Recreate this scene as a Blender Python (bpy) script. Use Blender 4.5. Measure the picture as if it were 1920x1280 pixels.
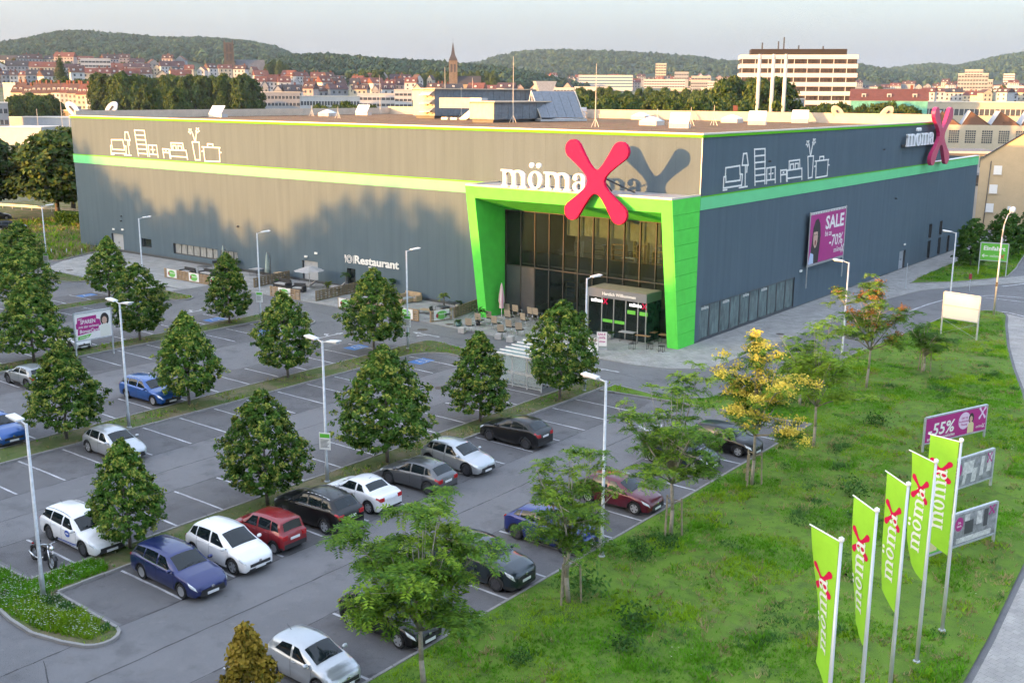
import bpy, math, random
import numpy as np
from mathutils import Vector, Matrix

S = bpy.context.scene
for o in list(bpy.data.objects):
    bpy.data.objects.remove(o)
COL = S.collection
R = math.radians
# ---------------------------------------------------------------- camera, sky, sun, exposure
CAM = Vector((40.11, -75.09, 19.4)); YAW = 0.6624; PITCH = 0.2258; ROLL = 0.005; FOC = 2016.0
cd = bpy.data.cameras.new('camera'); cam = bpy.data.objects.new('camera', cd); COL.objects.link(cam)
cd.sensor_width = 36.0; cd.lens = FOC / 1920 * 36; cd.clip_start = 0.5; cd.clip_end = 30000
cam.matrix_world = Matrix.Translation(CAM) @ Matrix.Rotation(YAW, 4, 'Z') @ Matrix.Rotation(math.pi / 2 - PITCH, 4, 'X') @ Matrix.Rotation(ROLL, 4, 'Z')
S.camera = cam
SUN_DIR = Vector((-0.44, -0.898, 0.0)).normalized(); SUN_EL = R(6.5)
sun_az = math.atan2(SUN_DIR.x, SUN_DIR.y)
W = bpy.data.worlds.new('World'); S.world = W; W.use_nodes = True
wn = W.node_tree.nodes; wl = W.node_tree.links; wn.clear()
sky = wn.new('ShaderNodeTexSky'); sky.sky_type = 'NISHITA'; sky.sun_disc = False
sky.sun_elevation = SUN_EL; sky.sun_rotation = sun_az; sky.altitude = 200
sky.air_density = 1.0; sky.dust_density = 7.0; sky.ozone_density = 2.0
bg = wn.new('ShaderNodeBackground'); bg.inputs[1].default_value = 0.15
wo = wn.new('ShaderNodeOutputWorld')
# thin cloud veil added over the sky, brightened towards unseen zenith to light ground
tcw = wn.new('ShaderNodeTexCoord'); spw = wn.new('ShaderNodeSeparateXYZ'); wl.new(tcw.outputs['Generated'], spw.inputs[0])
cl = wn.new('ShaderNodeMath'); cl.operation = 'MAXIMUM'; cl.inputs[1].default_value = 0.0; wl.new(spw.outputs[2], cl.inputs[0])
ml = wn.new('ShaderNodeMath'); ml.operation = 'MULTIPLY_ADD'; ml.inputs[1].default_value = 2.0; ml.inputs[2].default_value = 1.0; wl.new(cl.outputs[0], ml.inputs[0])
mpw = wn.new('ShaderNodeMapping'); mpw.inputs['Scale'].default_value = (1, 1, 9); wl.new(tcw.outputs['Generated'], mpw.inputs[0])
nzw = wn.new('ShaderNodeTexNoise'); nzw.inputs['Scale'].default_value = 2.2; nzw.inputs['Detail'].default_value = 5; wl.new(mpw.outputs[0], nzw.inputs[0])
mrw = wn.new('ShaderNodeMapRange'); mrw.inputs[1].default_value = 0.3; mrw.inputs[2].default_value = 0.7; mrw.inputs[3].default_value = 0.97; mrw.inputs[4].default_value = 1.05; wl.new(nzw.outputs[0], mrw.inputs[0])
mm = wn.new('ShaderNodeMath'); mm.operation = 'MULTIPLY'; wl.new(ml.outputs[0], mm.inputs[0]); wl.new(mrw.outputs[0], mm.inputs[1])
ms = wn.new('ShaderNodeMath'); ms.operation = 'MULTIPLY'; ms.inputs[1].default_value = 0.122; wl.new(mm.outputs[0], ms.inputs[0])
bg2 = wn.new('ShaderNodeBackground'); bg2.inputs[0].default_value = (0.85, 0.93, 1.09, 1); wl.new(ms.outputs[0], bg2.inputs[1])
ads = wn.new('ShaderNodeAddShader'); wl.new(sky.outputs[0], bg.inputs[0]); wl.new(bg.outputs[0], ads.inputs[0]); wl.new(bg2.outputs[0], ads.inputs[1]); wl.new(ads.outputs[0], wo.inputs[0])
sd = bpy.data.lights.new('sun', 'SUN'); sd.energy = 4.0; sd.angle = R(0.9); sd.color = (1.0, 0.45, 0.11)
so = bpy.data.objects.new('sun', sd); COL.objects.link(so)
sv = Vector((SUN_DIR.x * math.cos(SUN_EL), SUN_DIR.y * math.cos(SUN_EL), math.sin(SUN_EL)))
so.rotation_euler = sv.to_track_quat('Z', 'Y').to_euler(); so.location = (-60, -120, 60)
S.view_settings.view_transform = 'Standard'; S.view_settings.look = 'None'
S.view_settings.gamma = 1.0; S.view_settings.use_curve_mapping = False; S.view_settings.exposure = 2.0
S.render.engine = 'CYCLES'
S.cycles.max_bounces = 4; S.cycles.diffuse_bounces = 3; S.cycles.transparent_max_bounces = 8; S.cycles.use_adaptive_sampling = True; S.cycles.adaptive_threshold = 0.025; S.cycles.adaptive_min_samples = 12; S.cycles.volume_bounces = 0
S.cycles.caustics_reflective = False; S.cycles.caustics_refractive = False

# ---------------------------------------------------------------- where a photographed direction meets the place
def wray(px, py):
    a = (px - 960) / FOC; b = -(py - 640) / FOC
    c, s = math.cos(-ROLL), math.sin(-ROLL)
    u = c * a + s * b; v = -s * a + c * b
    c, s = math.cos(PITCH), math.sin(PITCH)
    x, y, z = u, c + v * s, -s + v * c
    c, s = math.cos(YAW), math.sin(YAW)
    return Vector((x * c - y * s, x * s + y * c, z))
def gnd(px, py, z=0.0):
    d = wray(px, py); return CAM + d * ((z - CAM.z) / d.z)
def far(px, py, dist):
    d = wray(px, py); return CAM + d * (dist / math.hypot(d.x, d.y))

# ---------------------------------------------------------------- mesh building
class MB:
    def __init__(self): self.v = []; self.f = []; self.m = []
    def add(self, vs, fs, mi=0, M=None):
        o = len(self.v)
        if M is not None: vs = [M @ Vector(p) for p in vs]
        self.v.extend(tuple(p) for p in vs)
        self.f.extend(tuple(i + o for i in f) for f in fs); self.m.extend([mi] * len(fs)); return self
    def box(self, x0, x1, y0, y1, z0, z1, mi=0, M=None):
        return self.add([(x0, y0, z0), (x1, y0, z0), (x1, y1, z0), (x0, y1, z0), (x0, y0, z1), (x1, y0, z1), (x1, y1, z1), (x0, y1, z1)],
                        [(3, 2, 1, 0), (4, 5, 6, 7), (0, 1, 5, 4), (1, 2, 6, 5), (2, 3, 7, 6), (3, 0, 4, 7)], mi, M)
    def cbox(self, c, s, mi=0, M=None):
        return self.box(c[0] - s[0] / 2, c[0] + s[0] / 2, c[1] - s[1] / 2, c[1] + s[1] / 2, c[2] - s[2] / 2, c[2] + s[2] / 2, mi, M)
    def poly(self, pts, mi=0, M=None): return self.add(pts, [tuple(range(len(pts)))], mi, M)
    def ext(self, pts, vec, mi=0, M=None):
        n = len(pts); q = [(p[0] + vec[0], p[1] + vec[1], p[2] + vec[2]) for p in pts]
        fs = [tuple(range(n - 1, -1, -1)), tuple(range(n, 2 * n))] + [(i, (i + 1) % n, n + (i + 1) % n, n + i) for i in range(n)]
        return self.add(list(pts) + q, fs, mi, M)
    def flat(self, pts2, z0, z1, mi=0): return self.ext([(p[0], p[1], z0) for p in pts2], (0, 0, z1 - z0), mi)
    def tube(self, p, q, r0, r1=None, n=8, mi=0, cap=True):
        r1 = r0 if r1 is None else r1
        p = Vector(p); q = Vector(q); d = (q - p)
        if d.length < 1e-6: return self
        d.normalize(); a = d.orthogonal().normalized(); b = d.cross(a)
        vs = []
        for c, r in ((p, r0), (q, r1)):
            for i in range(n):
                t = 2 * math.pi * i / n; vs.append(c + (a * math.cos(t) + b * math.sin(t)) * r)
        fs = [(i, (i + 1) % n, n + (i + 1) % n, n + i) for i in range(n)]
        if cap: fs += [tuple(range(n - 1, -1, -1)), tuple(range(n, 2 * n))]
        return self.add(vs, fs, mi)
    def path(self, pts, r, n=6, mi=0):
        for i in range(len(pts) - 1):
            r0 = r[i] if isinstance(r, (list, tuple)) else r; r1 = r[i + 1] if isinstance(r, (list, tuple)) else r
            self.tube(pts[i], pts[i + 1], r0, r1, n, mi)
        return self
    def lathe(self, prof, n=16, mi=0, M=None, cap=True):
        vs = [(r * math.cos(2 * math.pi * i / n), r * math.sin(2 * math.pi * i / n), z) for r, z in prof for i in range(n)]
        fs = [(k * n + i, k * n + (i + 1) % n, (k + 1) * n + (i + 1) % n, (k + 1) * n + i) for k in range(len(prof) - 1) for i in range(n)]
        if cap: fs += [tuple(range(n - 1, -1, -1)), tuple((len(prof) - 1) * n + i for i in range(n))]
        return self.add(vs, fs, mi, M)
    def grid(self, P, mi=0):
        nu = len(P); nv = len(P[0])
        return self.add([p for r in P for p in r], [(i * nv + j, (i + 1) * nv + j, (i + 1) * nv + j + 1, i * nv + j + 1) for i in range(nu - 1) for j in range(nv - 1)], mi)
    def mesh(self, name, mats, smooth=False):
        me = bpy.data.meshes.new(name); me.from_pydata(self.v, [], self.f)
        for m in (mats if isinstance(mats, (list, tuple)) else [mats]): me.materials.append(m)
        if any(self.m): me.polygons.foreach_set('material_index', self.m)
        if smooth: me.polygons.foreach_set('use_smooth', [True] * len(self.f))
        me.update(); return me
    def build(self, name, mats, parent=None, smooth=False, loc=None, rz=None):
        return put(name, self.mesh(name, mats, smooth), parent, loc, rz)

def put(name, me, parent=None, loc=None, rz=None):
    o = bpy.data.objects.new(name, me); COL.objects.link(o)
    if loc is not None: o.location = loc
    if rz is not None: o.rotation_euler = (0, 0, rz)
    if parent is not None: o.parent = parent
    return o
def tag(o, label=None, cat=None, group=None, kind=None):
    if label: o['label'] = label
    if cat: o['category'] = cat
    if group: o['group'] = group
    if kind: o['kind'] = kind
    return o
def thing(name, label, cat, loc=(0, 0, 0), rz=0.0, group=None):
    o = bpy.data.objects.new(name, None); COL.objects.link(o); o.empty_display_size = 0.3
    o.location = loc; o.rotation_euler = (0, 0, rz); return tag(o, label, cat, group)
def copy_tree(o, parent=None):
    c = o.copy(); COL.objects.link(c); c.parent = parent
    for ch in o.children: copy_tree(ch, c)
    return c
def bars(name, pts, r, m, parent, n=6): return MB().path(pts, r, n).build(name, m, parent, True)

# ---------------------------------------------------------------- materials
MATS = {}
def mat(name, col, rough=0.7, metal=0.0, var=0.0, scale=4.0, col2=None, bump=0.0, bscale=None, spec=0.5, coord='Object', detail=4.0, stretch=None, coat=0.0, trans=0.0, emit=None, estr=0.0):
    if name in MATS: return MATS[name]
    m = bpy.data.materials.new(name); m.use_nodes = True; nt = m.node_tree; n = nt.nodes; l = nt.links
    b = n['Principled BSDF']; b.inputs['Roughness'].default_value = rough; b.inputs['Metallic'].default_value = metal
    b.inputs['Specular IOR Level'].default_value = spec; b.inputs['Coat Weight'].default_value = coat
    if trans: b.inputs['Transmission Weight'].default_value = trans
    if emit: b.inputs['Emission Color'].default_value = (*emit, 1); b.inputs['Emission Strength'].default_value = estr
    c = (*col, 1.0); b.inputs['Base Color'].default_value = c
    if var or col2 or bump:
        tc = n.new('ShaderNodeTexCoord'); src = tc.outputs[coord]
        if stretch:
            mp = n.new('ShaderNodeMapping'); mp.inputs['Scale'].default_value = stretch; l.new(src, mp.inputs[0]); src = mp.outputs[0]
        t = n.new('ShaderNodeTexNoise'); t.inputs['Scale'].default_value = scale; t.inputs['Detail'].default_value = detail; t.inputs['Roughness'].default_value = 0.65
        l.new(src, t.inputs[0])
        if var or col2:
            cr = n.new('ShaderNodeValToRGB'); cr.color_ramp.elements[0].position = 0.3; cr.color_ramp.elements[1].position = 0.7
            if col2: e0 = (*col2, 1); e1 = c
            else: e0 = (*[max(0, x * (1 - var)) for x in col], 1); e1 = (*[min(1, x * (1 + var)) for x in col], 1)
            cr.color_ramp.elements[0].color = e0; cr.color_ramp.elements[1].color = e1
            l.new(t.outputs[0], cr.inputs[0]); l.new(cr.outputs[0], b.inputs['Base Color'])
        if bump:
            t2 = n.new('ShaderNodeTexNoise'); t2.inputs['Scale'].default_value = bscale or scale * 6; t2.inputs['Detail'].default_value = 3
            l.new(src, t2.inputs[0]); bp = n.new('ShaderNodeBump'); bp.inputs['Strength'].default_value = bump; bp.inputs['Distance'].default_value = 0.03
            l.new(t2.outputs[0], bp.inputs['Height']); l.new(bp.outputs[0], b.inputs['Normal'])
    MATS[name] = m; return m
def nodes_of(m): return m.node_tree.nodes, m.node_tree.links, m.node_tree.nodes['Principled BSDF']

def ground_mat(name, layers, rough=0.9, bump=0.3, bscale=60.0, coord='Object'):
    """layers: base colour, then (colour, noise scale, lo, hi, detail, opacity) mixed on top"""
    m = bpy.data.materials.new(name); m.use_nodes = True; n, l, b = nodes_of(m)
    b.inputs['Roughness'].default_value = rough; b.inputs['Specular IOR Level'].default_value = 0.3
    tc = n.new('ShaderNodeTexCoord'); cur = None
    for i, L in enumerate(layers):
        if i == 0: cur = L; continue
        col = L[:3]; sc, lo, hi, det, op = L[3:]
        t = n.new('ShaderNodeTexNoise'); t.inputs['Scale'].default_value = sc; t.inputs['Detail'].default_value = det; t.inputs['Roughness'].default_value = 0.6
        mp = n.new('ShaderNodeMapping'); mp.inputs['Location'].default_value = (i * 13.1, i * 7.7, i * 3.3)
        l.new(tc.outputs[coord], mp.inputs[0]); l.new(mp.outputs[0], t.inputs[0])
        mr = n.new('ShaderNodeMapRange'); mr.inputs[1].default_value = lo; mr.inputs[2].default_value = hi; mr.inputs[3].default_value = 0; mr.inputs[4].default_value = op; mr.clamp = True
        l.new(t.outputs[0], mr.inputs[0])
        mx = n.new('ShaderNodeMix'); mx.data_type = 'RGBA'; l.new(mr.outputs[0], mx.inputs[0])
        if isinstance(cur, tuple): mx.inputs[6].default_value = (*cur, 1)
        else: l.new(cur, mx.inputs[6])
        mx.inputs[7].default_value = (*col, 1); cur = mx.outputs[2]
    l.new(cur, b.inputs['Base Color'])
    t = n.new('ShaderNodeTexNoise'); t.inputs['Scale'].default_value = bscale; t.inputs['Detail'].default_value = 2; l.new(tc.outputs[coord], t.inputs[0])
    bp = n.new('ShaderNodeBump'); bp.inputs['Strength'].default_value = bump; bp.inputs['Distance'].default_value = 0.02
    l.new(t.outputs[0], bp.inputs['Height']); l.new(bp.outputs[0], b.inputs['Normal'])
    MATS[name] = m; return m

def glass_mat(name, col, alpha=0.55, rough=0.03):
    """window glass: partly see-through tint, mirror reflection on top"""
    m = bpy.data.materials.new(name); m.use_nodes = True; n = m.node_tree.nodes; l = m.node_tree.links
    b = n['Principled BSDF']; b.inputs['Base Color'].default_value = (*col, 1); b.inputs['Roughness'].default_value = rough; b.inputs['Specular IOR Level'].default_value = 0.6
    tr = n.new('ShaderNodeBsdfTransparent'); tr.inputs[0].default_value = (0.75, 0.85, 0.85, 1); mx = n.new('ShaderNodeMixShader'); mx.inputs[0].default_value = alpha
    l.new(tr.outputs[0], mx.inputs[1]); l.new(b.outputs[0], mx.inputs[2]); l.new(mx.outputs[0], n['Material Output'].inputs[0])
    MATS[name] = m; return m

def text_mesh(name, txt, size, bold=0.0, depth=0.01, shear=0.0, align='LEFT', space=1.0):
    """lettering as a flat extruded mesh in the local XY plane"""
    c = bpy.data.curves.new(name, 'FONT'); c.body = txt; c.size = size; c.offset = bold; c.extrude = depth; c.shear = shear; c.align_x = align; c.space_character = space; c.resolution_u = 2
    o = bpy.data.objects.new(name, c); me = bpy.data.meshes.new_from_object(o)
    bpy.data.objects.remove(o); bpy.data.curves.remove(c); me.name = name; me.materials.clear(); return me
def lettering(name, txt, size, m, parent, M, bold=0.0, depth=0.01, shear=0.0, align='LEFT', space=1.0, width=None):
    me = text_mesh(name, txt, size, bold, depth, shear, align, space); me.materials.append(m)
    if width:
        xs = [v.co.x for v in me.vertices]; w = max(xs) - min(xs); me.transform(Matrix.Diagonal((width / w, 1, 1, 1)))
    me.transform(M); return put(name, me, parent)
# frames of reference for flat print: X along the writing, Y up, Z out of the face
def face(origin, xdir, up=(0, 0, 1)):
    x = Vector(xdir).normalized(); y = Vector(up).normalized(); z = x.cross(y)
    return Matrix(((x.x, y.x, z.x, origin[0]), (x.y, y.y, z.y, origin[1]), (x.z, y.z, z.z, origin[2]), (0, 0, 0, 1)))

rnd = random.Random(7); nrs = np.random.RandomState(11)
# ---------------------------------------------------------------- ground, roads, pavements, lawns
m_asph = ground_mat('asphalt', [(0.148, 0.146, 0.150), (0.182, 0.178, 0.182, 0.22, 0.42, 0.6, 4, 0.9), (0.112, 0.109, 0.112, 0.7, 0.54, 0.68, 5, 0.75), (0.205, 0.2, 0.2, 2.3, 0.58, 0.72, 5, 0.6), (0.07, 0.068, 0.07, 1.9, 0.66, 0.76, 6, 0.8), (0.23, 0.228, 0.23, 46.0, 0.5, 0.75, 2, 0.55), (0.08, 0.078, 0.08, 70.0, 0.52, 0.72, 2, 0.6), (0.13, 0.115, 0.10, 0.9, 0.62, 0.8, 5, 0.5)], 0.88, 0.5, 55)
m_stall = ground_mat('stall_asphalt', [(0.118, 0.114, 0.118), (0.145, 0.14, 0.142, 0.26, 0.4, 0.6, 4, 0.9), (0.088, 0.083, 0.085, 0.8, 0.52, 0.68, 5, 0.8), (0.16, 0.15, 0.145, 2.6, 0.58, 0.7, 5, 0.6), (0.05, 0.048, 0.05, 1.5, 0.64, 0.74, 6, 0.85), (0.19, 0.188, 0.19, 46.0, 0.5, 0.75, 2, 0.55), (0.065, 0.064, 0.066, 70.0, 0.52, 0.72, 2, 0.6), (0.115, 0.10, 0.088, 1.1, 0.6, 0.78, 5, 0.55)], 0.88, 0.5, 55)
m_earth = ground_mat('far_ground', [(0.10, 0.12, 0.07), (0.16, 0.15, 0.13, 0.02, 0.45, 0.6, 4, 0.8), (0.06, 0.09, 0.04, 0.05, 0.5, 0.65, 4, 0.8)], 0.95, 0.0)
m_kerb = ground_mat('kerb_concrete', [(0.27, 0.26, 0.25), (0.20, 0.19, 0.18, 1.4, 0.45, 0.7, 4, 0.7), (0.34, 0.33, 0.32, 30, 0.5, 0.7, 2, 0.5)], 0.9, 0.3)
m_line = ground_mat('road_paint', [(0.52, 0.52, 0.54), (0.20, 0.20, 0.21, 4.0, 0.46, 0.62, 6, 0.85), (0.17, 0.165, 0.17, 0.6, 0.55, 0.7, 4, 0.7)], 0.7, 0.2)
m_blue = ground_mat('blue_paint', [(0.06, 0.17, 0.42), (0.11, 0.12, 0.15, 6.0, 0.52, 0.7, 5, 0.7)], 0.7, 0.2)
m_grass = ground_mat('lawn_soil', [(0.085, 0.165, 0.014), (0.12, 0.22, 0.018, 0.45, 0.42, 0.6, 4, 0.9), (0.17, 0.14, 0.075, 0.35, 0.62, 0.74, 5, 0.8), (0.04, 0.075, 0.015, 1.2, 0.5, 0.68, 4, 0.7), (0.15, 0.18, 0.05, 14.0, 0.5, 0.7, 3, 0.5)], 0.95, 0.8, 30)
m_grass2 = ground_mat('verge_soil', [(0.085, 0.115, 0.03), (0.17, 0.135, 0.085, 0.55, 0.46, 0.6, 5, 0.9), (0.05, 0.085, 0.018, 1.4, 0.5, 0.66, 4, 0.7), (0.14, 0.15, 0.05, 14.0, 0.5, 0.7, 3, 0.5)], 0.95, 0.8, 30)
def paver_mat(name, c1, c2, mortar, bw, bh, rot=0.0):
    m = bpy.data.materials.new(name); m.use_nodes = True; n, l, b = nodes_of(m); b.inputs['Roughness'].default_value = 0.9
    tc = n.new('ShaderNodeTexCoord'); mp = n.new('ShaderNodeMapping'); mp.inputs['Rotation'].default_value = (0, 0, rot); l.new(tc.outputs['Object'], mp.inputs[0])
    br = n.new('ShaderNodeTexBrick'); br.inputs['Scale'].default_value = 1.0; br.inputs['Brick Width'].default_value = bw; br.inputs['Row Height'].default_value = bh; br.inputs['Mortar Size'].default_value = 0.008
    br.inputs['Color1'].default_value = (*c1, 1); br.inputs['Color2'].default_value = (*c2, 1); br.inputs['Mortar'].default_value = (*mortar, 1); l.new(mp.outputs[0], br.inputs[0])
    t = n.new('ShaderNodeTexNoise'); t.inputs['Scale'].default_value = 0.8; t.inputs['Detail'].default_value = 6; l.new(tc.outputs['Object'], t.inputs[0])
    mr = n.new('ShaderNodeMapRange'); mr.inputs[1].default_value = 0.3; mr.inputs[2].default_value = 0.7; mr.inputs[3].default_value = 0.78; mr.inputs[4].default_value = 1.12; l.new(t.outputs[0], mr.inputs[0])
    mx = n.new('ShaderNodeMix'); mx.data_type = 'RGBA'; mx.blend_type = 'MULTIPLY'; mx.inputs[0].default_value = 1.0
    l.new(br.outputs[0], mx.inputs[6]); l.new(mr.outputs[0], mx.inputs[7]); l.new(mx.outputs[2], b.inputs['Base Color'])
    bp = n.new('ShaderNodeBump'); bp.inputs['Strength'].default_value = 0.4; bp.inputs['Distance'].default_value = 0.01; l.new(br.outputs['Fac'], bp.inputs['Height']); bp.invert = True; l.new(bp.outputs[0], b.inputs['Normal'])
    return m
m_pave = paver_mat('grey_pavers', (0.35, 0.34, 0.325), (0.28, 0.272, 0.262), (0.17, 0.165, 0.16), 0.4, 0.2)
m_path = paver_mat('path_pavers', (0.36, 0.34, 0.32), (0.31, 0.295, 0.28), (0.23, 0.22, 0.21), 0.3, 0.3, 0.3)
m_bay = paver_mat('bay_concrete', (0.31, 0.305, 0.30), (0.28, 0.275, 0.27), (0.18, 0.18, 0.18), 2.5, 2.5)

def sheet(name, pts, z, m, label=None):
    o = MB().poly([(x, y, z) for x, y in pts]).build(name, m); return tag(o, label, kind='structure')
g = MB(); N = 64
g.poly([(9000 * math.cos(2 * math.pi * i / N), 9000 * math.sin(2 * math.pi * i / N), -0.12) for i in range(N)])
tag(g.build('ground', m_earth), 'flat ground reaching to the horizon', kind='structure')
asphalt = sheet('car_park_asphalt', [(-150, -120), (75, -120), (75, 130), (-150, 130)], 0.0, m_asph, 'grey asphalt of the car park and access road')
for x0, x1, y0, y1 in ((-14.7, -9.9, -62, -15.9), (-4.4, -0.25, -55, -16.5), (1.75, 6.0, -55, -16.6), (11.5, 16.1, -70, -15.2), (-33.6, -28.2, -62, -16.2), (-21.6, -17.3, -62, -15.5), (-51.2, -46, -60, -15.4), (-40.2, -35.9, -60, -15.5), (-58, -53.5, -60, -15.4)):
    o = MB().poly([(x0, y0, 0.004), (x1, y0, 0.004), (x1, y1, 0.004), (x0, y1, 0.004)]).build('stall_surface', m_stall, asphalt)

def arc(cx, cy, r, a0, a1, n=6): return [(cx + r * math.cos(R(a0 + (a1 - a0) * i / n)), cy + r * math.sin(R(a0 + (a1 - a0) * i / n))) for i in range(n + 1)]
def inset(pts, d):
    n = len(pts); out = []
    for i in range(n):
        a = Vector(pts[i - 1]); b = Vector(pts[i]); c = Vector(pts[(i + 1) % n])
        n1 = (b - a).normalized(); n2 = (c - b).normalized(); n1 = Vector((-n1.y, n1.x)); n2 = Vector((-n2.y, n2.x))
        k = n1 + n2; L = k.length
        k = (k / L) * min(d / max(0.35, (L / 2)), 3 * d) if L > 1e-5 else n1 * d
        out.append((b.x + k.x, b.y + k.y))
    return out
STONE = MB().box(-0.485, 0.485, -0.06, 0.06, 0, 0.125).mesh('kerb_stone', m_kerb)
nstone = [0]
def island(name, pts, label, m, lawn_z=0.09, skip=()):
    """planted bed with a kerb of 1 m stones round it; stones near the camera are single pieces"""
    pts = [p for i, p in enumerate(pts) if (Vector(p) - Vector(pts[i - 1])).length > 1e-3]
    inn = inset(pts, 0.125)
    bed = tag(MB().poly([(x, y, lawn_z) for x, y in inn]).build(name, m), label, kind='structure')
    k = MB(); n = len(pts)
    for i in range(n):
        if i in skip: continue
        a = Vector(pts[i]); b = Vector(pts[(i + 1) % n]); ia = Vector(inn[i]); ib = Vector(inn[(i + 1) % n])
        L = (b - a).length; d = (b - a) / L; mid = (a + b + ia + ib) / 4
        if L > 3.5 and (mid - CAM.xy).length < 95 and nstone[0] < 285:
            q = int(L // 1.0); rz = math.atan2(d.y, d.x); nn = Vector((-d.y, d.x))
            for s in range(q):
                p = a + d * ((s + 0.5) * L / q) + nn * 0.0625
                o = put('kerb_stone', STONE, bed, (p.x, p.y, rnd.uniform(-0.012, 0.006)), rz + rnd.uniform(-0.006, 0.006)); o.scale.x = L / q; nstone[0] += 1
        else:
            k.add([(a.x, a.y, 0), (b.x, b.y, 0), (ib.x, ib.y, 0), (ia.x, ia.y, 0), (a.x, a.y, .12), (b.x, b.y, .12), (ib.x, ib.y, .12), (ia.x, ia.y, .12)], [(4, 5, 6, 7), (0, 1, 5, 4), (3, 2, 6, 7)])
    if k.f: k.build('kerb', m_kerb, bed)
    return bed
LAWN = [(16.1, -78), (32.5, -78), (32.1, -40), (31.9, -36), (31.3, -28), (29.5, -18), (27, -8), (24.3, 1.3), (22.1, 8), (20, 15), (17.7, 23.7), (16.8, 27.6), (16.2, 29.0), (15.4, 29.6), (14.5, 29.3), (13.0, 26.3), (12.3, 22.8), (12.0, 15.3), (11.35, 5.6), (11.1, -3), (10.8, -7), (9.8, -11), (8.2, -13.8), (7, -14.9), (5.7, -15.25), (4.2, -14.95), (1.9, -14.65), (1.9, -16.6), (5.5, -16.1), (14.4, -15.2), (16.05, -14.95)]
lawn = island('lawn', LAWN, 'sloping weedy lawn between the car park and the footpath', m_grass, skip=(0, 1, 2, 3, 4, 5, 6, 7, 8, 9, 10, 11))
M0 = [(-9, -57.3)] + [(1.4, -57.35), (2.4, -57.5), (4.1, -57.55), (5.6, -57.2)] + arc(6.1, -56.1, 0.85, -60, 80, 6) + [(1.75, -55.1), (1.75, -14.6), (-0.25, -14.4), (-0.25, -55.2), (-9, -55.5)]
bed0 = island('planted_median', M0, 'grassy median between parking rows, rounded flowery end nearest the viewer', m_grass2)
M16 = [(-17.35, -66), (-14.75, -66), (-14.75, -17.2), (-14.2, -16.0), (-12.9, -15.15), (-0.4, -16.5), (-0.4, -14.35), (-13.0, -13.0)] + arc(-16.4, -13.4, 0.95, 80, 180, 5)
island('planted_median', M16, 'dry grassy median with lamp posts, ending at the access road beside parking bays', m_grass2)
M34 = [(-35.9, -66), (-33.6, -66), (-33.6, -16.6), (-30.4, -16.35)] + arc(-30.6, -14.6, 1.5, -70, 80, 6) + [(-35, -12.6)] + arc(-35.2, -13.3, 0.7, 90, 180, 3)
island('planted_median', M34, 'third grassy median whose rounded end faces the restaurant terrace', m_grass2)
M52 = [(-53.6, -70), (-51.3, -70), (-51.3, -16), (-48.2, -15.5)] + arc(-48.2, -14.2, 1.3, -80, 80, 6) + [(-53, -12.6)] + arc(-53, -13.2, 0.6, 90, 180, 3)
island('planted_median', M52, 'grassy median with rounded end near the delivery bay', m_grass2)
M70 = [(-71, -70), (-68.8, -70), (-68.8, -17), (-65, -16.3)] + arc(-65, -15.0, 1.2, -80, 80, 6) + [(-70.4, -13.4)] + arc(-70.4, -14, 0.6, 90, 180, 3)
island('planted_median', M70, 'farthest grassy median carrying a sign lamp', m_grass2)
TRI = [(4.04, 39.7), (7.6, 43.5), (9.8, 47.5), (11.1, 51), (10.4, 57.5), (8.5, 69.5), (7, 90), (3.0, 90), (3.1, 68), (3.3, 60.6), (3.4, 52), (3.55, 45)]
tri = island('grass_wedge', TRI, 'green wedge of grass between dark wall and street holding the entry sign', m_grass)
LEFT = [(-150, -30), (-92, -16.5), (-80.5, -10.2), (-79.0, -8.7), (-80.5, -6.2), (-82.2, -2.6), (-83.5, -0.4), (-90.2, -0.4), (-90.2, 60), (-150, 60)]
leftbed = island('rough_grass', LEFT, 'rough dry meadow grass beside the far end of the building', m_grass2)

PAVE = [(-52, 0), (-52, -8.0), (-35, -7.65), (-22, -7.5), (-9, -8.4), (-4.3, -8.95), (0, -9.0), (2.4, -8.4), (4.0, -7.3), (4.8, -5.6), (5.0, -0.7), (5.4, 8), (5.35, 20), (5.2, 27.7), (5.6, 31), (6.4, 36.3), (8.5, 40.4), (10.7, 44), (13.5, 48), (24, 60), (23, 63), (12.5, 53.5), (11.15, 51.05), (9.85, 47.55), (7.65, 43.55), (4.05, 39.75), (3.6, 45), (3.45, 52), (3.35, 60.6), (3.15, 68), (3.05, 90), (-0.5, 90), (-0.5, 0.5), (-52, 0.5)]
pave = sheet('pavement', PAVE, 0.03, m_pave, 'light grey paved forecourt running round two sides of the store')
pe = [p for p in PAVE[1:19]]
k = MB()
for a, b in zip(pe, pe[1:]):
    a = Vector(a); b = Vector(b); d = (b - a).normalized(); nn = Vector((-d.y, d.x)) * 0.1
    k.add([(a.x, a.y, 0), (b.x, b.y, 0), (b.x + nn.x, b.y + nn.y, 0), (a.x + nn.x, a.y + nn.y, 0), (a.x, a.y, .045), (b.x, b.y, .045), (b.x + nn.x, b.y + nn.y, .045), (a.x + nn.x, a.y + nn.y, .045)], [(4, 5, 6, 7), (0, 1, 5, 4)])
k.build('kerb', m_kerb, pave)
sheet('delivery_bay', [(-82.1, -2.6), (-79.0, -8.65), (-75.0, -13.1), (-52.05, -12.5), (-52.05, 0.5), (-83.4, 0.5)], 0.012, m_bay, 'pale concrete delivery bay before the far doors')
sheet('footpath', [(32.5, -78), (62, -78), (62, 70), (26, 62), (22, 40), (18, 28), (16.3, 29.1), (16.9, 27.6), (17.8, 23.7), (20.1, 15), (22.2, 8), (24.4, 1.3), (27.1, -8), (29.6, -18), (31.4, -28), (32.0, -36), (32.2, -40)], 0.02, m_path, 'pale paved footpath along the lawn')
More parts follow.
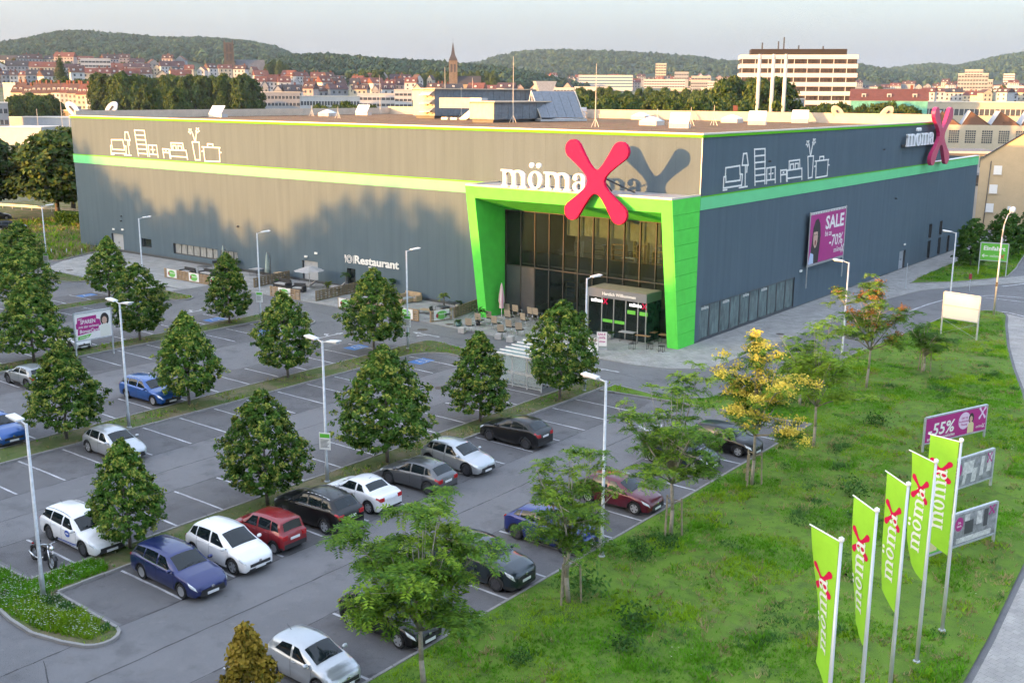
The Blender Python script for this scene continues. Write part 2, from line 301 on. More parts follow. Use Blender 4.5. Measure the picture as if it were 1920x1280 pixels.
road2 = sheet('street', [(16.5, 29.3), (18.0, 28.1), (22, 40), (26, 62), (60, 100), (40, 110), (24, 60.2), (13.6, 48), (13.2, 44), (15, 32)], 0.008, m_asph, 'street joining the access road')

# painted markings
LINE = MB().box(0, 1, -0.055, 0.055, 0.005, 0.011).mesh('parking_line', m_line)
def pline(x0, x1, y, rz=0.0):
    o = put('parking_line', LINE, asphalt, (x0, y, 0.002 + rnd.uniform(0, 0.001)), rz); o.scale.x = x1 - x0
ys = [-60.8 + 2.55 * i for i in range(18)]
for y in ys:
    if y < -16.6:
        pline(-14.7, -10.0, y + 0.0)
        if y > -54: pline(-4.3, -0.3, y)
        pline(-21.4, -17.4, y + 0.05); pline(-33.5, -29.0, y)
        pline(-40.1, -35.95, y); pline(-51.2, -46.6, y); pline(-57.9, -53.7, y); pline(-68.7, -64.3, y)
for i in range(15): pline(1.8, 6.0, -52.35 + 2.55 * i) if -52.35 + 2.55 * i < -18 else None
for i in range(18): pline(11.5, 16.05, -59.65 + 2.55 * i) if -59.65 + 2.55 * i < -16 else None
marks = MB()
def mline(pts, w=0.12, z=0.012):
    for a, b in zip(pts, pts[1:]):
        a = Vector(a); b = Vector(b); d = (b - a).normalized(); nn = Vector((-d.y, d.x)) * w / 2
        marks.add([(a.x - nn.x, a.y - nn.y, z), (b.x - nn.x, b.y - nn.y, z), (b.x + nn.x, b.y + nn.y, z), (a.x + nn.x, a.y + nn.y, z)], [(0, 1, 2, 3)])
mline([(8.95, 20.5), (9.0, 22.5)], 0.2); mline([(9.05, 24.6), (9.1, 26.5), (9.3, 29.3), (9.75, 32.6), (11, 36)], 0.2); mline([(12.2, 44.4), (13.6, 47.6), (16, 52)], 0.3); mline([(14.55, 29.8), (16.3, 29.9), (18.2, 28.6)], 0.22)
mline([(11.8, 36.9), (13, 38.3), (16, 38.8), (22, 46)], 0.18); mline([(12.2, 36.4), (16.2, 36.4), (21, 44)], 0.18); mline([(-75, -13.2), (-52, -12.6)], 0.12, 0.02); mline([(-80, -7.0), (-60, -7.2), (-52.2, -7)], 0.12, 0.02); mline([(-60, -12.4), (-57, -4)], 0.12, 0.02); mline([(-68, -12.6), (-66, -7)], 0.12, 0.02)
marks.build('lane_marking', m_line, asphalt)
def arrow(x, y, rz, s=1.0):
    """turn arrow painted on the lane: stem, head and a hooked branch"""
    a = MB(); z = 0.012
    a.poly([(-1.3, -.09, z), (1.0, -.09, z), (1.0, .09, z), (-1.3, .09, z)]); a.poly([(1.0, -.3, z), (1.7, 0, z), (1.0, .3, z)])
    a.poly([(-.2, .1, z + .001), (.1, .1, z + .001), (.45, .55, z + .001), (.2, .55, z + .001)]); a.poly([(.02, .55, z), (.62, .55, z), (.42, .95, z)])
    o = a.build('direction_arrow', m_line, asphalt, loc=(x, y, 0), rz=rz); o.scale = (s, s, 1)
for x, y, rz in ((-18.7, -11.0, R(180)), (-1.1, -11.4, R(180)), (-53.5, -11.2, R(180)), (-24.7, -16.5, R(90)), (-41.7, -17.5, R(90)), (-5, -30, R(-90)), (-25.2, -47, R(-90)), (9, -22, R(90))): arrow(x, y, rz)
def disabled_bay(x, y):
    b = MB(); b.poly([(-.85, -.62, .008), (.85, -.62, .008), (.85, .62, .008), (-.85, .62, .008)])
    o = b.build('disabled_bay_symbol', m_blue, asphalt, loc=(x, y, 0.004), rz=R(90))
    w = MB(); z = .013
    w.poly([(-.12 + .1 * math.cos(t), .4 + .1 * math.sin(t), z) for t in [i * math.pi / 5 for i in range(10)]])
    w.poly([(-.17, .3, z), (-.05, .3, z), (-.03, 0, z), (-.17, 0, z)]); w.poly([(-.03, .02, z), (.25, .02, z), (.25, .12, z), (-.03, .12, z)]); w.poly([(.18, .02, z), (.32, -.36, z), (.45, -.33, z), (.3, .05, z)])
    for i in range(10):
        t0 = R(100 + i * 24); t1 = R(124 + i * 24)
        w.poly([(-.02 + .34 * math.cos(t0), -.16 + .34 * math.sin(t0), z), (-.02 + .34 * math.cos(t1), -.16 + .34 * math.sin(t1), z), (-.02 + .25 * math.cos(t1), -.16 + .25 * math.sin(t1), z), (-.02 + .25 * math.cos(t0), -.16 + .25 * math.sin(t0), z)])
    w.build('wheelchair_mark', m_line, o)
for x, y in ((-13.0, -17.95), (-20.0, -17.85), (-30.1, -19.0), (-37.3, -18.3), (-49, -18.2), (-56.5, -19)): disabled_bay(x, y)
m_iron = mat('cast_iron', (0.09, 0.07, 0.06), 0.8, 0.2, 0.5, 9)
for x, y, r in ((-20.4, -9.8, .45), (3.7, -9.6, .45), (4.6, -18.0, .42), (-6.9, -22.6, .42), (3.9, 7.7, .35), (-58, -10, .4), (-72, -11.8, .4), (-42.5, -12.2, .4), (-20, -6.8, .35)):
    b = MB(); b.lathe([(r, 0.0), (r, .012), (r * .93, .016)], 20); o = b.build('manhole_cover', m_iron, asphalt, loc=(x, y, 0.03 if y > -8.5 else 0.006))
# tar-filled seams where the asphalt lanes meet
m_tar = mat('tar_seam', (0.045, 0.043, 0.045), 0.7, 0, 0.4, 3)
t = MB()
def seam(pts, w=0.035):
    P = []
    for a, b in zip(pts, pts[1:]):
        n = max(2, int((Vector(b) - Vector(a)).length / 0.5))
        P += [(a[0] + (b[0] - a[0]) * i / n + rnd.uniform(-.025, .025), a[1] + (b[1] - a[1]) * i / n + rnd.uniform(-.025, .025)) for i in range(n)]
    for a, b in zip(P, P[1:]):
        a = Vector(a); b = Vector(b); d = (b - a).normalized(); ww = w * rnd.uniform(.4, 1.2); nn = Vector((-d.y, d.x)) * ww
        t.add([(a.x - nn.x, a.y - nn.y, .0045), (b.x - nn.x, b.y - nn.y, .0045), (b.x + nn.x, b.y + nn.y, .0045), (a.x + nn.x, a.y + nn.y, .0045)], [(0, 1, 2, 3)])
for X in (6.05, 11.45, -9.9, -4.4, -21.7, -28.2, 8.7, -7.2): seam([(X, -64), (X, -17)])
seam([(6.2, -58.2), (9.4, -59.6), (12.5, -63)]); seam([(-7, -60), (8, -60.4)]); seam([(8.8, -44), (15, -46.8)]); seam([(-60, -10.3), (-20, -10.4), (3, -12)])
t.build('tar_seam', m_tar, asphalt)
# ---------------------------------------------------------------- the store
def clad_mat(name, col, seam=1.15):
    m = bpy.data.materials.new(name); m.use_nodes = True; n, l, b = nodes_of(m); b.inputs['Roughness'].default_value = 0.9; b.inputs['Specular IOR Level'].default_value = 0.08
    tc = n.new('ShaderNodeTexCoord'); sp = n.new('ShaderNodeSeparateXYZ'); l.new(tc.outputs['Object'], sp.inputs[0])
    ad = n.new('ShaderNodeMath'); ad.operation = 'ADD'; l.new(sp.outputs[0], ad.inputs[0]); l.new(sp.outputs[1], ad.inputs[1])
    def frac(p):
        d = n.new('ShaderNodeMath'); d.operation = 'DIVIDE'; d.inputs[1].default_value = p; l.new(ad.outputs[0], d.inputs[0])
        f = n.new('ShaderNodeMath'); f.operation = 'FRACT'; l.new(d.outputs[0], f.inputs[0]); return f.outputs[0]
    lt = n.new('ShaderNodeMath'); lt.operation = 'LESS_THAN'; lt.inputs[1].default_value = 0.035; l.new(frac(seam), lt.inputs[0])
    wv = n.new('ShaderNodeMath'); wv.operation = 'PINGPONG'; wv.inputs[1].default_value = 0.5; l.new(frac(0.19), wv.inputs[0])
    t = n.new('ShaderNodeTexNoise'); t.inputs['Scale'].default_value = 1.0; t.inputs['Detail'].default_value = 5
    mp = n.new('ShaderNodeMapping'); mp.inputs['Scale'].default_value = (1.6, 1.6, 0.12); l.new(tc.outputs['Object'], mp.inputs[0]); l.new(mp.outputs[0], t.inputs[0])
    t3 = n.new('ShaderNodeTexNoise'); t3.inputs['Scale'].default_value = 9.0; t3.inputs['Detail'].default_value = 4; l.new(tc.outputs['Object'], t3.inputs[0])
    av = n.new('ShaderNodeMath'); av.operation = 'ADD'; l.new(t.outputs[0], av.inputs[0]); l.new(t3.outputs[0], av.inputs[1])
    mr = n.new('ShaderNodeMapRange'); mr.inputs[1].default_value = 0.6; mr.inputs[2].default_value = 1.4; mr.inputs[3].default_value = 0.86; mr.inputs[4].default_value = 1.12; l.new(av.outputs[0], mr.inputs[0])
    sb = n.new('ShaderNodeMath'); sb.operation = 'MULTIPLY_ADD'; sb.inputs[1].default_value = -0.13; l.new(lt.outputs[0], sb.inputs[0]); l.new(mr.outputs[0], sb.inputs[2])
    mx = n.new('ShaderNodeMix'); mx.data_type = 'RGBA'; mx.blend_type = 'MULTIPLY'; mx.inputs[0].default_value = 1; mx.inputs[6].default_value = (*col, 1); l.new(sb.outputs[0], mx.inputs[7]); l.new(mx.outputs[2], b.inputs['Base Color'])
    bp = n.new('ShaderNodeBump'); bp.inputs['Strength'].default_value = 0.35; bp.inputs['Distance'].default_value = 0.02; l.new(wv.outputs[0], bp.inputs['Height']); l.new(bp.outputs[0], b.inputs['Normal'])
    MATS[name] = m; return m
m_clad = clad_mat('grey_cladding', (0.100, 0.138, 0.168))
m_lime = mat('lime_panel', (0.11, 0.66, 0.09), 0.8, 0, 0.08, 1.2, spec=.1)
m_mint = mat('pale_green_band', (0.17, 0.62, 0.29), 0.85, 0, 0.05, 0.6, spec=.1)
m_trim = mat('lime_trim', (0.13, 0.50, 0.02), 0.8, spec=.1)
m_cap = mat('pale_metal_cap', (0.62, 0.58, 0.52), 0.45, 0.2, 0.08, 2)
m_white = mat('white_paint', (0.80, 0.79, 0.77), 0.5, 0, 0.03, 3)
m_magenta = mat('red_magenta', (0.60, 0.012, 0.075), 0.8, 0, 0.04, 2, spec=.1)
m_purple = mat('print_magenta', (0.40, 0.015, 0.20), 0.5, 0, 0.05, 2)
m_dark = mat('dark_anthracite', (0.055, 0.06, 0.066), 0.5, 0, 0.1, 3)
m_black = mat('black_metal', (0.018, 0.018, 0.02), 0.45)
m_alu = mat('grey_aluminium', (0.42, 0.44, 0.46), 0.4, 0.6, 0.08, 4)
m_galv = mat('galvanised_steel', (0.46, 0.49, 0.52), 0.5, 0.45, 0.16, 6)
m_mull = mat('bronze_mullion', (0.075, 0.07, 0.062), 0.8, 0, spec=.1)
m_glass = glass_mat('facade_glass', (0.02, 0.03, 0.028), 0.30, 0.02)
m_glass_d = mat('dark_window_glass', (0.02, 0.028, 0.03), 0.05, 0, spec=0.8)
m_glass_g = mat('curtained_glass', (0.10, 0.15, 0.15), 0.06, 0, 0.55, 1.2, spec=0.9, stretch=(2.5, 2.5, 0.7))
m_beige = mat('beige_panel', (0.55, 0.48, 0.33), 0.8, 0, 0.15, 2)
m_roofg = ground_mat('sedum_roof', [(0.19, 0.095, 0.05), (0.25, 0.16, 0.08, 0.5, 0.4, 0.6, 4, 0.8), (0.09, 0.085, 0.03, 0.9, 0.5, 0.65, 5, 0.7), (0.07, 0.04, 0.03, 8, 0.5, 0.7, 4, 0.7)], 0.95, 0.6, 12)
m_door = mat('pale_grey_door', (0.36, 0.39, 0.43), 0.5, 0.1, 0.05, 2)
m_green = mat('print_green', (0.13, 0.50, 0.05), 0.5)
LX, RY, RU, ZS, ZB, ZT = -89.5, 76.5, 57.5, 11.69, 10.65, 16.3
store = thing('furniture_store', 'huge grey-clad furniture store with lime green portal and pale green band', 'store')
def holed(mb, u0, u1, z0, z1, holes, fn, depth=0.35, mi=0, rmi=1):
    us = sorted({u0, u1} | {h[0] for h in holes} | {h[1] for h in holes}); zs = sorted({z0, z1} | {h[2] for h in holes} | {h[3] for h in holes})
    for a, b in zip(us, us[1:]):
        for c, d in zip(zs, zs[1:]):
            um, zm = (a + b) / 2, (c + d) / 2
            if any(h[0] < um < h[1] and h[2] < zm < h[3] for h in holes): continue
            mb.poly([fn(a, c, 0), fn(b, c, 0), fn(b, d, 0), fn(a, d, 0)], mi)
    for h in holes:
        a, b, c, d = h[:4]
        for p, q in (((a, c), (a, d)), ((b, c), (b, d)), ((a, c), (b, c)), ((a, d), (b, d))):
            mb.poly([fn(*p, 0), fn(*q, 0), fn(*q, depth), fn(*p, depth)], rmi)
fl = lambda u, z, d: (u, d, z)
fr = lambda u, z, d: (-d, u, z)
holesL = [(-82.3, -79.75, 0.02, 2.2), (-75.8, -73.8, 1.05, 2.1), (-69.4, -61.0, 0.85, 2.05), (-60.4, -57.4, 0.85, 2.05), (-46.6, -44.2, 0.02, 2.25), (-39.8, -38.6, 0.5, 2.1), (-22.4, -21.3, 0.02, 2.15)]
w = MB(); holed(w, LX, -19.6, 0, ZB + .3, holesL, fl); holed(w, LX, 0, ZB + .3, ZT, [], fl); w.poly([fl(-19.6, 9.5, 0), fl(0, 9.5, 0), fl(0, ZB + .3, 0), fl(-19.6, ZB + .3, 0)]); w.poly([fl(-1.0, 0, 0), fl(0, 0, 0), fl(0, 9.5, 0), fl(-1.0, 9.5, 0)])
w.build('front_wall', [m_clad, m_dark], store)
holesR = [(0.75, 19.1, 0.12, 2.95), (48.1, 50.2, 0.02, 2.15), (58.2, 59.3, 0.15, 2.3), (58.2, 59.3, 2.6, 4.35), (62.3, 63.4, 0.15, 2.3), (62.3, 63.4, 2.6, 4.35), (65.9, 67.0, 0.1, 2.2)]
w = MB(); holed(w, 0, RY, 0, ZB + .3, holesR, fr); holed(w, 0, RU, ZB + .3, ZT, [], fr)
w.build('side_wall', [m_clad, m_dark], store)
w = MB(); w.poly([(LX, 0, 0), (LX, RY, 0), (LX, RY, 17.2), (LX, 0, 16.55)]); w.poly([(LX, RY, 0), (0, RY, 0), (0, RY, ZS), (LX, RY, ZS)]); w.poly([(LX, RU, ZS), (0, RU, ZS), (0, RU, 17.2), (LX, RU, 17.2)])
w.build('rear_wall', m_clad, store)
rf = MB().poly([(LX, 0.3, 16.1), (-0.3, 0.3, 16.1), (-0.3, RU, 16.1), (LX, RU, 16.1)]).poly([(LX, RU, 11.2), (0, RU, 11.2), (0, RY, 11.2), (LX, RY, 11.2)]).build('roof', m_roofg, store)
# parapets, trims and band
b = MB(); b.box(LX, -0.05, 0.05, 0.45, 16.1, 16.5).box(-0.45, -0.06, 0.46, RU, 16.1, 16.49); b.build('parapet', m_cap, rf)
b = MB(); b.box(LX, -0.5, RU - .35, RU - .02, 16.1, 17.25).box(LX + .02, LX + .4, 0.5, RU - .36, 16.12, 17.1).box(LX, -.1, RU - .4, RU + .1, 17.25, 17.32); b.build('rear_parapet', mat('pale_render', (0.52, 0.45, 0.37), 0.8, 0, 0.1, 1), rf)
b = MB(); b.box(LX - .05, 0.06, -0.09, -0.005, 16.22, 16.42).box(0.005, 0.09, -0.09, RU, 16.22, 16.42); b.build('roof_trim', m_trim, store)
b = MB(); b.box(LX - .05, 0.1, -0.12, 0.3, 16.43, 16.55).box(-0.3, 0.12, 0.301, RU, 16.43, 16.548); b.build('coping', m_cap, store)
b = MB(); b.box(LX - .04, -20.25, -0.06, -0.004, ZB, ZS); b.build('green_band', m_mint, store); b = MB(); b.box(0.004, 0.06, 0.02, RY + .03, ZB, ZS); b.build('green_band', m_mint, store)
b = MB(); b.box(LX - .04, -20.25, -0.09, -0.062, ZS - .05, ZS + .05).box(0.062, 0.09, 0.02, RY, ZS - .04, ZS + .05); b.build('band_edge', m_trim, store)
b = MB(); b.box(-.4, .1, RU + .02, RY + .05, ZS + .06, ZS + .16); b.build('terrace_coping', m_white, rf); b = MB(); b.box(-16, -4, RU + 1.5, RY - 2, 11.2, 12.9); b.build('terrace_plant_room', m_clad, rf)
b = MB(); b.box(-.04, .02, -.03, .02, ZS, 16.2); b.build('corner_trim', m_cap, store)
b = MB(); b.box(LX, -20.4, -0.03, 0.0, 0.03, 0.3).box(0.002, 0.03, 0.05, RY, 0.03, 0.1); b.build('plinth', m_dark, store)
# front wall doors and windows
def win(name, u0, u1, z0, z1, fn, n, mg, mf, dep=0.28, fw=0.06):
    for i in range(n):
        a = u0 + (u1 - u0) * i / n; c = u0 + (u1 - u0) * (i + 1) / n
        w = MB(); w.ext([fn(a, z0, dep), fn(c, z0, dep), fn(c, z1, dep), fn(a, z1, dep)], (0.02, 0.02, 0)); o = w.build(name, mg, store)
        f = MB()
        for (p, q, r_, s_) in ((a, a + fw, z0, z1), (c - fw, c, z0, z1), (a + fw, c - fw, z0, z0 + fw), (a + fw, c - fw, z1 - fw, z1)):
            f.ext([fn(p, r_, dep - .05), fn(q, r_, dep - .05), fn(q, s_, dep - .05), fn(p, s_, dep - .05)], tuple(Vector(fn(0, 0, .045)) - Vector(fn(0, 0, 0))))
        f.build('window_frame', mf, o)
m_curt = mat('curtain_window', (0.30, 0.31, 0.30), 0.15, 0, 0.5, 2.5, spec=0.8, stretch=(3, 3, 0.4))
win('window', -75.8, -73.8, 1.05, 2.1, fl, 1, m_glass_d, m_dark); win('window', -69.4, -61.0, .85, 2.05, fl, 7, m_curt, m_dark); win('window', -60.4, -57.4, .85, 2.05, fl, 3, m_curt, m_dark); win('window', -39.8, -38.6, .5, 2.1, fl, 1, m_glass_d, m_dark)
win('window', 0.75, 19.1, .12, 2.95, fr, 10, m_glass_g, m_dark, 0.12, 0.1)
for y in (58.2, 62.3): win('window', y, y + 1.1, .15, 2.3, fr, 1, m_glass_d, m_dark); win('window', y, y + 1.1, 2.6, 4.35, fr, 1, m_glass_d, m_dark)
def door(u0, u1, z1, fn, leaves=2, dep=0.22, m=m_door):
    for i in range(leaves):
        a = u0 + .03 + (u1 - u0 - .06) * i / leaves; c = a + (u1 - u0 - .06) / leaves - .02
        o = MB().ext([fn(a, .03, dep), fn(c, .03, dep), fn(c, z1 - .03, dep), fn(a, z1 - .03, dep)], tuple(Vector(fn(0, 0, .04)) - Vector(fn(0, 0, 0)))).build('door', m, store)
        h = c - .12 if i == 0 else a + .12
        MB().tube(fn(h, 1.0, dep - .06), fn(h, 1.2, dep - .06), .02, n=6).build('door_handle', m_black, o)
door(-82.3, -79.75, 2.2, fl); door(-46.6, -44.2, 2.25, fl); door(-22.4, -21.3, 2.15, fl, 1, m=m_dark); door(48.1, 50.2, 2.15, fr); door(65.9, 67.0, 2.2, fr, 1, m=m_dark)
for u, z, fn in ((-81.6, 2.65, fl), (-79.6, 2.75, fl), (-45.9, 2.6, fl), (-44.3, 3.1, fl), (49.4, 2.75, fr), (20.2, 3.3, fr)):
    MB().ext([fn(u - .22, z, -.03), fn(u + .22, z, -.03), fn(u + .2, z + .2, -.03), fn(u - .2, z + .2, -.03)], tuple(Vector(fn(0, 0, -.12)) - Vector(fn(0, 0, 0)))).build('wall_light', m_white, store)
for u, z, fn in ((-79.8, 3.9, fl), (-79.7, 4.5, fl), (-57, 5, fl), (40, 13.9, fr), (45, 8.4, fr), (12, 13.9, fr)):
    MB().tube(fn(u, z, -.01), fn(u, z, -.25), .09, .07).build('camera_bracket', m_dark, store)

# lime portal: side panels lean out with height
portal = MB()
def pz(z): return -2.6 - 1.8 * z / 11.75           # front edge of the portal at height z
Z1 = 11.75
fw_ = 0.95
# front face pieces (left jamb, right jamb, header) as one leaning frame with depth to the wall
def leanbox(x0, x1, z0, z1, yb0, yb1, mb, mi=0):
    mb.add([(x0, pz(z0), z0), (x1, pz(z0), z0), (x1, yb0, z0), (x0, yb0, z0), (x0, pz(z1), z1), (x1, pz(z1), z1), (x1, yb1, z1), (x0, yb1, z1)],
           [(3, 2, 1, 0), (4, 5, 6, 7), (0, 1, 5, 4), (1, 2, 6, 5), (2, 3, 7, 6), (3, 0, 4, 7)], mi)
p = MB(); leanbox(-20.2, -19.25, 0, Z1, -.07, -.07, p); p.build('portal_jamb', m_lime, store)
p = MB(); leanbox(-0.95, -0.12, 0, Z1, -.01, -.01, p); rj = p.build('portal_jamb', m_lime, store)
p = MB(); x0, x1 = -19.24, -0.96
p.add([(x0, pz(10.75), 10.75), (x1, pz(10.75), 10.75), (x1, pz(Z1), Z1), (x0, pz(Z1), Z1), (x0, 0.0, 9.45), (x1, 0.0, 9.45), (x1, -.01, Z1), (x0, -.01, Z1)], [(0, 1, 2, 3), (0, 4, 5, 1), (4, 7, 6, 5), (3, 2, 6, 7)])
p.build('portal_header', m_lime, store)
nP = 10
for i in range(nP):
    z0 = i * Z1 / nP + .012; z1 = (i + 1) * Z1 / nP - .012
    q = MB(); q.add([(-.115, pz(z0) + .01, z0), (0.03, pz(z0) + .01, z0), (0.03, -.02, z0), (-.115, -.02, z0), (-.115, pz(z1) + .01, z1), (0.03, pz(z1) + .01, z1), (0.03, -.02, z1), (-.115, -.02, z1)], [(3, 2, 1, 0), (4, 5, 6, 7), (0, 1, 5, 4), (1, 2, 6, 5), (2, 3, 7, 6), (3, 0, 4, 7)])
    q.build('panel', m_lime, store)
p = MB(); p.box(-20.1, -.02, pz(Z1) + .25, -.05, Z1 + .01, Z1 + .04); p.build('portal_roof', mat('roof_foil', (0.34, 0.34, 0.35), 0.7, 0, 0.15, 1), store)
p = MB(); p.box(-20.2, 0.0, pz(Z1), pz(Z1) + .22, Z1 + .01, Z1 + .16).box(-.22, 0.0, pz(Z1) + .23, -.1, Z1 + .01, Z1 + .155).box(-20.2, -19.98, pz(Z1) + .23, -.1, Z1 + .01, Z1 + .155); p.build('portal_coping', m_cap, store)
# glazing behind the portal
MX = [-19.2, -17.55, -16.0, -14.45, -12.93, -11.4, -9.9, -8.4, -6.85, -5.3, -3.8, -2.3, -1.0]
mu = MB()
for x in MX: MB().box(x - .04, x + .04, 0.0, .22, 0.03, 9.5).build('mullion', m_mull, store)
for z in (0.05, 4.5, 9.42):
    MB().box(MX[0] + .05, MX[-1] - .05, 0.03, .2, z - .05, z + .05).build('transom', m_mull, store)
for i in range(12):
    a, c = MX[i] + .045, MX[i + 1] - .045
    MB().box(a, c, .10, .12, 4.56, 9.36).build('glass_pane', m_glass, store)
    if i < 3 and i != 2: MB().box(a, c, .06, .12, .1, 4.44).build('infill_panel', mat('graphite_panel', (0.075, 0.073, 0.08), 0.4, 0, 0.15, 0.8), store)
    else: MB().box(a, c, .10, .12, .1, 4.44).build('glass_pane', m_glass, store)
    if i > 3: MB().box(a, c, .5, .53, 7.75 - rnd.uniform(0, .15), 9.4).build('roller_blind', m_beige, store)
# rooms seen through the glass
m_floor = mat('shop_floor', (0.25, 0.22, 0.19), 0.5, 0, 0.2, 1); m_iw = mat('shop_wall', (0.45, 0.38, 0.26), 0.9); m_id = mat('shop_ceiling', (0.05, 0.05, 0.05), 0.9)
MB().box(-19.3, -.9, 2.2, 11, 4.3, 4.5).box(-19.3, -.9, .6, 11, .0, .02).build('shop_floor', m_floor, store)
MB().box(-19.3, -.9, 11, 11.1, 0, 9.5).build('shop_back_wall', m_iw, store)
MB().box(-19.4, -19.3, .3, 11, 0, 9.5).box(-.9, -.8, .3, 11, 0, 9.5).box(-19.3, -.9, .3, 11, 9.5, 9.6).build('shop_lining', m_id, store)
MB().box(-19.2, -1, 2.0, 2.06, 4.5, 5.6).build('gallery_balustrade', m_glass_d, store)
m_lit = mat('lit_strip', (0.9, 0.85, 0.7), 0.5, emit=(1, .85, .6), estr=12.0)
for x in (-18.4, -15.6, -12.8, -10.0, -7.2, -4.4): MB().box(x, x + 2.2, 4.5, 4.75, 8.9, 8.96).build('shop_light', m_lit, store)
for i in range(26):
    x = rnd.uniform(-19, -2); y = rnd.uniform(3, 10); z = 4.5 if rnd.random() < .6 else 0.02; w_ = rnd.uniform(.5, 1.6); h = rnd.uniform(.5, 2.3)
    c = rnd.choice([(0.6, 0.58, 0.52), (0.42, 0.24, 0.08), (0.5, 0.36, 0.10), (0.1, 0.09, 0.08), (0.45, 0.42, 0.38), (0.20, 0.40, 0.08)])
    q = MB(); q.box(0, w_, 0, .5, 0, h * .12)
    for zz in np.linspace(.2, 1, 4): q.box(0, w_, 0, .45, h * zz - .04, h * zz)
    q.box(0, .04, 0.01, .44, h * .12, h).box(w_ - .04, w_, 0.01, .44, h * .12, h); q.build('display_shelf', mat('goods_%d' % int(c[0] * 100 + c[1] * 10), c, .7), store, loc=(x, y, z))
# entrance vestibule
v = MB(); v.box(-8.75, -3.1, -2.35, 0.0, 3.25, 3.95); vb = v.build('vestibule_fascia', mat('grey_fascia', (0.17, 0.18, 0.20), .5), store)
MB().box(-8.65, -3.2, -2.25, -.02, 3.955, 3.99).build('vestibule_roof', mat('vestibule_roofing', (0.30, 0.25, 0.19), .9, 0, .2, 2), vb)
for x in (-8.7, -7.35, -6.2, -5.05, -3.9, -3.15): MB().box(x - .035, x + .035, -2.3, -2.2, 0.03, 3.24).build('vestibule_post', m_alu, store)
for a, c in ((-8.66, -7.4), (-7.3, -6.25), (-6.15, -5.1), (-5.0, -3.95), (-3.86, -3.2)): MB().box(a, c, -2.26, -2.24, .05, 3.22).build('glass_door', m_glass, store)
m_gpan = mat('dark_green_glass', (0.02, 0.06, 0.045), 0.12, 0, 0.4, 1.5, spec=.7)
MB().box(-3.13, -3.11, -2.18, -.02, .05, 3.23).build('vestibule_side_glass', m_gpan, store); MB().box(-8.74, -8.72, -2.18, -.02, .05, 3.23).build('vestibule_side_glass', m_gpan, store)
for a in (-7.25, -6.1): MB().box(a, a + .95, -2.275, -2.265, 1.25, 1.5).build('door_sticker', m_green, store)
for a in (-4.9, -3.75): MB().box(a, a + .75, -2.275, -2.265, 2.2, 2.5).build('door_sticker', m_green, store)
lettering('welcome_lettering', 'Herzlich Willkommen', .36, m_white, store, face((-7.3, -2.36, 3.48), (1, 0, 0)), .008, .008)

# ---- the big letters
def ell(cx, cy, rx, ry, a0=0, a1=360, n=20): return [(cx + rx * math.cos(R(a0 + (a1 - a0) * i / n)), cy + ry * math.sin(R(a0 + (a1 - a0) * i / n))) for i in range(n + (0 if a1 - a0 >= 360 else 1))]
def ring(cx, cy, rx, ry, ix, iy, a0, a1, n=14, dx=0.0):
    o = ell(cx, cy, rx, ry, a0, a1, n); i_ = ell(cx + dx, cy, ix, iy, a0, a1, n)
    if a1 - a0 >= 360: return [[o[k], o[(k + 1) % n], i_[(k + 1) % n], i_[k]] for k in range(n)]
    return [o + i_[::-1]]
def rect(a, b, c, d): return [(a, c), (b, c), (b, d), (a, d)]
def glyph_m():
    P = []
    for i, x in enumerate((.14, .80, 1.46)): P += [rect(x, x + .25, .08, .80), rect(x - .11, x + .36, 0, .10)]
    P.append([(.0, .90), (.14, .90), (.14, .7), (.39, .7), (.39, 1.0), (.0, 1.0)])
    for x in (.39, 1.05): P += ring(x + .16, .66, .50, .345, .20, .22, 0, 140, 10)
    return P, 1.86
def glyph_o(): return ring(.5, .49, .48, .52, .22, .42, 0, 360, 20), 1.04
def glyph_od():
    P, w_ = glyph_o(); return P + [ell(.26, 1.32, .15, .15, 0, 360, 12), ell(.74, 1.32, .15, .15, 0, 360, 12)], w_
def glyph_a():
    P = ring(.42, .70, .42, .32, .16, .24, -10, 150, 10) + [ell(.17, .74, .15, .14, 0, 360, 12), rect(.57, .83, .16, .70)]
    P += ring(.42, .28, .40, .30, .17, .21, 40, 320, 14) + [[(.57, .2), (.83, .2), (.86, .12), (.95, .1), (1.02, .16), (1.06, .1), (.95, -.01), (.78, -.02), (.62, .06)]]
    return P, 1.0
def xmark(sx=1.0, sy=1.0):
    """cross with four club-shaped arms, centred on the origin, tips near (+-1, +-1.08)"""
    pts = []; T = [(.80, .86), (-.80, .88), (-.80, -.84), (.80, -.86)]; r = .265
    notch = [(0, .32), (-.27, .02), (0, -.31), (.27, .02)]
    for k in range(4):
        tx, ty = T[k]; a = math.degrees(math.atan2(ty, tx)); pts += [(tx + r * math.cos(R(a - 95 + 190 * i / 8)), ty + r * math.sin(R(a - 95 + 190 * i / 8))) for i in range(9)]
        p0 = pts[-1]; nx, ny = notch[k]; q = pts[-1]
        t2 = T[(k + 1) % 4]; a2 = math.degrees(math.atan2(t2[1], t2[0])); p2 = (t2[0] + r * math.cos(R(a2 - 95)), t2[1] + r * math.sin(R(a2 - 95)))
        c1 = c2 = ((nx - .125 * (p0[0] + p2[0])) / .75, (ny - .125 * (p0[1] + p2[1])) / .75)
        for i in range(1, 8):
            t = i / 8
            pts.append(tuple((1 - t) ** 3 * p0[j] + 3 * (1 - t) ** 2 * t * (c1[j] * 1.0 + 0 * nx) + 3 * (1 - t) * t ** 2 * c2[j] + t ** 3 * p2[j] for j in (0, 1)))
    return [(x * sx, y * sy) for x, y in pts]
GLY = {'m': glyph_m, 'o': glyph_o, 'O': glyph_od, 'a': glyph_a}
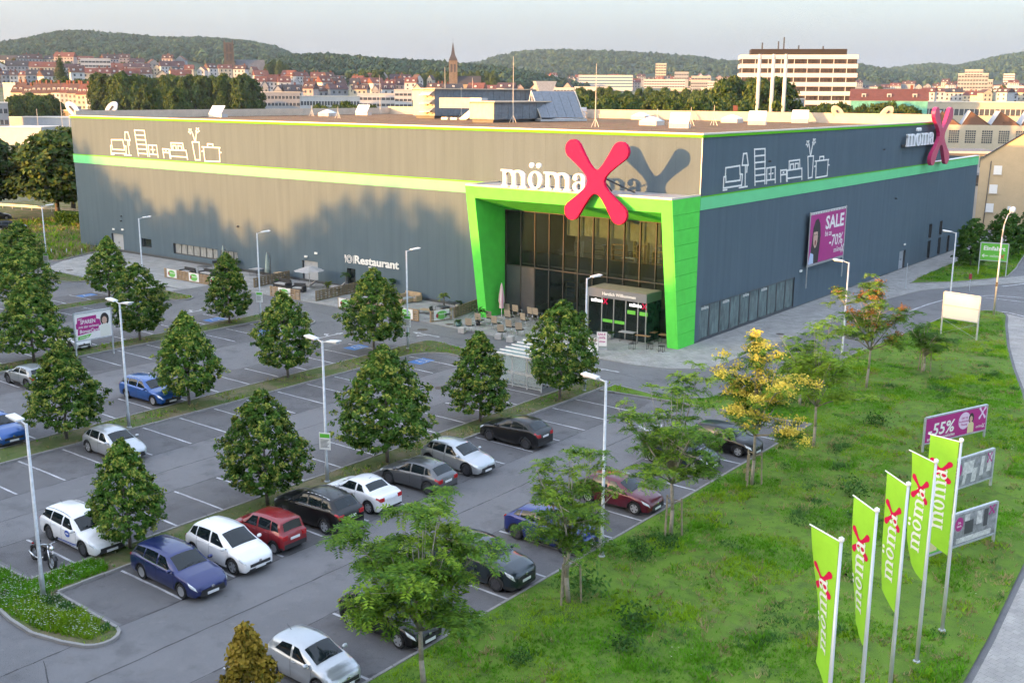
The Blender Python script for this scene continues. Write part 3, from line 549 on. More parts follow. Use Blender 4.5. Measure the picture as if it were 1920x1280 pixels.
def wordmark(parent, M, h, depth, m, word='mOma', squeeze=1.0, name='letter', back=None, mb=None):
    """slab-serif letters, x-height h, on the frame M; returns end of the word"""
    x = 0.0; one = mb
    for ch in word:
        P, w_ = GLY[ch](); b_ = one or MB()
        for k_, poly in enumerate(P): b_.ext([(p[0] * h * squeeze + x, p[1] * h, 0.0 + .0015 * k_) for p in poly], (0, 0, depth), 0, M)
        if one is None:
            o = b_.build(name, m, parent)
            if back: c_ = MB(); c_.box(x + .1 * h * squeeze, x + (w_ - .15) * h * squeeze, .1 * h, .2 * h, -.3, -.02, 0, M); c_.build('letter_rail', back, o)
        x += (w_ + .06) * h * squeeze
    return x
def crossmark(parent, M, sx, sy, depth, m, name='cross_emblem', mb=None):
    pts = xmark(sx, sy); b_ = mb or MB(); b_.ext([(p[0], p[1], 0) for p in pts], (0, 0, depth), 0, M)
    return None if mb else b_.build(name, m, parent)
sign = thing('store_sign', 'white store name letters with red cross emblem standing on the lime portal', 'sign', (-16.1, -4.35, 11.8))
wordmark(sign, face((0, -.1, .12), (1, 0, 0)), 1.42, .22, m_white, squeeze=1.03)
b = MB()
for i in range(12): b.tube((.3 + i * .78, .12, -.03), (.3 + i * .78, .12, .35), .03)
b.box(.1, 9.2, .1, .16, .3, .36); b.build('letter_support', m_dark, sign)
crossmark(sign, face((9.72, -.42, 1.02), (1, 0, 0)), 2.72, 2.78, .35, m_magenta)
b = MB(); b.tube((9.7, 0, 1.4), (10.9, 3.2, -.0), .06).tube((9.7, 0, 1.4), (8.7, 3.2, 0), .06).box(9.55, 9.85, -.05, .1, -.05, 1.6); b.build('emblem_brace', m_dark, sign)
sign2 = thing('store_sign', 'store name letters with magenta cross at the far top corner of the shaded side wall', 'sign', (0.1, 45.6, 13.9))
M_ = face((0.32, 0, 0.1), (0, 1, 0)); wordmark(sign2, M_, 1.35, .22, mat('shade_tinted_white', (0.78, 0.79, 0.82), .5), squeeze=1.16)  # letter white tinted cooler, the side wall's shade put into the colour
MB().box(.02, .2, -.2, 10.0, .05, .35).build('letter_rail', m_dark, sign2)
crossmark(sign2, face((0.55, 10.9, 0.95), (0, 1, 0)), 3.3, 2.95, .4, mat('magenta_emblem', (0.50, 0.02, 0.12), .35, coat=.3))
MB().box(-.0, .4, 10.7, 11.1, -.3, 1.8).build('emblem_brace', m_dark, sign2)
rs = thing('restaurant_lettering', 'white restaurant lettering with plate and cutlery symbol on the front wall', 'sign', (-40, -0.05, 2.5))
lettering('word', 'Restaurant', 1.12, m_white, rs, face((1.35, -.03, .22), (1, 0, 0)), .03, .03, width=6.15)
b = MB()
for r0 in (.42, .26):
    for poly in ring(.62, .55, r0, r0, r0 - .07, r0 - .07, 0, 360, 18): b.ext([(p[0], -.03, p[1]) for p in poly], (0, .03, 0))
for x in (.04, 1.18):
    b.box(x, x + .06, -.03, 0, .15, .95)
b.box(-.03, .03, -.032, -.002, .62, .95).box(.1, .15, -.032, -.002, .62, .95); b.build('plate_symbol', m_white, rs)
MB().box(3.35, 3.75, -.03, 0, -.02, .06).build('underline_mark', m_white, rs)
# line drawings of furniture on both walls
DRAW = {'armchair': [[(845, 850), (845, 808), (940, 808), (945, 855)], [(835, 855), (835, 915), (960, 920), (962, 860), (950, 855), (947, 890), (850, 885), (847, 855), (835, 855)], [(835, 926), (858, 927)], [(945, 931), (970, 932)]],
        'floor_lamp': [[(962, 745), (985, 745), (1000, 812), (957, 808), (962, 745)], [(980, 815), (985, 928)], [(992, 815), (992, 850)], [(965, 931), (1000, 933)]],
        'bookshelf': [[(1058, 935), (1040, 728), (1118, 732), (1132, 938)], [(1043, 767), (1121, 770)], [(1047, 805), (1124, 808)], [(1050, 842), (1127, 846)], [(1053, 879), (1129, 883)], [(1056, 915), (1131, 920)]],
        'cabinet': [[(1145, 940), (1140, 848), (1205, 850), (1212, 945)], [(1143, 920), (1210, 925)], [(1172, 850), (1175, 920)], [(1160, 885), (1165, 885)], [(1184, 886), (1189, 886)]],
        'nightstand': [[(1256, 948), (1250, 877), (1297, 880), (1302, 950)], [(1252, 905), (1299, 908)], [(1271, 893), (1277, 893)]],
        'bed': [[(1318, 880), (1315, 828), (1402, 830), (1408, 882)], [(1328, 880), (1328, 850), (1352, 850), (1354, 882)], [(1368, 882), (1367, 850), (1392, 852), (1394, 884)], [(1308, 952), (1303, 885), (1425, 888), (1432, 960)], [(1307, 935), (1430, 942)]],
        'vase': [[(1472, 818), (1522, 820), (1522, 962), (1488, 962), (1472, 818)], [(1494, 815), (1478, 750)], [(1497, 815), (1507, 742)], 'f1463,733', 'f1517,725'],
        'cooking_pot': [[(1540, 857), (1665, 862)], [(1580, 855), (1580, 832), (1617, 834), (1617, 858)], [(1550, 860), (1555, 970), (1660, 973), (1660, 862)], [(1548, 890), (1537, 892)], [(1662, 898), (1672, 900)]]}
def drawing(fn, u0, L, m):
    def cv(x, y):
        base = 928 + (x - 835) / 825 * 46; s = 66 + (x - 832) / 843 * 6
        return (x - 832) / 843 * L, (base - y) / s * 0.98
    for name, strokes in DRAW.items():
        b = MB(); q = [0]
        def seg(a, c, w=.065):
            a = Vector(a); c = Vector(c); d = (c - a).normalized(); nn = Vector((-d.y, d.x)) * w; a = a - d * w; c = c + d * w
            dz = .03 + .0012 * q[0]; q[0] += 1
            P = [a - nn, c - nn, c + nn, a + nn]
            b.ext([fn(u0 + p.x, 11.95 + p.y, -.004) for p in P], tuple(Vector(fn(0, 0, -dz)) - Vector(fn(0, 0, 0))))
        for s in strokes:
            if isinstance(s, str):
                cx, cy = map(int, s[1:].split(',')); c0 = cv(cx, cy)
                for k_ in range(5):
                    a_ = R(90 + 72 * k_); a2 = R(90 + 72 * (k_ + 1)); am = (a_ + a2) / 2
                    seg((c0[0] + .16 * math.cos(a_), c0[1] + .16 * math.sin(a_)), (c0[0] + .36 * math.cos(am), c0[1] + .3 * math.sin(am)), .04); seg((c0[0] + .36 * math.cos(am), c0[1] + .3 * math.sin(am)), (c0[0] + .16 * math.cos(a2), c0[1] + .16 * math.sin(a2)), .04)
            else:
                P = [cv(*p) for p in s]
                for a, c in zip(P, P[1:]): seg(a, c)
        b.build(name + '_drawing', m, store)
drawing(fl, -81.0, 21.8, m_white); drawing(fr, 3.7, 21.8, m_white)
# ---- things on the roof
m_sky = mat('skylight_dome', (0.72, 0.76, 0.80), 0.25, 0, 0.05, 2)
def dome(x, y, label):
    t_ = thing('roof_skylight', label, 'skylight', (x, y, 16.1))
    MB().box(-1.1, 1.1, -.9, .9, 0, .5).build('kerb_frame', mat('skylight_base', (.55, .52, .48), .6), t_)
    P = [[(1.08 * u * (1 - .0 * v), .88 * v, .5 + .45 * (1 - u * u) * (1 - v * v) ** .7) for v in np.linspace(-1, 1, 9)] for u in np.linspace(-1, 1, 9)]
    MB().grid(P).build('dome', m_sky, t_, True)
for x, y, lb in ((-81.6, 36.3, 'white domed skylight nearest the leftmost mast on the roof'), (-39.0, 55.0, 'white domed skylight farther from the roof edge, behind another dome'), (-23.0, 31.0, 'white domed skylight nearest the front roof edge'), (-22.2, 49.0, 'white domed skylight beside the shaded side parapet')): dome(x, y, lb)
def vent(x, y, label, rz=0.0):
    t_ = thing('smoke_vent', label, 'roof hatch', (x, y, 16.1), rz)
    MB().box(-1.0, 1.0, -.8, .8, 0, .4).build('vent_base', m_galv, t_)
    MB().ext([(-1.0, -.8, .42), (1.0, -.8, .42), (1.0, .35, 1.5), (-1.0, .35, 1.5)], (0, -.05, .07)).build('flap', m_sky, t_)
for x, y, lb in ((-15.5, 24.0, 'open white roof hatch close to the sunlit corner'), (-15.5, 42.0, 'open white roof hatch midway along the side parapet'), (-15.7, 54.5, 'open white roof hatch farthest along the side parapet'), (-84, 46, 'open white roof hatch by the rear left parapet'), (-86, 20, 'open white roof hatch over the far left of the roof')): vent(x, y, lb, R(20))
def vbox(x, y, lb):
    t_ = thing('ventilation_cowl', lb, 'vent', (x, y, 16.1)); MB().box(-.75, .75, -.75, .75, 0, .8).build('base', m_white, t_); MB().box(-.85, .85, -.85, .85, .95, 1.5).box(-.6, .6, -.6, .6, .8, .95).build('cowl_head', m_sky, t_)
vbox(-54.5, 55.5, 'white square vent cowl nearer the tilted rooftop screen'); vbox(-49.5, 55.0, 'white square vent cowl to the right of its twin')
# rooftop air-handling plant
m_hv = mat('ventilation_steel', (0.16, 0.19, 0.22), 0.7, 0.1, 0.2, 2, bump=.1, bscale=6); m_hl = mat('pale_hvac_panel', (0.55, 0.47, 0.36), 0.6, 0, 0.12, 1.5)
def hvac(label, P, sz, rz, hood):
    t_ = thing('air_handling_unit', label, 'ventilation unit', P, rz); lx, ly, lz = sz
    MB().box(0, lx, 0, ly, .35, lz).build('casing', m_hv, t_); MB().box(-.3, lx + .3, -.3, ly + .3, lz, lz + .14).build('cap', m_hl, t_); MB().box(.2, lx - .2, .3, ly - .3, 0, .34).build('base_frame', m_dark, t_)
    n_ = int(lx / 1.25)
    for i in range(n_):
        a = i * lx / n_ + .05; MB().box(a, a + lx / n_ - .1, -.03, -.004, .45, lz * .5 - .04).build('panel', m_hv, t_); MB().box(a, a + lx / n_ - .1, -.03, -.004, lz * .5 + .04, lz - .1).build('panel', m_hv, t_)
    MB().box(-.04, -.004, 0.06, ly - .06, .45, lz - .1).build('end_panel', m_hl, t_)
    if hood:
        for k_ in range(3):
            z = lz - .95 - k_ * 1.1
            MB().ext([(-.05, .1, z + .7), (-.05, 2.0, z + .7), (-1.0, 2.0, z + .15), (-1.0, .1, z + .15)], (0, 0, .06)).build('rain_hood', m_galv, t_)
            for a in (.55, 1.5): MB().lathe([(.38, 0), (.42, .1), (.35, .2)], 14, 0, Matrix.Translation((-.05, a, z + .25)) @ Matrix.Rotation(R(-90), 4, 'Y')).build('fan_cowl', m_hl, t_)
    return t_
hvac('tall steel air handling unit with stacked rain hoods on the roof', (-60.0, 36.0, 16.1), (24, 4.0, 3.9), R(90), True)
a2 = hvac('low wide steel ventilation unit with riveted panels beside the tilted screen', (-41.1, 25.4, 16.1), (12.3, 3.8, 2.35), R(90), False)
dk = thing('roof_duct', 'angular pale and grey ventilation duct on concrete sleepers', 'duct', (-56.5, 33.0, 16.1), R(12))
MB().box(0, 4.6, 0, 1.8, 1.5, 2.8).build('duct_run', m_hl, dk); MB().ext([(4.6, 0, 1.5), (6.2, 0, 1.5), (6.2, 0, 2.8), (4.6, 0, 2.8)], (0, 1.8, 0)).build('duct_bend', m_galv, dk); MB().ext([(3.0, -.2, .1), (4.2, -.2, .1), (6.0, -.2, 1.45), (4.8, -.2, 1.45)], (0, 1.6, 0)).build('duct_drop', m_galv, dk)
for x in (.2, 1.6, 3.0): MB().box(x, x + .9, .1, 1.5, 0, .3).build('sleeper', m_cap, dk)
sc = thing('tilted_screen', 'tilted grey panelled rooftop screen on a triangular steel frame', 'roof screen', (-40.4, 33.8, 16.1), R(71))
for i in range(5):
    MB().ext([(i * 1.3, 0, .5), (i * 1.3 + 1.26, 0, .5), (i * 1.3 + 1.26, 2.1, 3.7), (i * 1.3, 2.1, 3.7)], (0, .08, -.05)).build('screen_panel', mat('screen_sheet', (0.20, 0.22, 0.25), .5, .3, .15, 3), sc)
for x in (-.1, 6.6): bars('frame_bar', [(x, -.1, .35), (x, 2.15, 3.75), (x, 3.2, .35), (x, -.1, .35)], .07, m_cap, sc); bars('frame_bar', [(x, 2.1, 3.7), (x, 1.6, .35)], .05, m_cap, sc)
MB().box(-.3, 6.8, -.3, 3.4, .05, .3).build('base_grid', m_galv, sc)
fb = thing('roof_terminal', 'flared grey exhaust terminal standing behind the low ventilation unit', 'exhaust', (-57.0, 57.0, 16.1), R(50))
MB().add([(-1, -1, 0), (1, -1, 0), (1, 1, 0), (-1, 1, 0), (-.8, -.8, 3.2), (.8, -.8, 3.2), (.8, .8, 3.2), (-.8, .8, 3.2), (-1.6, -1, 5.2), (1.6, -1, 5.2), (1.6, 1, 5.2), (-1.6, 1, 5.2)], [(0, 1, 5, 4), (1, 2, 6, 5), (2, 3, 7, 6), (3, 0, 4, 7), (4, 5, 9, 8), (5, 6, 10, 9), (6, 7, 11, 10), (7, 4, 8, 11), (8, 9, 10, 11)]).build('flared_body', m_galv, fb)
for i, (px, py, h, y) in enumerate(((713, 214, 6.2, 0), (835, 222, 6.8, 0), (865, 222, 4.2, 0), (886, 216, 5.8, 0), (962, 230, 7.6, 0), (1116, 238, 6.4, 0), (585, 218, 1.6, 0), (634, 222, 1.6, 0), (1295, 236, 2.0, 0), (1338, 235, 2.2, 0), (1232, 232, 1.7, 0), (1001, 215, 5, 0))):
    P = gnd(px, py, 16.12)
    t_ = thing('lightning_rod', ['thin pale mast on a tripod over the front parapet, tallest on the left roof', 'tall mast before the stacked rain hoods', 'shorter mast just right of the tall one by the rain hoods', 'mast behind the grey ventilation unit', 'tallest thin mast standing by the low panelled unit', 'thin mast just right of the tilted screen', 'short rod near the left roof edge', 'short rod right of the leftmost dome', 'small rod beside the open hatch near the corner', 'small rod nearest the roof corner', 'small rod left of the near domed skylight', 'mast above the middle of the low unit'][i], 'mast', P)
    MB().tube((0, 0, 0), (0, 0, h), .055, .02, 6).build('rod', m_cap, t_)
    for a in (0, 120, 240): MB().tube((.45 * math.cos(R(a)), .45 * math.sin(R(a)), 0), (0, 0, .9), .025, n=4).build('tripod_leg', m_cap, t_)
# backs of the cross emblems of the rear walls, rising over the parapet
for i, (px, py, q, lb) in enumerate(((146, 203, 1, 'white back of a cross arm over the far left roof corner'), (197, 203, -1, 'white back of a second cross arm right of the left roof corner'), (1583, 220, 1, 'pale oval back of a cross arm over the rear parapet, left of the pair'), (1650, 220, -1, 'pale oval back of a cross arm over the rear parapet, right of the pair'))):
    dr = wray(px, py); P = CAM + dr * ((57.9 - CAM.y) / dr.y) if i > 1 else CAM + dr * ((-90.2 - CAM.x) / dr.x)
    t_ = thing('emblem_arm', lb, 'sign back', (P.x, P.y, 16.3), YAW)
    A = [(p[0], 0, p[1]) for p in ell(0, 1.2, .62, 1.15, 0, 360, 18)]
    Mq = Matrix.Rotation(R(-38 * q if i < 2 or True else 0), 4, 'Y')
    MB().ext(A, (0, .35, 0), 0, Mq).build('arm_shell', m_sky if i < 2 else m_hl, t_); MB().box(-.10, .10, -.08, -.005, .7, 1.7, 0, Mq).build('arm_stiffener', m_dark, t_)
# ---------------------------------------------------------------- vegetation
def leaf_mat(name, col, var=0.35, scale=3.0, tr=0.25, rough=0.6):
    m = bpy.data.materials.new(name); m.use_nodes = True; n, l, b = nodes_of(m); b.inputs['Roughness'].default_value = rough; b.inputs['Specular IOR Level'].default_value = 0.12
    tc = n.new('ShaderNodeTexCoord'); t = n.new('ShaderNodeTexNoise'); t.inputs['Scale'].default_value = scale; t.inputs['Detail'].default_value = 3; l.new(tc.outputs['Object'], t.inputs[0])
    oi = n.new('ShaderNodeObjectInfo'); ad = n.new('ShaderNodeMath'); ad.operation = 'MULTIPLY_ADD'; ad.inputs[1].default_value = 0.25; l.new(oi.outputs['Random'], ad.inputs[0]); l.new(t.outputs[0], ad.inputs[2])
    cr = n.new('ShaderNodeValToRGB'); cr.color_ramp.elements[0].position = 0.35; cr.color_ramp.elements[1].position = 0.85
    cr.color_ramp.elements[0].color = (*[x * (1 - var) for x in col], 1); cr.color_ramp.elements[1].color = (*[min(1, x * (1 + var)) for x in col], 1)
    l.new(ad.outputs[0], cr.inputs[0]); l.new(cr.outputs[0], b.inputs['Base Color'])
    ts = n.new('ShaderNodeBsdfTranslucent'); l.new(cr.outputs[0], ts.inputs[0]); mx = n.new('ShaderNodeMixShader'); mx.inputs[0].default_value = tr
    l.new(b.outputs[0], mx.inputs[1]); l.new(ts.outputs[0], mx.inputs[2]); l.new(mx.outputs[0], n['Material Output'].inputs[0]); MATS[name] = m; return m
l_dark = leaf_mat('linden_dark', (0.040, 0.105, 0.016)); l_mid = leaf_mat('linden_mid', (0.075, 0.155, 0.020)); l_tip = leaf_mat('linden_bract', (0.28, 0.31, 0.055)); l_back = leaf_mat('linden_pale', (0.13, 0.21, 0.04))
a_mid = leaf_mat('pinnate_green', (0.10, 0.195, 0.018)); a_lite = leaf_mat('pinnate_light', (0.19, 0.30, 0.025)); a_dark = leaf_mat('pinnate_dark', (0.055, 0.13, 0.02))
y_lite = leaf_mat('yellow_panicle', (0.78, 0.60, 0.10)); o_lite = leaf_mat('orange_panicle', (0.34, 0.17, 0.05))
g_a = leaf_mat('grass_green', (0.10, 0.265, 0.012), scale=0.35); g_b = leaf_mat('grass_yellow', (0.20, 0.34, 0.014), scale=0.5); g_c = leaf_mat('grass_dry', (0.28, 0.24, 0.11), scale=0.6); g_d = leaf_mat('weed_dark', (0.06, 0.15, 0.035)); w_fl = leaf_mat('white_flower', (0.62, 0.64, 0.58))
m_bark = mat('grey_bark', (0.15, 0.13, 0.11), 0.9, 0, 0.3, 6, bump=.3); m_stake = mat('stake_wood', (0.26, 0.22, 0.16), 0.9, 0, 0.25, 5); m_barkl = mat('pale_bark', (0.30, 0.27, 0.22), 0.9, 0, 0.25, 6)

def cards(c, nrm, ax, L, Wd):
    """diamond leaves: centre, normal, axis, half length, half width -> vertex and face arrays"""
    ax = ax - nrm * np.sum(ax * nrm, 1, keepdims=True); ax /= np.linalg.norm(ax, axis=1, keepdims=True) + 1e-9
    sd_ = np.cross(nrm, ax); L = np.asarray(L).reshape(-1, 1); Wd = np.asarray(Wd).reshape(-1, 1)
    v = np.stack([c - ax * L, c + sd_ * Wd - ax * L * .15, c + ax * L, c - sd_ * Wd - ax * L * .15], 1).reshape(-1, 3)
    return v
def np_mesh(name, v, k, mats, mi=None, extra=None):
    """mesh from (n*k,3) vertex array of n k-gons plus an optional MB appended at material index offset"""
    nv = len(v); nf = nv // k; me = bpy.data.meshes.new(name)
    ev, ef, em = ([], [], []) if extra is None else (extra.v, extra.f, extra.m)
    loops = np.arange(nv, dtype=np.int32); starts = np.arange(0, nv, k, dtype=np.int32); 
    el = np.array([i + nv for f in ef for i in f], dtype=np.int32); es = []; s_ = nv
    for f in ef: es.append(s_); s_ += len(f)
    allv = np.vstack([v, np.array(ev, dtype=float).reshape(-1, 3)]) if ev else v
    me.vertices.add(len(allv)); me.vertices.foreach_set('co', allv.astype(np.float32).ravel())
    me.loops.add(nv + len(el)); me.loops.foreach_set('vertex_index', np.concatenate([loops, el]) if len(el) else loops)
    me.polygons.add(nf + len(ef)); me.polygons.foreach_set('loop_start', np.concatenate([starts, np.array(es, dtype=np.int32)]) if es else starts)
    for m in mats: me.materials.append(m)
    idx = np.zeros(nf + len(ef), dtype=np.int32)
    if mi is not None: idx[:nf] = mi
    if em: idx[nf:] = em
    me.polygons.foreach_set('material_index', idx); me.update(calc_edges=True); me.validate(); return me
def rdir(rs, n):
    v = rs.normal(size=(n, 3)); return v / np.linalg.norm(v, axis=1, keepdims=True)
def crown_cards(rs, h0, h1, rmax, nclump, nleaf, size, prof, droop=0.3, spread=0.27, tipbias=1.0, squash=1.0):
    t = rs.beta(1.25, 1.5, nclump); a = rs.uniform(0, 2 * np.pi, nclump); inner = rs.uniform(0, 1, nclump) ** 0.33
    lob = 1 + .12 * np.sin(a * 3 + t * 9 + rs.uniform(0, 6)) + .11 * np.sin(a * 5 - t * 13 + rs.uniform(0, 6)) + .10 * np.sin(a * 9 + t * 31)
    rr = rmax * np.interp(t, prof[0], prof[1]) * (0.35 + .68 * inner) * lob
    C = np.stack([rr * np.cos(a), rr * np.sin(a), h0 + (h1 - h0) * t], 1)
    N_ = nclump * nleaf; cc = np.repeat(C, nleaf, 0); aa = np.repeat(a, nleaf)
    off = rdir(rs, N_) * (rs.uniform(0, 1, (N_, 1)) ** .5) * spread; off[:, 2] *= .75
    c = cc + off; out = np.stack([np.cos(aa), np.sin(aa), np.full(N_, .35)], 1)
    nrm = out * .9 + np.array([0, 0, .5]) + rs.normal(size=(N_, 3)) * .65; nrm /= np.linalg.norm(nrm, axis=1, keepdims=True)
    ax = out * .6 + np.array([0, 0, -droop]) + rs.normal(size=(N_, 3)) * .5
    L = size * rs.uniform(.7, 1.3, N_); v = cards(c, nrm, ax, L, L * .62)
    tt = np.repeat(t, nleaf); rel = np.repeat(inner, nleaf); clr = np.repeat(rs.uniform(0, 1, nclump), nleaf); u = rs.uniform(0, 1, N_)
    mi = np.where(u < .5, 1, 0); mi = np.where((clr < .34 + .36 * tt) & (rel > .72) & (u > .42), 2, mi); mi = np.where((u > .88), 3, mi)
    return v, mi
PROF = ([0, .06, .25, .5, .75, .92, 1], [.45, .78, 1.0, .84, .50, .20, .03])
def trunk_mb(h, r, rs, mi=0, limbs=10, spread=1.2):
    b_ = MB(); p = [(rs.normal() * .03 * i, rs.normal() * .03 * i, h * i / 5) for i in range(6)]
    b_.path(p, [r * (1 - .16 * i) for i in range(6)], 7, mi)
    for i in range(limbs):
        z = h * rs.uniform(.25, .85); a = rs.uniform(0, 6.28); L = spread * rs.uniform(.6, 1) * (1.15 - z / h)
        q = Vector((math.cos(a) * L, math.sin(a) * L, z + L * .6)); s_ = Vector((0, 0, z)); mid = (s_ + q) / 2 + Vector((0, 0, -.05))
        b_.path([s_, mid, q], [r * .4, r * .25, r * .1], 5, mi)
    return b_
LIND = []
PROFS = (PROF, ([0, .05, .2, .45, .7, .9, 1], [.35, .7, .98, .95, .66, .30, .05]), ([0, .08, .3, .55, .8, .93, 1], [.55, .85, 1.0, .80, .45, .22, .04]), ([0, .06, .22, .42, .62, .85, 1], [.4, .85, 1.0, .82, .70, .34, .08]), ([0, .1, .35, .6, .78, .94, 1], [.5, .8, 1.0, .92, .66, .25, .05]), ([0, .05, .15, .4, .7, .88, 1], [.5, .9, 1.0, .86, .5, .22, .04]))
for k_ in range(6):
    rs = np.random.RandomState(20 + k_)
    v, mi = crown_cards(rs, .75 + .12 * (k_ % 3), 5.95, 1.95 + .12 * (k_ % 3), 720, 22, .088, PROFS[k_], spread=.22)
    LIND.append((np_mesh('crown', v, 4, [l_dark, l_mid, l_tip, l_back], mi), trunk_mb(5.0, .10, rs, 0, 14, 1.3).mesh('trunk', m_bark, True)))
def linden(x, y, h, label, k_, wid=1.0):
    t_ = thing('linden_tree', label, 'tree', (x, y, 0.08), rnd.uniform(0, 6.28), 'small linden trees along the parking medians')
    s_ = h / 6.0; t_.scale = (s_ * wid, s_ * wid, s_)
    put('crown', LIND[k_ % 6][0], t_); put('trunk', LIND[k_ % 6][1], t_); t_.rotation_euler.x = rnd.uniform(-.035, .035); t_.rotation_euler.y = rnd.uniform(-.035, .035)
for i, (x, y, h, w_, lb) in enumerate((
        (.23, -50.9, 5.0, .92, 'linden tree beside the white estate car with blue livery, nearest the kerbed island end'),
        (.96, -43.94, 5.7, 1.0, 'linden tree behind the red and white hatchbacks'),
        (1.1, -35.9, 6.5, 1.05, 'large linden tree just behind the dark grey hatchback'),
        (.2, -27.0, 5.6, 1.0, 'linden tree beside the black crossover, left of the trolley shelter'),
        (1.1, -20.0, 6.5, .95, 'dense linden tree right of the trolley shelter, before the entrance'),
        (-16.0, -44.5, 5.8, 1.0, 'linden tree between the small grey hatchback and the silver hatchback'),
        (-16.5, -35.85, 6.0, 1.0, 'linden tree touching the nose of the blue estate car'),
        (-16.8, -27.5, 6.1, .95, 'linden tree alone in the middle of the second median'),
        (-17.5, -18.4, 6.5, 1.0, 'linden tree before the pallet fence at the end of the second median'),
        (-34.7, -18.7, 6.1, .95, 'linden tree nearest the terrace with gauze banners at the third median'),
        (-34.9, -27.3, 6.2, 1.0, 'linden tree right behind the magenta and white billboard'),
        (-34.6, -36.3, 6.2, 1.15, 'broad linden tree left of the magenta and white billboard'),
        (-53.2, -18.6, 6.0, 1.0, 'linden tree in front of the pale double door in the far front wall'),
        (-52.4, -27.2, 6.3, 1.15, 'linden tree at the left picture edge above the small car'),
        (-69.5, -18.8, 6.2, 1.1, 'farthest linden tree on the left, near the hedge'),
        (-66.5, -22.5, 5.6, 1.1, 'linden tree at the left edge between far median trees'),
        (-88.5, -1.2 - 14, 6.8, .9, 'slim dark tree before the road at the far left'))): linden(x, y, h, lb, i, w_)

def pinnate(rs, h, spread, ntips, frond, flowers=0.0, dense=1.0, two_tier=False):
    """loose crown of feather-like leaves: rosettes of fronds at branch tips"""
    tr = MB(); fork = h * rs.uniform(.30, .36); top = Vector((rs.normal() * .1, rs.normal() * .1, fork)); tr.path([(0, 0, 0), (rs.normal() * .04, rs.normal() * .04, fork * .5), top], [.10, .085, .07], 8)
    tips = []; nl = 7
    for i in range(nl):
        a = 2 * math.pi * i / nl + rs.uniform(-.3, .3); L = spread * rs.uniform(.65, 1.05); zz = h * (.42 + .5 * ((i * 3) % 7) / 6.0) + rs.uniform(-.2, .2); L *= 1.12 - .5 * max(0, zz / h - .6)
        e = Vector((math.cos(a) * L, math.sin(a) * L, zz)); m_ = (top + e) / 2 + Vector((0, 0, .25)); tr.path([top, m_, e], [.05, .035, .018], 5)
        for j in range(max(2, ntips // nl)):
            t = rs.uniform(.35, 1.02); p = (top.lerp(m_, t * 2) if t < .5 else m_.lerp(e, t * 2 - 1)); q = p + Vector((rs.normal() * .45, rs.normal() * .45, rs.uniform(0, .55)))
            tr.tube(p, q, .015, .008, 4); tips.append(q)
    for j in range(ntips // 5):
        q = top + Vector((rs.normal() * .45, rs.normal() * .45, rs.uniform(.35, 1.0) * (h - fork) * .98)); tr.tube(top + (q - top) * .2, q, .03, .01, 4); tips.append(q)
    C = []; A = []; Nn = []; L_ = []; W_ = []; MI = []
    for q in tips:
        nf = int(rs.randint(8, 13) * dense); shade = rs.uniform()
        for f in range(nf):
            a = rs.uniform(0, 6.28); d = np.array([math.cos(a), math.sin(a), rs.uniform(-.05, .75)]); d /= np.linalg.norm(d); Lf = frond * rs.uniform(.65, 1.15); p = np.array(q); npair = 8; cur = p
            for s_ in range(npair):
                t = (s_ + 1) / npair; dd = d + np.array([0, 0, -1.05 * t * t]); dd /= np.linalg.norm(dd); cur = cur + dd * Lf / npair
                side = np.cross(dd, [0, 0, 1.0]); side /= np.linalg.norm(side) + 1e-6; up = np.cross(side, dd); ll = Lf * .17 * (1 - .45 * abs(t - .45))
                for sg in (-1, 1):
                    ax = side * sg + dd * .45 + np.array([0, 0, -.35]); C.append(cur + ax / np.linalg.norm(ax) * ll); A.append(ax); Nn.append(up + rs.normal(size=3) * .25); L_.append(ll); W_.append(ll * .33)
                    MI.append(1 if (shade > .55 and rs.uniform() < .75) else (2 if rs.uniform() < .3 else 0))
        if flowers and rs.uniform() < flowers:
            n_ = 70; o = rs.normal(size=(n_, 3)) * np.array([.19, .19, .12]) + np.array(q) + np.array([0, 0, .22])
            for p in o: C.append(p); A.append(rs.normal(size=3)); Nn.append(rs.normal(size=3)); L_.append(.06); W_.append(.05); MI.append(3)
    Nn = np.array(Nn); Nn /= np.linalg.norm(Nn, axis=1, keepdims=True); v = cards(np.array(C), Nn, np.array(A), L_, W_)
    return v, np.array(MI), tr
def street_tree(x, y, h, spread, ntips, seed, label, flowers=0.0, fmat=None, frond=.62, stakes=True, mats=None, dense=1.0):
    rs = np.random.RandomState(seed); v, mi, tr = pinnate(rs, h, spread, ntips, frond, flowers, dense)
    t_ = thing('tree_of_heaven', label, 'tree', (x, y, .09), 0, 'feathery young trees on the lawn edge')
    put('crown', np_mesh('crown', v, 4, (mats or [a_mid, a_lite, a_dark]) + [fmat or y_lite], mi), t_); tr.build('trunk', m_barkl, t_, True)
    if stakes:
        for a in (30, 150, 270): MB().tube((.5 * math.cos(R(a)), .5 * math.sin(R(a)), 0), (.42 * math.cos(R(a)), .42 * math.sin(R(a)), 1.75), .045, .04, 6).build('stake', m_stake, t_)
        for a, c in ((30, 150), (150, 270), (270, 30)): MB().tube((.43 * math.cos(R(a)), .43 * math.sin(R(a)), 1.6), (.43 * math.cos(R(c)), .43 * math.sin(R(c)), 1.62), .03, n=4).build('cross_rail', m_stake, t_)
street_tree(17.9, -51.3, 6.4, 2.3, 95, 1, 'bright green feathery tree leaning over the black car nearest the viewer', stakes=False, frond=.75)
street_tree(18.1, -43.2, 6.5, 2.0, 66, 2, 'feathery staked tree before the dark blue car')
street_tree(17.9, -34.9, 7.2, 2.5, 92, 3, 'two-tiered feathery staked tree before the dark red car')
street_tree(17.9, -26.7, 7.3, 2.3, 84, 4, 'tree full of yellow flower clusters at the lawn edge', .95, y_lite)
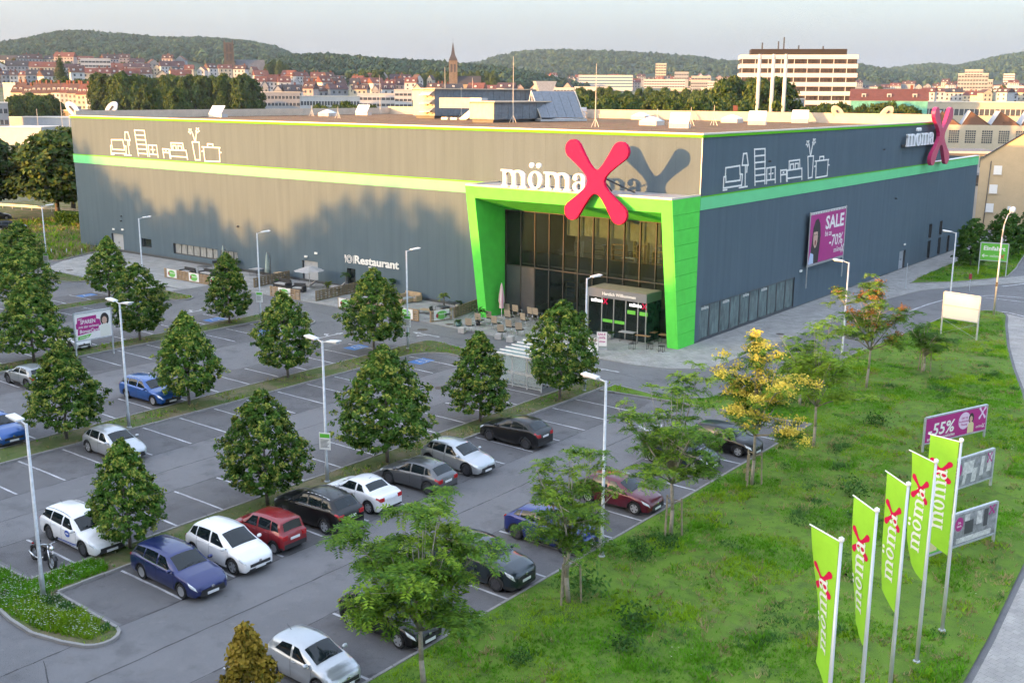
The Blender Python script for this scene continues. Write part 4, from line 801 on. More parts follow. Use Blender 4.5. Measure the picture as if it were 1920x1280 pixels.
street_tree(17.9, -18.8, 7.4, 2.3, 90, 5, 'light yellowish green feathery tree right of the yellow flowering one', .0, y_lite, mats=[a_lite, a_lite, a_mid], stakes=False)
street_tree(15.7, -4.6, 7.5, 2.5, 95, 6, 'feathery tree with orange seed clusters before the side pavement', .2, o_lite, stakes=False)
street_tree(17.3, 2.4, 3.6, 1.2, 36, 7, 'small dark feathery tree behind the orange-seeded tree', mats=[a_dark, a_mid, a_dark], stakes=True)
street_tree(13.9, -11.5, 4.2, 1.7, 46, 8, 'low bushy feathery sapling between two lawn trees', mats=[a_mid, a_lite, a_dark], stakes=False)
rs = np.random.RandomState(77)
def cone_tree(x, y, h, r, label, mats, seed, name='conifer', nc=380, cat='tree', z=0.08, z0=.2, size=.09):
    rs = np.random.RandomState(seed); v, mi = crown_cards(rs, z0, h, r, nc, 22, size, ([0, .1, .4, .8, 1], [.9, 1, .8, .35, .05]), spread=.2)
    t_ = thing(name, label, cat, (x, y, z)); put('crown', np_mesh('crown', v, 4, mats, mi), t_); trunk_mb(h * .85, .08, rs, 0, 10, r * .7).build('trunk', m_bark, t_, True); return t_
yl = [leaf_mat('yellow_leaf_a', (0.20, 0.15, 0.02)), leaf_mat('yellow_leaf_b', (0.28, 0.20, 0.025)), leaf_mat('yellow_leaf_c', (0.36, 0.25, 0.04)), leaf_mat('yellow_leaf_d', (0.14, 0.13, 0.02))]
P = gnd(472, 1400); cone_tree(P.x, P.y, 4.0, 1.15, 'yellow-leaved conical tree cut by the bottom picture edge', yl, 31)
for x, y, h, r, lb, sd_ in ((5.6, 56.5, 5.6, 1.7, 'dark round tree left of the green entry sign', 41), (6.8, 66.0, 6.0, 2.0, 'dark tree behind the green entry sign', 42), (8.6, 74.0, 6.4, 2.2, 'dark tree at the right picture edge past the entry sign', 43)):
    rs = np.random.RandomState(sd_); v, mi = crown_cards(rs, .5, h, r, 420, 22, .12, ([0, .1, .45, .8, 1], [.7, 1, .95, .6, .15])); t_ = thing('roadside_tree', lb, 'tree', (x, y, .08)); put('crown', np_mesh('crown', v, 4, [l_dark, l_dark, l_mid, l_mid], mi), t_); trunk_mb(h * .8, .1, rs).build('trunk', m_bark, t_, True)

# big broadleaf trees, far and out of view
BROAD = []
PB = ([0, .08, .3, .6, .85, 1], [.5, .85, 1.0, .92, .6, .12])
for k_ in range(3):
    rs = np.random.RandomState(60 + k_); v, mi = crown_cards(rs, 3.0, 12.0, 4.2, 420, 16, .34, PB, spread=.85)
    BROAD.append((v, mi, trunk_mb(9.5, .3, rs, 0, 12, 3.5)))
b_dark = leaf_mat('broadleaf_dark', (0.030, 0.062, 0.016), scale=.6); b_mid = leaf_mat('broadleaf_mid', (0.055, 0.095, 0.022), scale=.6); b_lite = leaf_mat('broadleaf_light', (0.11, 0.14, 0.03), scale=.6)
BM = [(np_mesh('crown', v, 4, [b_dark, b_mid, b_mid, b_lite], mi), tr.mesh('trunk', m_bark, True)) for v, mi, tr in BROAD]
def broad(x, y, z, h, w_, label, k_, group=None, name='broadleaf_tree'):
    t_ = thing(name, label, 'tree', (x, y, z), rnd.uniform(0, 6.28), group); t_.scale = (h / 12 * w_, h / 12 * w_, h / 12); put('crown', BM[k_ % 3][0], t_); put('trunk', BM[k_ % 3][1], t_); return t_
# wood to the left behind the viewer: its crowns throw the shade over the car park and the jagged shadow on the front wall
PROFW = [(-92, 13.5), (-87.7, 13.2), (-84.5, 11.2), (-80.6, 9.4), (-77.3, 8.2), (-75.5, 7.7), (-74.2, 6.0), (-71.6, 5.2), (-70, 5.8), (-67.3, 6.6), (-64.7, 7.3), (-63.3, 6.6), (-61.3, 7.0), (-59.5, 5.0), (-57.2, 4.3), (-53.9, 5.2), (-51.7, 5.1), (-50.5, 4.1), (-48.7, 4.5), (-47, 5.7), (-43.6, 7.4), (-41.5, 8.3), (-38.8, 8.9), (-36.5, 9.8), (-34.3, 10.2), (-31.5, 9.8), (-29.4, 9.4), (-25.4, 8.6), (-23.5, 7.2), (-20, 5.5), (-15, 6.0), (-10, 5.0), (-5, 5.5), (0, 5.0), (60, 4.0), (70, 3)]
WV = []; WM = []; wt = MB(); rs = np.random.RandomState(5)
sx_, sy_ = .44, .898; TAN = math.tan(SUN_EL)
def wood_tree(xw, dist, top, rad, thin=0.0):
    px_, py_ = xw - dist * sx_, -dist * sy_
    v, mi, _ = BROAD[rs.randint(3)]; a = rs.uniform(0, 6.28); c, s_ = math.cos(a), math.sin(a); q = v * np.array([rad / 4.2, rad / 4.2, top / 12.3]); q = q @ np.array([[c, s_, 0], [-s_, c, 0], [0, 0, 1]]); 
    if thin:
        zc = q.reshape(-1, 4, 3)[:, 0, 2] / top; keep = rs.uniform(0, 1, len(zc)) > thin * np.clip((zc - .45) / .5, 0, 1); q = q.reshape(-1, 4, 3)[keep].reshape(-1, 3); mi = mi[keep]
    WV.append(q + np.array([px_, py_, 0])); WM.append(mi)
    wt.tube((px_, py_, 0), (px_, py_, top * .7), .28, .12, 6)
xw = -96.0
while xw < 66:
    z = float(np.interp(xw, [p[0] for p in PROFW], [p[1] for p in PROFW])); d0 = rs.uniform(92, 97)
    wood_tree(xw, d0, z + d0 * TAN + .9, rs.uniform(2.2, 3.4), .8); xw += rs.uniform(2.6, 3.6)
xw = -100.0
while xw < 66:
    z = float(np.interp(xw, [p[0] for p in PROFW], [p[1] for p in PROFW])); d0 = rs.uniform(101, 108)
    wood_tree(xw, d0, max(7, z + d0 * TAN - 2.6), rs.uniform(3.6, 4.6)); wood_tree(xw + 2, d0 + 5, max(7, z * .4 + d0 * TAN - 2.5), 4.6); xw += rs.uniform(4.0, 5.0)
tag(put('woodland', np_mesh('woodland', np.vstack(WV), 4, [b_dark, b_mid, b_mid, b_lite, m_bark], np.concatenate(WM), wt)), 'dense wood beside the car park that shades it', 'woodland', kind='stuff')

# grass, weeds and flowers
def inside(poly, x, y):
    r_ = np.zeros(len(x), bool); j = len(poly) - 1
    for i in range(len(poly)):
        xi, yi = poly[i]; xj, yj = poly[j]; c = ((yi > y) != (yj > y)) & (x < (xj - xi) * (y - yi) / (yj - yi + 1e-12) + xi); r_ ^= c; j = i
    return r_
def vnoise(x, y, s_, seed):
    r2 = np.random.RandomState(seed); G_ = r2.uniform(0, 1, (256, 256)); u = (x * s_) % 255; w_ = (y * s_) % 255; i = u.astype(int); j = w_.astype(int); fu = u - i; fw2 = w_ - j; fu = fu * fu * (3 - 2 * fu); fw2 = fw2 * fw2 * (3 - 2 * fw2)
    i2 = (i + 1) % 256; j2 = (j + 1) % 256
    return (G_[i, j] * (1 - fu) + G_[i2, j] * fu) * (1 - fw2) + (G_[i, j2] * (1 - fu) + G_[i2, j2] * fu) * fw2
def scatter(polys, n, hh, bare_thr, seed, name, label, flower=.01, dry=.15, blades=3):
    r2 = np.random.RandomState(seed); X = []; Y = []
    for poly in polys:
        xs = [p[0] for p in poly]; ys_ = [p[1] for p in poly]; A = (max(xs) - min(xs)) * (max(ys_) - min(ys_))
        X.append(poly); 
    px_ = []; py_ = []
    tot = sum((max(p[0] for p in P_) - min(p[0] for p in P_)) * (max(p[1] for p in P_) - min(p[1] for p in P_)) for P_ in polys)
    for P_ in polys:
        x0, x1 = min(p[0] for p in P_), max(p[0] for p in P_); y0, y1 = min(p[1] for p in P_), max(p[1] for p in P_); k2 = int(n * (x1 - x0) * (y1 - y0) / tot); x = r2.uniform(x0, x1, k2); y = r2.uniform(y0, y1, k2); ok = inside(inset(P_, .16), x, y); px_.append(x[ok]); py_.append(y[ok])
    x = np.concatenate(px_); y = np.concatenate(py_); nz = .6 * vnoise(x + 200, y + 300, .45, 1) + .4 * vnoise(x + 200, y + 300, 1.3, 2); keep = r2.uniform(0, 1, len(x)) < np.clip((nz - bare_thr) * 5, .06, 1); x = x[keep]; y = y[keep]; nz = nz[keep]; n_ = len(x)
    tall = vnoise(x + 50, y + 90, .7, 3); tuf = vnoise(x + 80, y + 20, 2.2, 9); h = hh * r2.uniform(.5, 1.3, n_) * (.55 + 1.0 * tall * tuf * 1.6)
    V = []
    for b_ in range(blades):
        a = r2.uniform(0, 6.28, n_); w_ = h * .34; lean = r2.normal(size=(n_, 2)) * h[:, None] * .55; ox = r2.normal(size=n_) * .045; oy = r2.normal(size=n_) * .045
        p0 = np.stack([x + ox - np.cos(a) * w_ / 2, y + oy - np.sin(a) * w_ / 2, np.full(n_, .085)], 1); p1 = np.stack([x + ox + np.cos(a) * w_ / 2, y + oy + np.sin(a) * w_ / 2, np.full(n_, .085)], 1); p2 = np.stack([x + ox + lean[:, 0], y + oy + lean[:, 1], .085 + h], 1); V.append(np.stack([p0, p1, p2], 1))
    V = np.stack(V, 1).reshape(-1, 3); d_ = vnoise(x + 10, y + 70, .5, 5); u = r2.uniform(0, 1, n_); wd = vnoise(x + 33, y + 11, .9, 8)
    mi = np.where(d_ + u * .35 > .78, 1, 0); mi = np.where(wd + u * .15 > .86, 3, mi); mi = np.where((nz + u * .2 < bare_thr + .12 + dry) & (u < .6), 2, mi)
    mi = np.repeat(mi, blades)
    fl_ = vnoise(x + 5, y + 44, .35, 6) * r2.uniform(0, 1, n_) ** .5; fk = (fl_ > 1 - flower * 6) & (r2.uniform(0, 1, n_) < .3); fx, fy, fh = x[fk], y[fk], h[fk]
    if len(fx):
        s_ = r2.uniform(.02, .045, len(fx)); q = np.stack([np.stack([fx - s_, fy, .09 + fh * 1.2], 1), np.stack([fx, fy - s_, .10 + fh * 1.2], 1), np.stack([fx + s_, fy + s_ * .6, .09 + fh * 1.25], 1)], 1).reshape(-1, 3); V = np.vstack([V, q]); mi = np.concatenate([mi, np.full(len(fx), 4)])
    return tag(put(name, np_mesh(name, V, 3, [g_a, g_b, g_c, g_d, w_fl], mi)), label, 'grass', kind='stuff')
scatter([[(16.25, -62), (32.3, -62), (32.0, -40), (31.8, -36), (31.2, -28), (29.4, -18), (26.9, -8), (24.2, 1.3), (22, 8), (19.9, 15), (17.6, 23.7), (16, 28.8), (14.6, 29), (13.1, 26.2), (12.4, 22.8), (12.1, 15.3), (11.5, 5.6), (11.25, -3), (10.9, -7), (9.9, -11), (8.3, -13.7), (7.6, -15.7), (16.2, -14.9)]], 190000, .13, .30, 1, 'lawn_grass', 'weedy green grass of the lawn with small white flowers', .035, .1)
scatter([M0, M16, M34, M52, M70, [(1.95, -16.5), (7.4, -15.8), (7, -15), (4.2, -15.05), (1.95, -14.75)]], 60000, .15, .42, 2, 'verge_grass', 'dry patchy grass on the parking medians', .02, .22)
scatter([[(-9, -57.2), (4.1, -57.4), (6.4, -56.6), (6.4, -55.3), (1.6, -55.2), (1.6, -52.5), (-.1, -52.5), (-.1, -55.3), (-9, -55.4)]], 17000, .17, .1, 3, 'flowering_verge', 'tall weeds and white flowers on the rounded kerbed island', .17, .02)
scatter([TRI], 14000, .16, .2, 4, 'wedge_grass', 'green grass around the entry sign', .03, .05); scatter([[(-120, -22), (-92, -16.5), (-80.7, -10.2), (-79.2, -8.7), (-80.7, -6.2), (-83.7, -.5), (-90.4, -.5), (-90.4, 30), (-120, 30)]], 16000, .45, .15, 5, 'meadow_grass', 'long dry meadow grass by the far building end', .01, .4)
def weed(x, y, s_, label, seed, mats):
    rs = np.random.RandomState(seed); n_ = 240; c = rs.normal(size=(n_, 3)) * np.array([.35, .35, .22]) * s_ + np.array([0, 0, .38 * s_]); c[:, 2] = np.abs(c[:, 2]); nn = rdir(rs, n_); nn[:, 2] = np.abs(nn[:, 2]); v = cards(c, nn, rdir(rs, n_), .09 * s_ * rs.uniform(.7, 1.3, n_), .045 * s_ * np.ones(n_))
    o = put('weed_clump', np_mesh('weed_clump', v, 4, mats, rs.randint(0, 2, n_)), None, (x, y, .08)); return tag(o, label, 'plant', 'leafy weed clumps on the lawn', 'stuff')
for i, (px, py, s_, lb) in enumerate(((1097, 1118, 1.2, 'dark leafy weed clump right of the staked tree by the blue car'), (1190, 1180, 1.1, 'dark weed clump in the open middle of the lawn'), (1170, 1222, .8, 'small weed clump low in the middle lawn'), (1200, 1050, .9, 'weed clump above the bare earth patch on the lawn'), (1250, 1030, .7, 'weed tuft beside the staked tree before the red car'), (978, 1248, .7, 'dark weed clump near the bottom left of the lawn'), (1640, 800, 1.0, 'weed clump on the slope left of the magenta poster'), (1600, 930, 1.0, 'weed clump on the slope above the flags'))):
    P = gnd(px, py); weed(P.x, P.y, s_, lb, 90 + i, [g_d, a_dark])
# ---------------------------------------------------------------- cars
def paint(name, col, metal=0.3, rough=0.28): return mat('paint_' + name, col, rough, metal, 0.03, 1.5, coat=0.8, spec=0.5)
c_glass = mat('car_glass', (0.010, 0.016, 0.019), 0.05, 0, spec=0.45); c_tyre = mat('tyre', (0.02, 0.02, 0.021), 0.85); c_rim = mat('alloy_rim', (0.52, 0.53, 0.55), 0.3, 0.7); c_rimd = mat('dark_rim', (0.10, 0.10, 0.11), 0.35, 0.6)
c_plast = mat('dark_plastic', (0.028, 0.028, 0.03), 0.6); c_head = mat('headlight_lens', (0.60, 0.64, 0.68), 0.08, 0.3, 0.3, 9, spec=0.9); c_tail = mat('tail_lens', (0.42, 0.012, 0.015), 0.15, 0, spec=0.8); c_chrome = mat('chrome', (0.7, 0.71, 0.73), 0.15, 0.9); c_plate = mat('number_plate', (0.72, 0.73, 0.74), 0.5); c_seam = mat('panel_gap', (0.012, 0.012, 0.013), 0.8)
def sm(t): t = max(0, min(1, t)); return t * t * (3 - 2 * t)
def wheel_meshes(r, spokes):
    ty = MB().lathe([(r * .66, -.095), (r * .9, -.105), (r, -.075), (r, .075), (r * .9, .105), (r * .66, .095)], 24, 0, Matrix.Rotation(R(90), 4, 'X'), cap=False).mesh('tyre', c_tyre, True)
    rb = MB(); rb.lathe([(r * .67, .06), (r * .62, .085), (r * .6, .03), (r * .05, .02)], 24, 1, Matrix.Rotation(R(90), 4, 'X')); Mx = Matrix.Rotation(R(90), 4, 'X')
    for k in range(spokes):
        a = 2 * math.pi * k / spokes; c, s_ = math.cos(a), math.sin(a); wi, wo = .05, .04 if spokes > 6 else .055
        P = [(r * .08, -wi), (r * .64, -wo), (r * .64, wo), (r * .08, wi)]; rb.ext([(p[0] * c - p[1] * s_, p[0] * s_ + p[1] * c, .028) for p in P], (0, 0, .05 + .0005 * k), 0, Mx)
    rb.lathe([(r * .68, .05), (r * .68, .095), (r * .6, .09), (r * .59, .05)], 24, 0, Mx, cap=False); rb.lathe([(.045, .03), (.045, .085), (.03, .09)], 10, 0, Mx)
    return ty, rb
WH = {}
def wheels(kind):
    if kind not in WH:
        r, sp, dk = {'a': (.315, 5, 0), 'b': (.32, 10, 0), 'c': (.345, 5, 0), 'd': (.345, 10, 1), 'e': (.285, 6, 0)}[kind]
        ty, rb = wheel_meshes(r, sp); WH[kind] = (r, ty, rb.mesh('rim', [c_rimd if dk else c_rim, c_plast], False))
    return WH[kind]
TYPES = {  # L, W, H, hood front z, cowl x, cowl z, roof front x, roof rear x, rear glass base x, z, tail z, belt front, belt rear, B pillar x, C pillar x, D x, wheel front/rear overhang
    'hatch': dict(L=4.1, W=1.76, H=1.46, hz=.76, xc=.98, zc=.98, xr1=.22, xr2=-1.40, xrb=-1.88, zrb=1.0, zt=.93, b0=.84, b1=.98, xb=-.25, xC=-1.12, xD=-1.5, fo=.82, ro=.68),
    'mini': dict(L=3.75, W=1.70, H=1.42, hz=.80, xc=.82, zc=.98, xr1=.22, xr2=-1.45, xrb=-1.68, zrb=.98, zt=.92, b0=.90, b1=.97, xb=-.40, xC=-1.30, xD=None, fo=.70, ro=.62),
    'small': dict(L=3.45, W=1.63, H=1.47, hz=.80, xc=.92, zc=1.0, xr1=.15, xr2=-1.28, xrb=-1.58, zrb=.98, zt=.90, b0=.86, b1=1.02, xb=-.22, xC=-1.0, xD=None, fo=.66, ro=.5),
    'boxy': dict(L=3.55, W=1.60, H=1.54, hz=.86, xc=1.0, zc=1.02, xr1=.35, xr2=-1.52, xrb=-1.66, zrb=1.0, zt=.96, b0=.90, b1=1.0, xb=-.18, xC=-1.0, xD=-1.42, fo=.68, ro=.56),
    'mpv': dict(L=4.07, W=1.76, H=1.60, hz=.82, xc=1.12, zc=1.06, xr1=.25, xr2=-1.50, xrb=-1.86, zrb=1.05, zt=.97, b0=.90, b1=1.08, xb=-.22, xC=-1.12, xD=-1.52, fo=.80, ro=.66),
    'wagon': dict(L=4.62, W=1.82, H=1.48, hz=.76, xc=1.08, zc=.98, xr1=.30, xr2=-1.85, xrb=-2.14, zrb=1.0, zt=.95, b0=.86, b1=.99, xb=-.22, xC=-1.14, xD=-1.92, fo=.90, ro=.95),
    'suv': dict(L=4.50, W=1.86, H=1.66, hz=.96, xc=1.05, zc=1.14, xr1=.25, xr2=-1.62, xrb=-2.02, zrb=1.14, zt=1.08, b0=1.02, b1=1.16, xb=-.25, xC=-1.15, xD=-1.72, fo=.90, ro=.88),
    'crossover': dict(L=4.22, W=1.80, H=1.55, hz=.88, xc=1.0, zc=1.06, xr1=.20, xr2=-1.30, xrb=-1.86, zrb=1.10, zt=1.02, b0=.95, b1=1.12, xb=-.28, xC=-1.12, xD=-1.45, fo=.84, ro=.78),
    'cabrio': dict(L=4.03, W=1.75, H=1.40, hz=.74, xc=1.02, zc=.94, xr1=.30, xr2=-.75, xrb=-1.25, zrb=1.0, zt=.96, b0=.84, b1=.97, xb=-.42, xC=-.95, xD=None, fo=.82, ro=.72)}
def make_car(label, kind, pm, wk, xyz, rz, roofm=None, clad=False, rails=False, trimm=None, rack=None, logo=None, rear_plate_low=False, name='parked_car'):
    p = TYPES[kind]; L, Wd, H = p['L'], p['W'], p['H']; hl = L / 2
    wr_, ty, rim = wheels(wk); xf = hl - p['fo']; xr = -hl + p['ro']; ra = wr_ + .055
    t_ = thing(name, label, 'car', xyz, rz, 'cars parked in the car park')
    xe = p['xrb']; tz = p['zt']
    tp = [(-hl, tz - .20), (-hl + .03, tz - .08), (-hl + .07, tz)] + ([(xe - .02, p['zrb'])] if xe - .02 > -hl + .1 else []) + [(xe, p['zrb']), (p['xr2'], H - .07), (p['xr2'] * .55, H - .01), ((p['xr2'] + p['xr1']) / 2 + .3, H), (p['xr1'], H - .06), (p['xc'], p['zc']), (p['xc'] + (hl - p['xc']) * .45, (p['zc'] + p['hz']) / 2 + .045), (hl - .28, p['hz'] + .02), (hl - .10, p['hz'] - .07), (hl - .02, p['hz'] - .16), (hl, p['hz'] - .26)]
    TX = [q[0] for q in tp]; TZ = [q[1] for q in tp]
    # round the top line a little
    xs_f = np.linspace(-hl, hl, 241); zf = np.interp(xs_f, TX, TZ); ker = np.array([1, 2, 3, 2, 1.0]); ker /= ker.sum(); zz = np.convolve(np.pad(zf, 2, mode='edge'), ker, 'valid')
    def T(x): return float(np.interp(x, xs_f, zz))
    def belt(x): return float(np.interp(x, [-hl, -hl + .5, p['xc'], hl - .6, hl - .15, hl], [p['b1'] - .12, p['b1'], p['b0'] + .05, p['b0'] - .03, p['hz'] - .12, p['hz'] - .30]))
    def plan(x): return float(np.interp(x, [-hl, -hl + .06, -hl + .2, -hl + .7, -.2, hl - .9, hl - .4, hl - .16, hl - .05, hl], [.80, .88, .945, .985, 1, .99, .95, .87, .76, .62]))
    def sec(x):
        w_ = Wd / 2 * plan(x); end = min(1, (hl - abs(x)) / .12); zb = .21 + .10 * (1 - sm(end))
        for xw in (xf, xr):
            d = abs(x - xw)
            if d < ra: zb = max(zb, wr_ + math.sqrt(ra * ra - d * d))
        Tx = T(x); sh = min(belt(x), Tx - .015); z1 = max(zb + .03, .33); z2 = max(z1 + .03, .56 if sh > .62 else sh - .06); z3 = max(z2 + .02, sh - .07); sh = max(sh, z3 + .02); Tx = max(Tx, sh + .01)
        g_ = Tx - sh; gf = sm(g_ / .42)
        y7 = w_ * (.84 * (1 - gf) + .735 * gf); z7 = Tx - .055 * gf - .02 * (1 - gf); y5 = w_ * .925; z5 = sh + min(.02, g_ * .2)
        return [(w_ * .93, zb), (w_ * .985, z1), (w_, z2), (w_ * .988, z3), (w_ * .955, sh), (y5, z5), ((y5 + y7) / 2 + .03 * gf * w_, (z5 + z7) / 2), (y7, z7), (y7 * .62, Tx - .008 * gf), (0, Tx + .012)]
    st = sorted(set([round(x, 3) for x in list(np.linspace(-hl, hl, 21)) + [-hl + .02, -hl + .05, -hl + .1, hl - .02, hl - .05, hl - .1, hl - .16] + [p['xc'], p['xr1'], p['xr2'], p['xrb']] + [xw + s_ * ra * k for xw in (xf, xr) for s_ in (-1, 1) for k in (1.02, .995, .94, .8, .55, .25)]]))
    st = [x for x in st if -hl <= x <= hl]
    G_ = []
    for x in st:
        h = sec(x); G_.append([(x, y, z) for y, z in h] + [(x, -y, z) for y, z in h[-2::-1]])
    b = MB(); b.grid(G_)
    n_ = len(G_[0])
    for row, fl_ in ((G_[0], 1), (G_[-1], 0)):
        c_ = (row[0][0], 0, row[0][2]); 
        for i in range(9):
            a, d = row[i], row[i + 1]; a2, d2 = row[n_ - 1 - i], row[n_ - 2 - i]; b.add([a, d, d2, a2], [(0, 1, 2, 3)])
    me = b.mesh('body', [pm] + ([roofm] if roofm else []), True); body = put('body', me, t_)
    if roofm:
        for pl in me.polygons:
            c_ = pl.center
            if c_.z > H - .13 and p['xr2'] - .1 < c_.x < p['xr1'] + .1: pl.material_index = 1
    def Sp(x, t, side, off=.008):
        h = sec(x); i = min(8, int(t)); f = t - i; y = h[i][0] * (1 - f) + h[i + 1][0] * f; z = h[i][1] * (1 - f) + h[i + 1][1] * f
        dy, dz = h[i + 1][0] - h[i][0], h[i + 1][1] - h[i][1]; n2 = Vector((0, dz, -dy)).normalized()
        e = .02; h2 = sec(min(hl, x + e)); y2 = h2[i][0] * (1 - f) + h2[i + 1][0] * f; z2 = h2[i][1] * (1 - f) + h2[i + 1][1] * f
        tx = Vector((e, y2 - y, z2 - z)); tt = Vector((0, dy, dz)); nn = tx.cross(tt)
        if nn.length > 1e-9: nn.normalize()
        else: nn = n2
        if nn.dot(Vector((0, 1, .6))) < 0 and t < 8: nn = -nn
        if t >= 8 and nn.z < 0: nn = -nn
        q = Vector((x, y, z)) + nn * off; return (q.x, q.y * side, q.z)
    def patch(name, cs, side, m, nu=6, nv=4, off=.008, par=None):
        (x0, t0), (x1, t1), (x2, t2), (x3, t3) = cs; P = []
        for u in np.linspace(0, 1, nu):
            r_ = []
            for v in np.linspace(0, 1, nv):
                x = (x0 * (1 - u) + x1 * u) * (1 - v) + (x3 * (1 - u) + x2 * u) * v; tq = (t0 * (1 - u) + t1 * u) * (1 - v) + (t3 * (1 - u) + t2 * u) * v; r_.append(Sp(x, tq, side, off))
            P.append(r_)
        return MB().grid(P).build(name, m, par or t_, True)
    def cross(name, xa, xb_, spread, m, off=.008):
        P = []
        for u in np.linspace(0, 1, 6):
            x = xa * (1 - u) + xb_ * u; r_ = []
            for s_ in np.linspace(-1, 1, 9): r_.append(Sp(x, 9 - abs(s_) * spread, 1 if s_ >= 0 else -1, off))
            P.append(r_)
        return MB().grid(P).build(name, m, t_, True)
    ws = cross('windscreen', p['xc'] - .05, p['xr1'] + .07, 1.72, c_glass)
    dx_ = p['xr2'] - p['xrb']; cross('rear_window', p['xr2'] - .14 * dx_, p['xrb'] + .10 * dx_, 1.6, c_glass, .012)
    lo, hi = 5.12, 6.88
    for s_ in (1, -1):
        patch('side_window', [(p['xc'] - .30, lo), (p['xb'] + .05, lo), (p['xb'] + .05, hi), (p['xr1'] - .10, hi)], s_, c_glass)
        if p['xD']:
            patch('side_window', [(p['xb'] - .05, lo), (p['xC'], lo), (p['xC'] + .04, hi), (p['xb'] - .05, hi)], s_, c_glass)
            patch('side_window', [(p['xC'] - .06, lo), (p['xD'] - .08, lo + .25), (p['xD'] + .06, hi - .12), (p['xC'] - .02, hi)], s_, c_glass)
        else: patch('side_window', [(p['xb'] - .06, lo), (p['xC'] - .05, lo + .2), (p['xC'] + .22, hi - .1), (p['xb'] - .06, hi)], s_, c_glass)
        patch('headlight', [(hl - .04, 2.7), (hl - .34, 3.0), (hl - .50, 4.85), (hl - .14, 4.8)], s_, c_head, 6, 4, .012)
        patch('tail_light', [(-hl + .015, 2.9), (-hl + .20, 3.1), (-hl + .22, 4.7), (-hl + .03, 4.6)], s_, c_tail, 5, 4, .012)
        MB().box(-hl - .012, -hl + .05, s_ * .50 * Wd / 2, s_ * .80 * Wd / 2, tz - .26, tz - .08).build('tail_light', c_tail, t_) if s_ > 0 else MB().box(-hl - .012, -hl + .05, -.80 * Wd / 2, -.50 * Wd / 2, tz - .26, tz - .08).build('tail_light', c_tail, t_)
        sm_ = MB()
        for xq, a, c in ((p['xc'] - .12, .4, 5.0), (p['xb'], .4, 5.0)) + (((p['xC'] + .05, 1.6, 5.0),) if p['xD'] else ()):
            P = [[Sp(xq - .007, tq, s_, .004), Sp(xq + .007, tq, s_, .004)] for tq in np.linspace(a, c, 6)]; sm_.grid(P)
        sm_.build('panel_gap', c_seam, t_)
        for xq in (p['xb'] + .16,) + ((p['xC'] + .22,) if p['xD'] else ()):
            q = Sp(xq, 3.1, s_, .02); MB().cbox(q, (.19, .03, .03)).build('door_handle', pm, t_)
        q = Sp(p['xc'] - .28, 5.2, s_, .02); mr = MB(); mr.lathe([(.03, -.10), (.09, -.07), (.105, 0), (.08, .07), (.02, .095)], 10, 0, Matrix.Translation((q[0], q[1] + s_ * .13, q[2] + .05)) @ Matrix.Rotation(R(90), 4, 'X') @ Matrix.Diagonal((.75, .8, 1.1, 1)))
        mo = mr.build('mirror', pm, t_, True); MB().tube((q[0], q[1] - s_ * .03, q[2]), (q[0], q[1] + s_ * .08, q[2] + .03), .025, n=6).build('mirror_arm', c_plast, mo)
        if clad:
            for xa, xb_ in ((-hl + .04, xr - ra - .0), (xr + ra, xf - ra), (xf + ra, hl - .05)): patch('sill_cladding', [(xa, 0), (xb_, 0), (xb_, 1.25), (xa, 1.25)], s_, c_plast, 5, 3, .01)
        else: patch('sill_strip', [(xr + ra, 0), (xf - ra, 0), (xf - ra, .35), (xr + ra, .35)], s_, c_plast, 4, 2, .006)
        for xw in (xf, xr):
            ar = MB()
            for k in range(12):
                a0 = math.pi * k / 12; a1 = math.pi * (k + 1) / 12; y_ = Wd / 2 * plan(xw)
                o_, i_ = ra + (.05 if clad else .012), ra - .02
                ar.add([(xw + o_ * math.cos(a0), s_ * y_ * 1.004, wr_ + o_ * math.sin(a0)), (xw + o_ * math.cos(a1), s_ * y_ * 1.004, wr_ + o_ * math.sin(a1)), (xw + i_ * math.cos(a1), s_ * y_ * .985, wr_ + i_ * math.sin(a1)), (xw + i_ * math.cos(a0), s_ * y_ * .985, wr_ + i_ * math.sin(a0)), (xw + ra * math.cos(a0), s_ * y_ * .55, wr_ + ra * math.sin(a0)), (xw + ra * math.cos(a1), s_ * y_ * .55, wr_ + ra * math.sin(a1))], [(0, 1, 2, 3), (3, 2, 5, 4)])
            ar.build('wheel_arch', c_plast, t_)
            we = bpy.data.objects.new('wheel', None); COL.objects.link(we); we.parent = t_; we.empty_display_size = .1
            we.location = (xw, s_ * (Wd / 2 * plan(xw) - .125), wr_); we.rotation_euler = (0, rnd.uniform(0, 1), R(180) if s_ > 0 else 0)
            put('tyre', ty, we); put('rim', rim, we)
        if rails:
            pts = [Sp(x, 7.25, s_, .0) for x in np.linspace(p['xr1'] - .15, p['xr2'] + .12, 7)]; pts = [(q[0], q[1], q[2] + (.045 if 0 < i < 6 else 0)) for i, q in enumerate(pts)]; bars('roof_rail', pts, .016, trimm or c_chrome, t_)
        if trimm:
            P = [[Sp(x, 5.0, s_, .012), Sp(x, 5.12, s_, .012)] for x in np.linspace(p['xc'] - .3, (p['xD'] or p['xC']) - .05, 10)]; MB().grid(P).build('window_trim', trimm, t_)
    w_n = Wd / 2 * .62
    MB().box(hl - .05, hl + .012, -w_n * .95, w_n * .95, p['hz'] - .40, p['hz'] - .27).build('grille', c_plast, t_)
    MB().box(hl - .05, hl + .010, -w_n * 1.02, w_n * 1.02, .26, .36).build('lower_intake', c_plast, t_)
    MB().box(hl + .010, hl + .025, -.26, .26, p['hz'] - .50, p['hz'] - .39).build('number_plate', c_plate, t_)
    MB().box(hl + .004, hl + .02, -.06, .06, p['hz'] - .26, p['hz'] - .17).build('badge', c_chrome, t_)
    zp = .52 if rear_plate_low else tz - .30
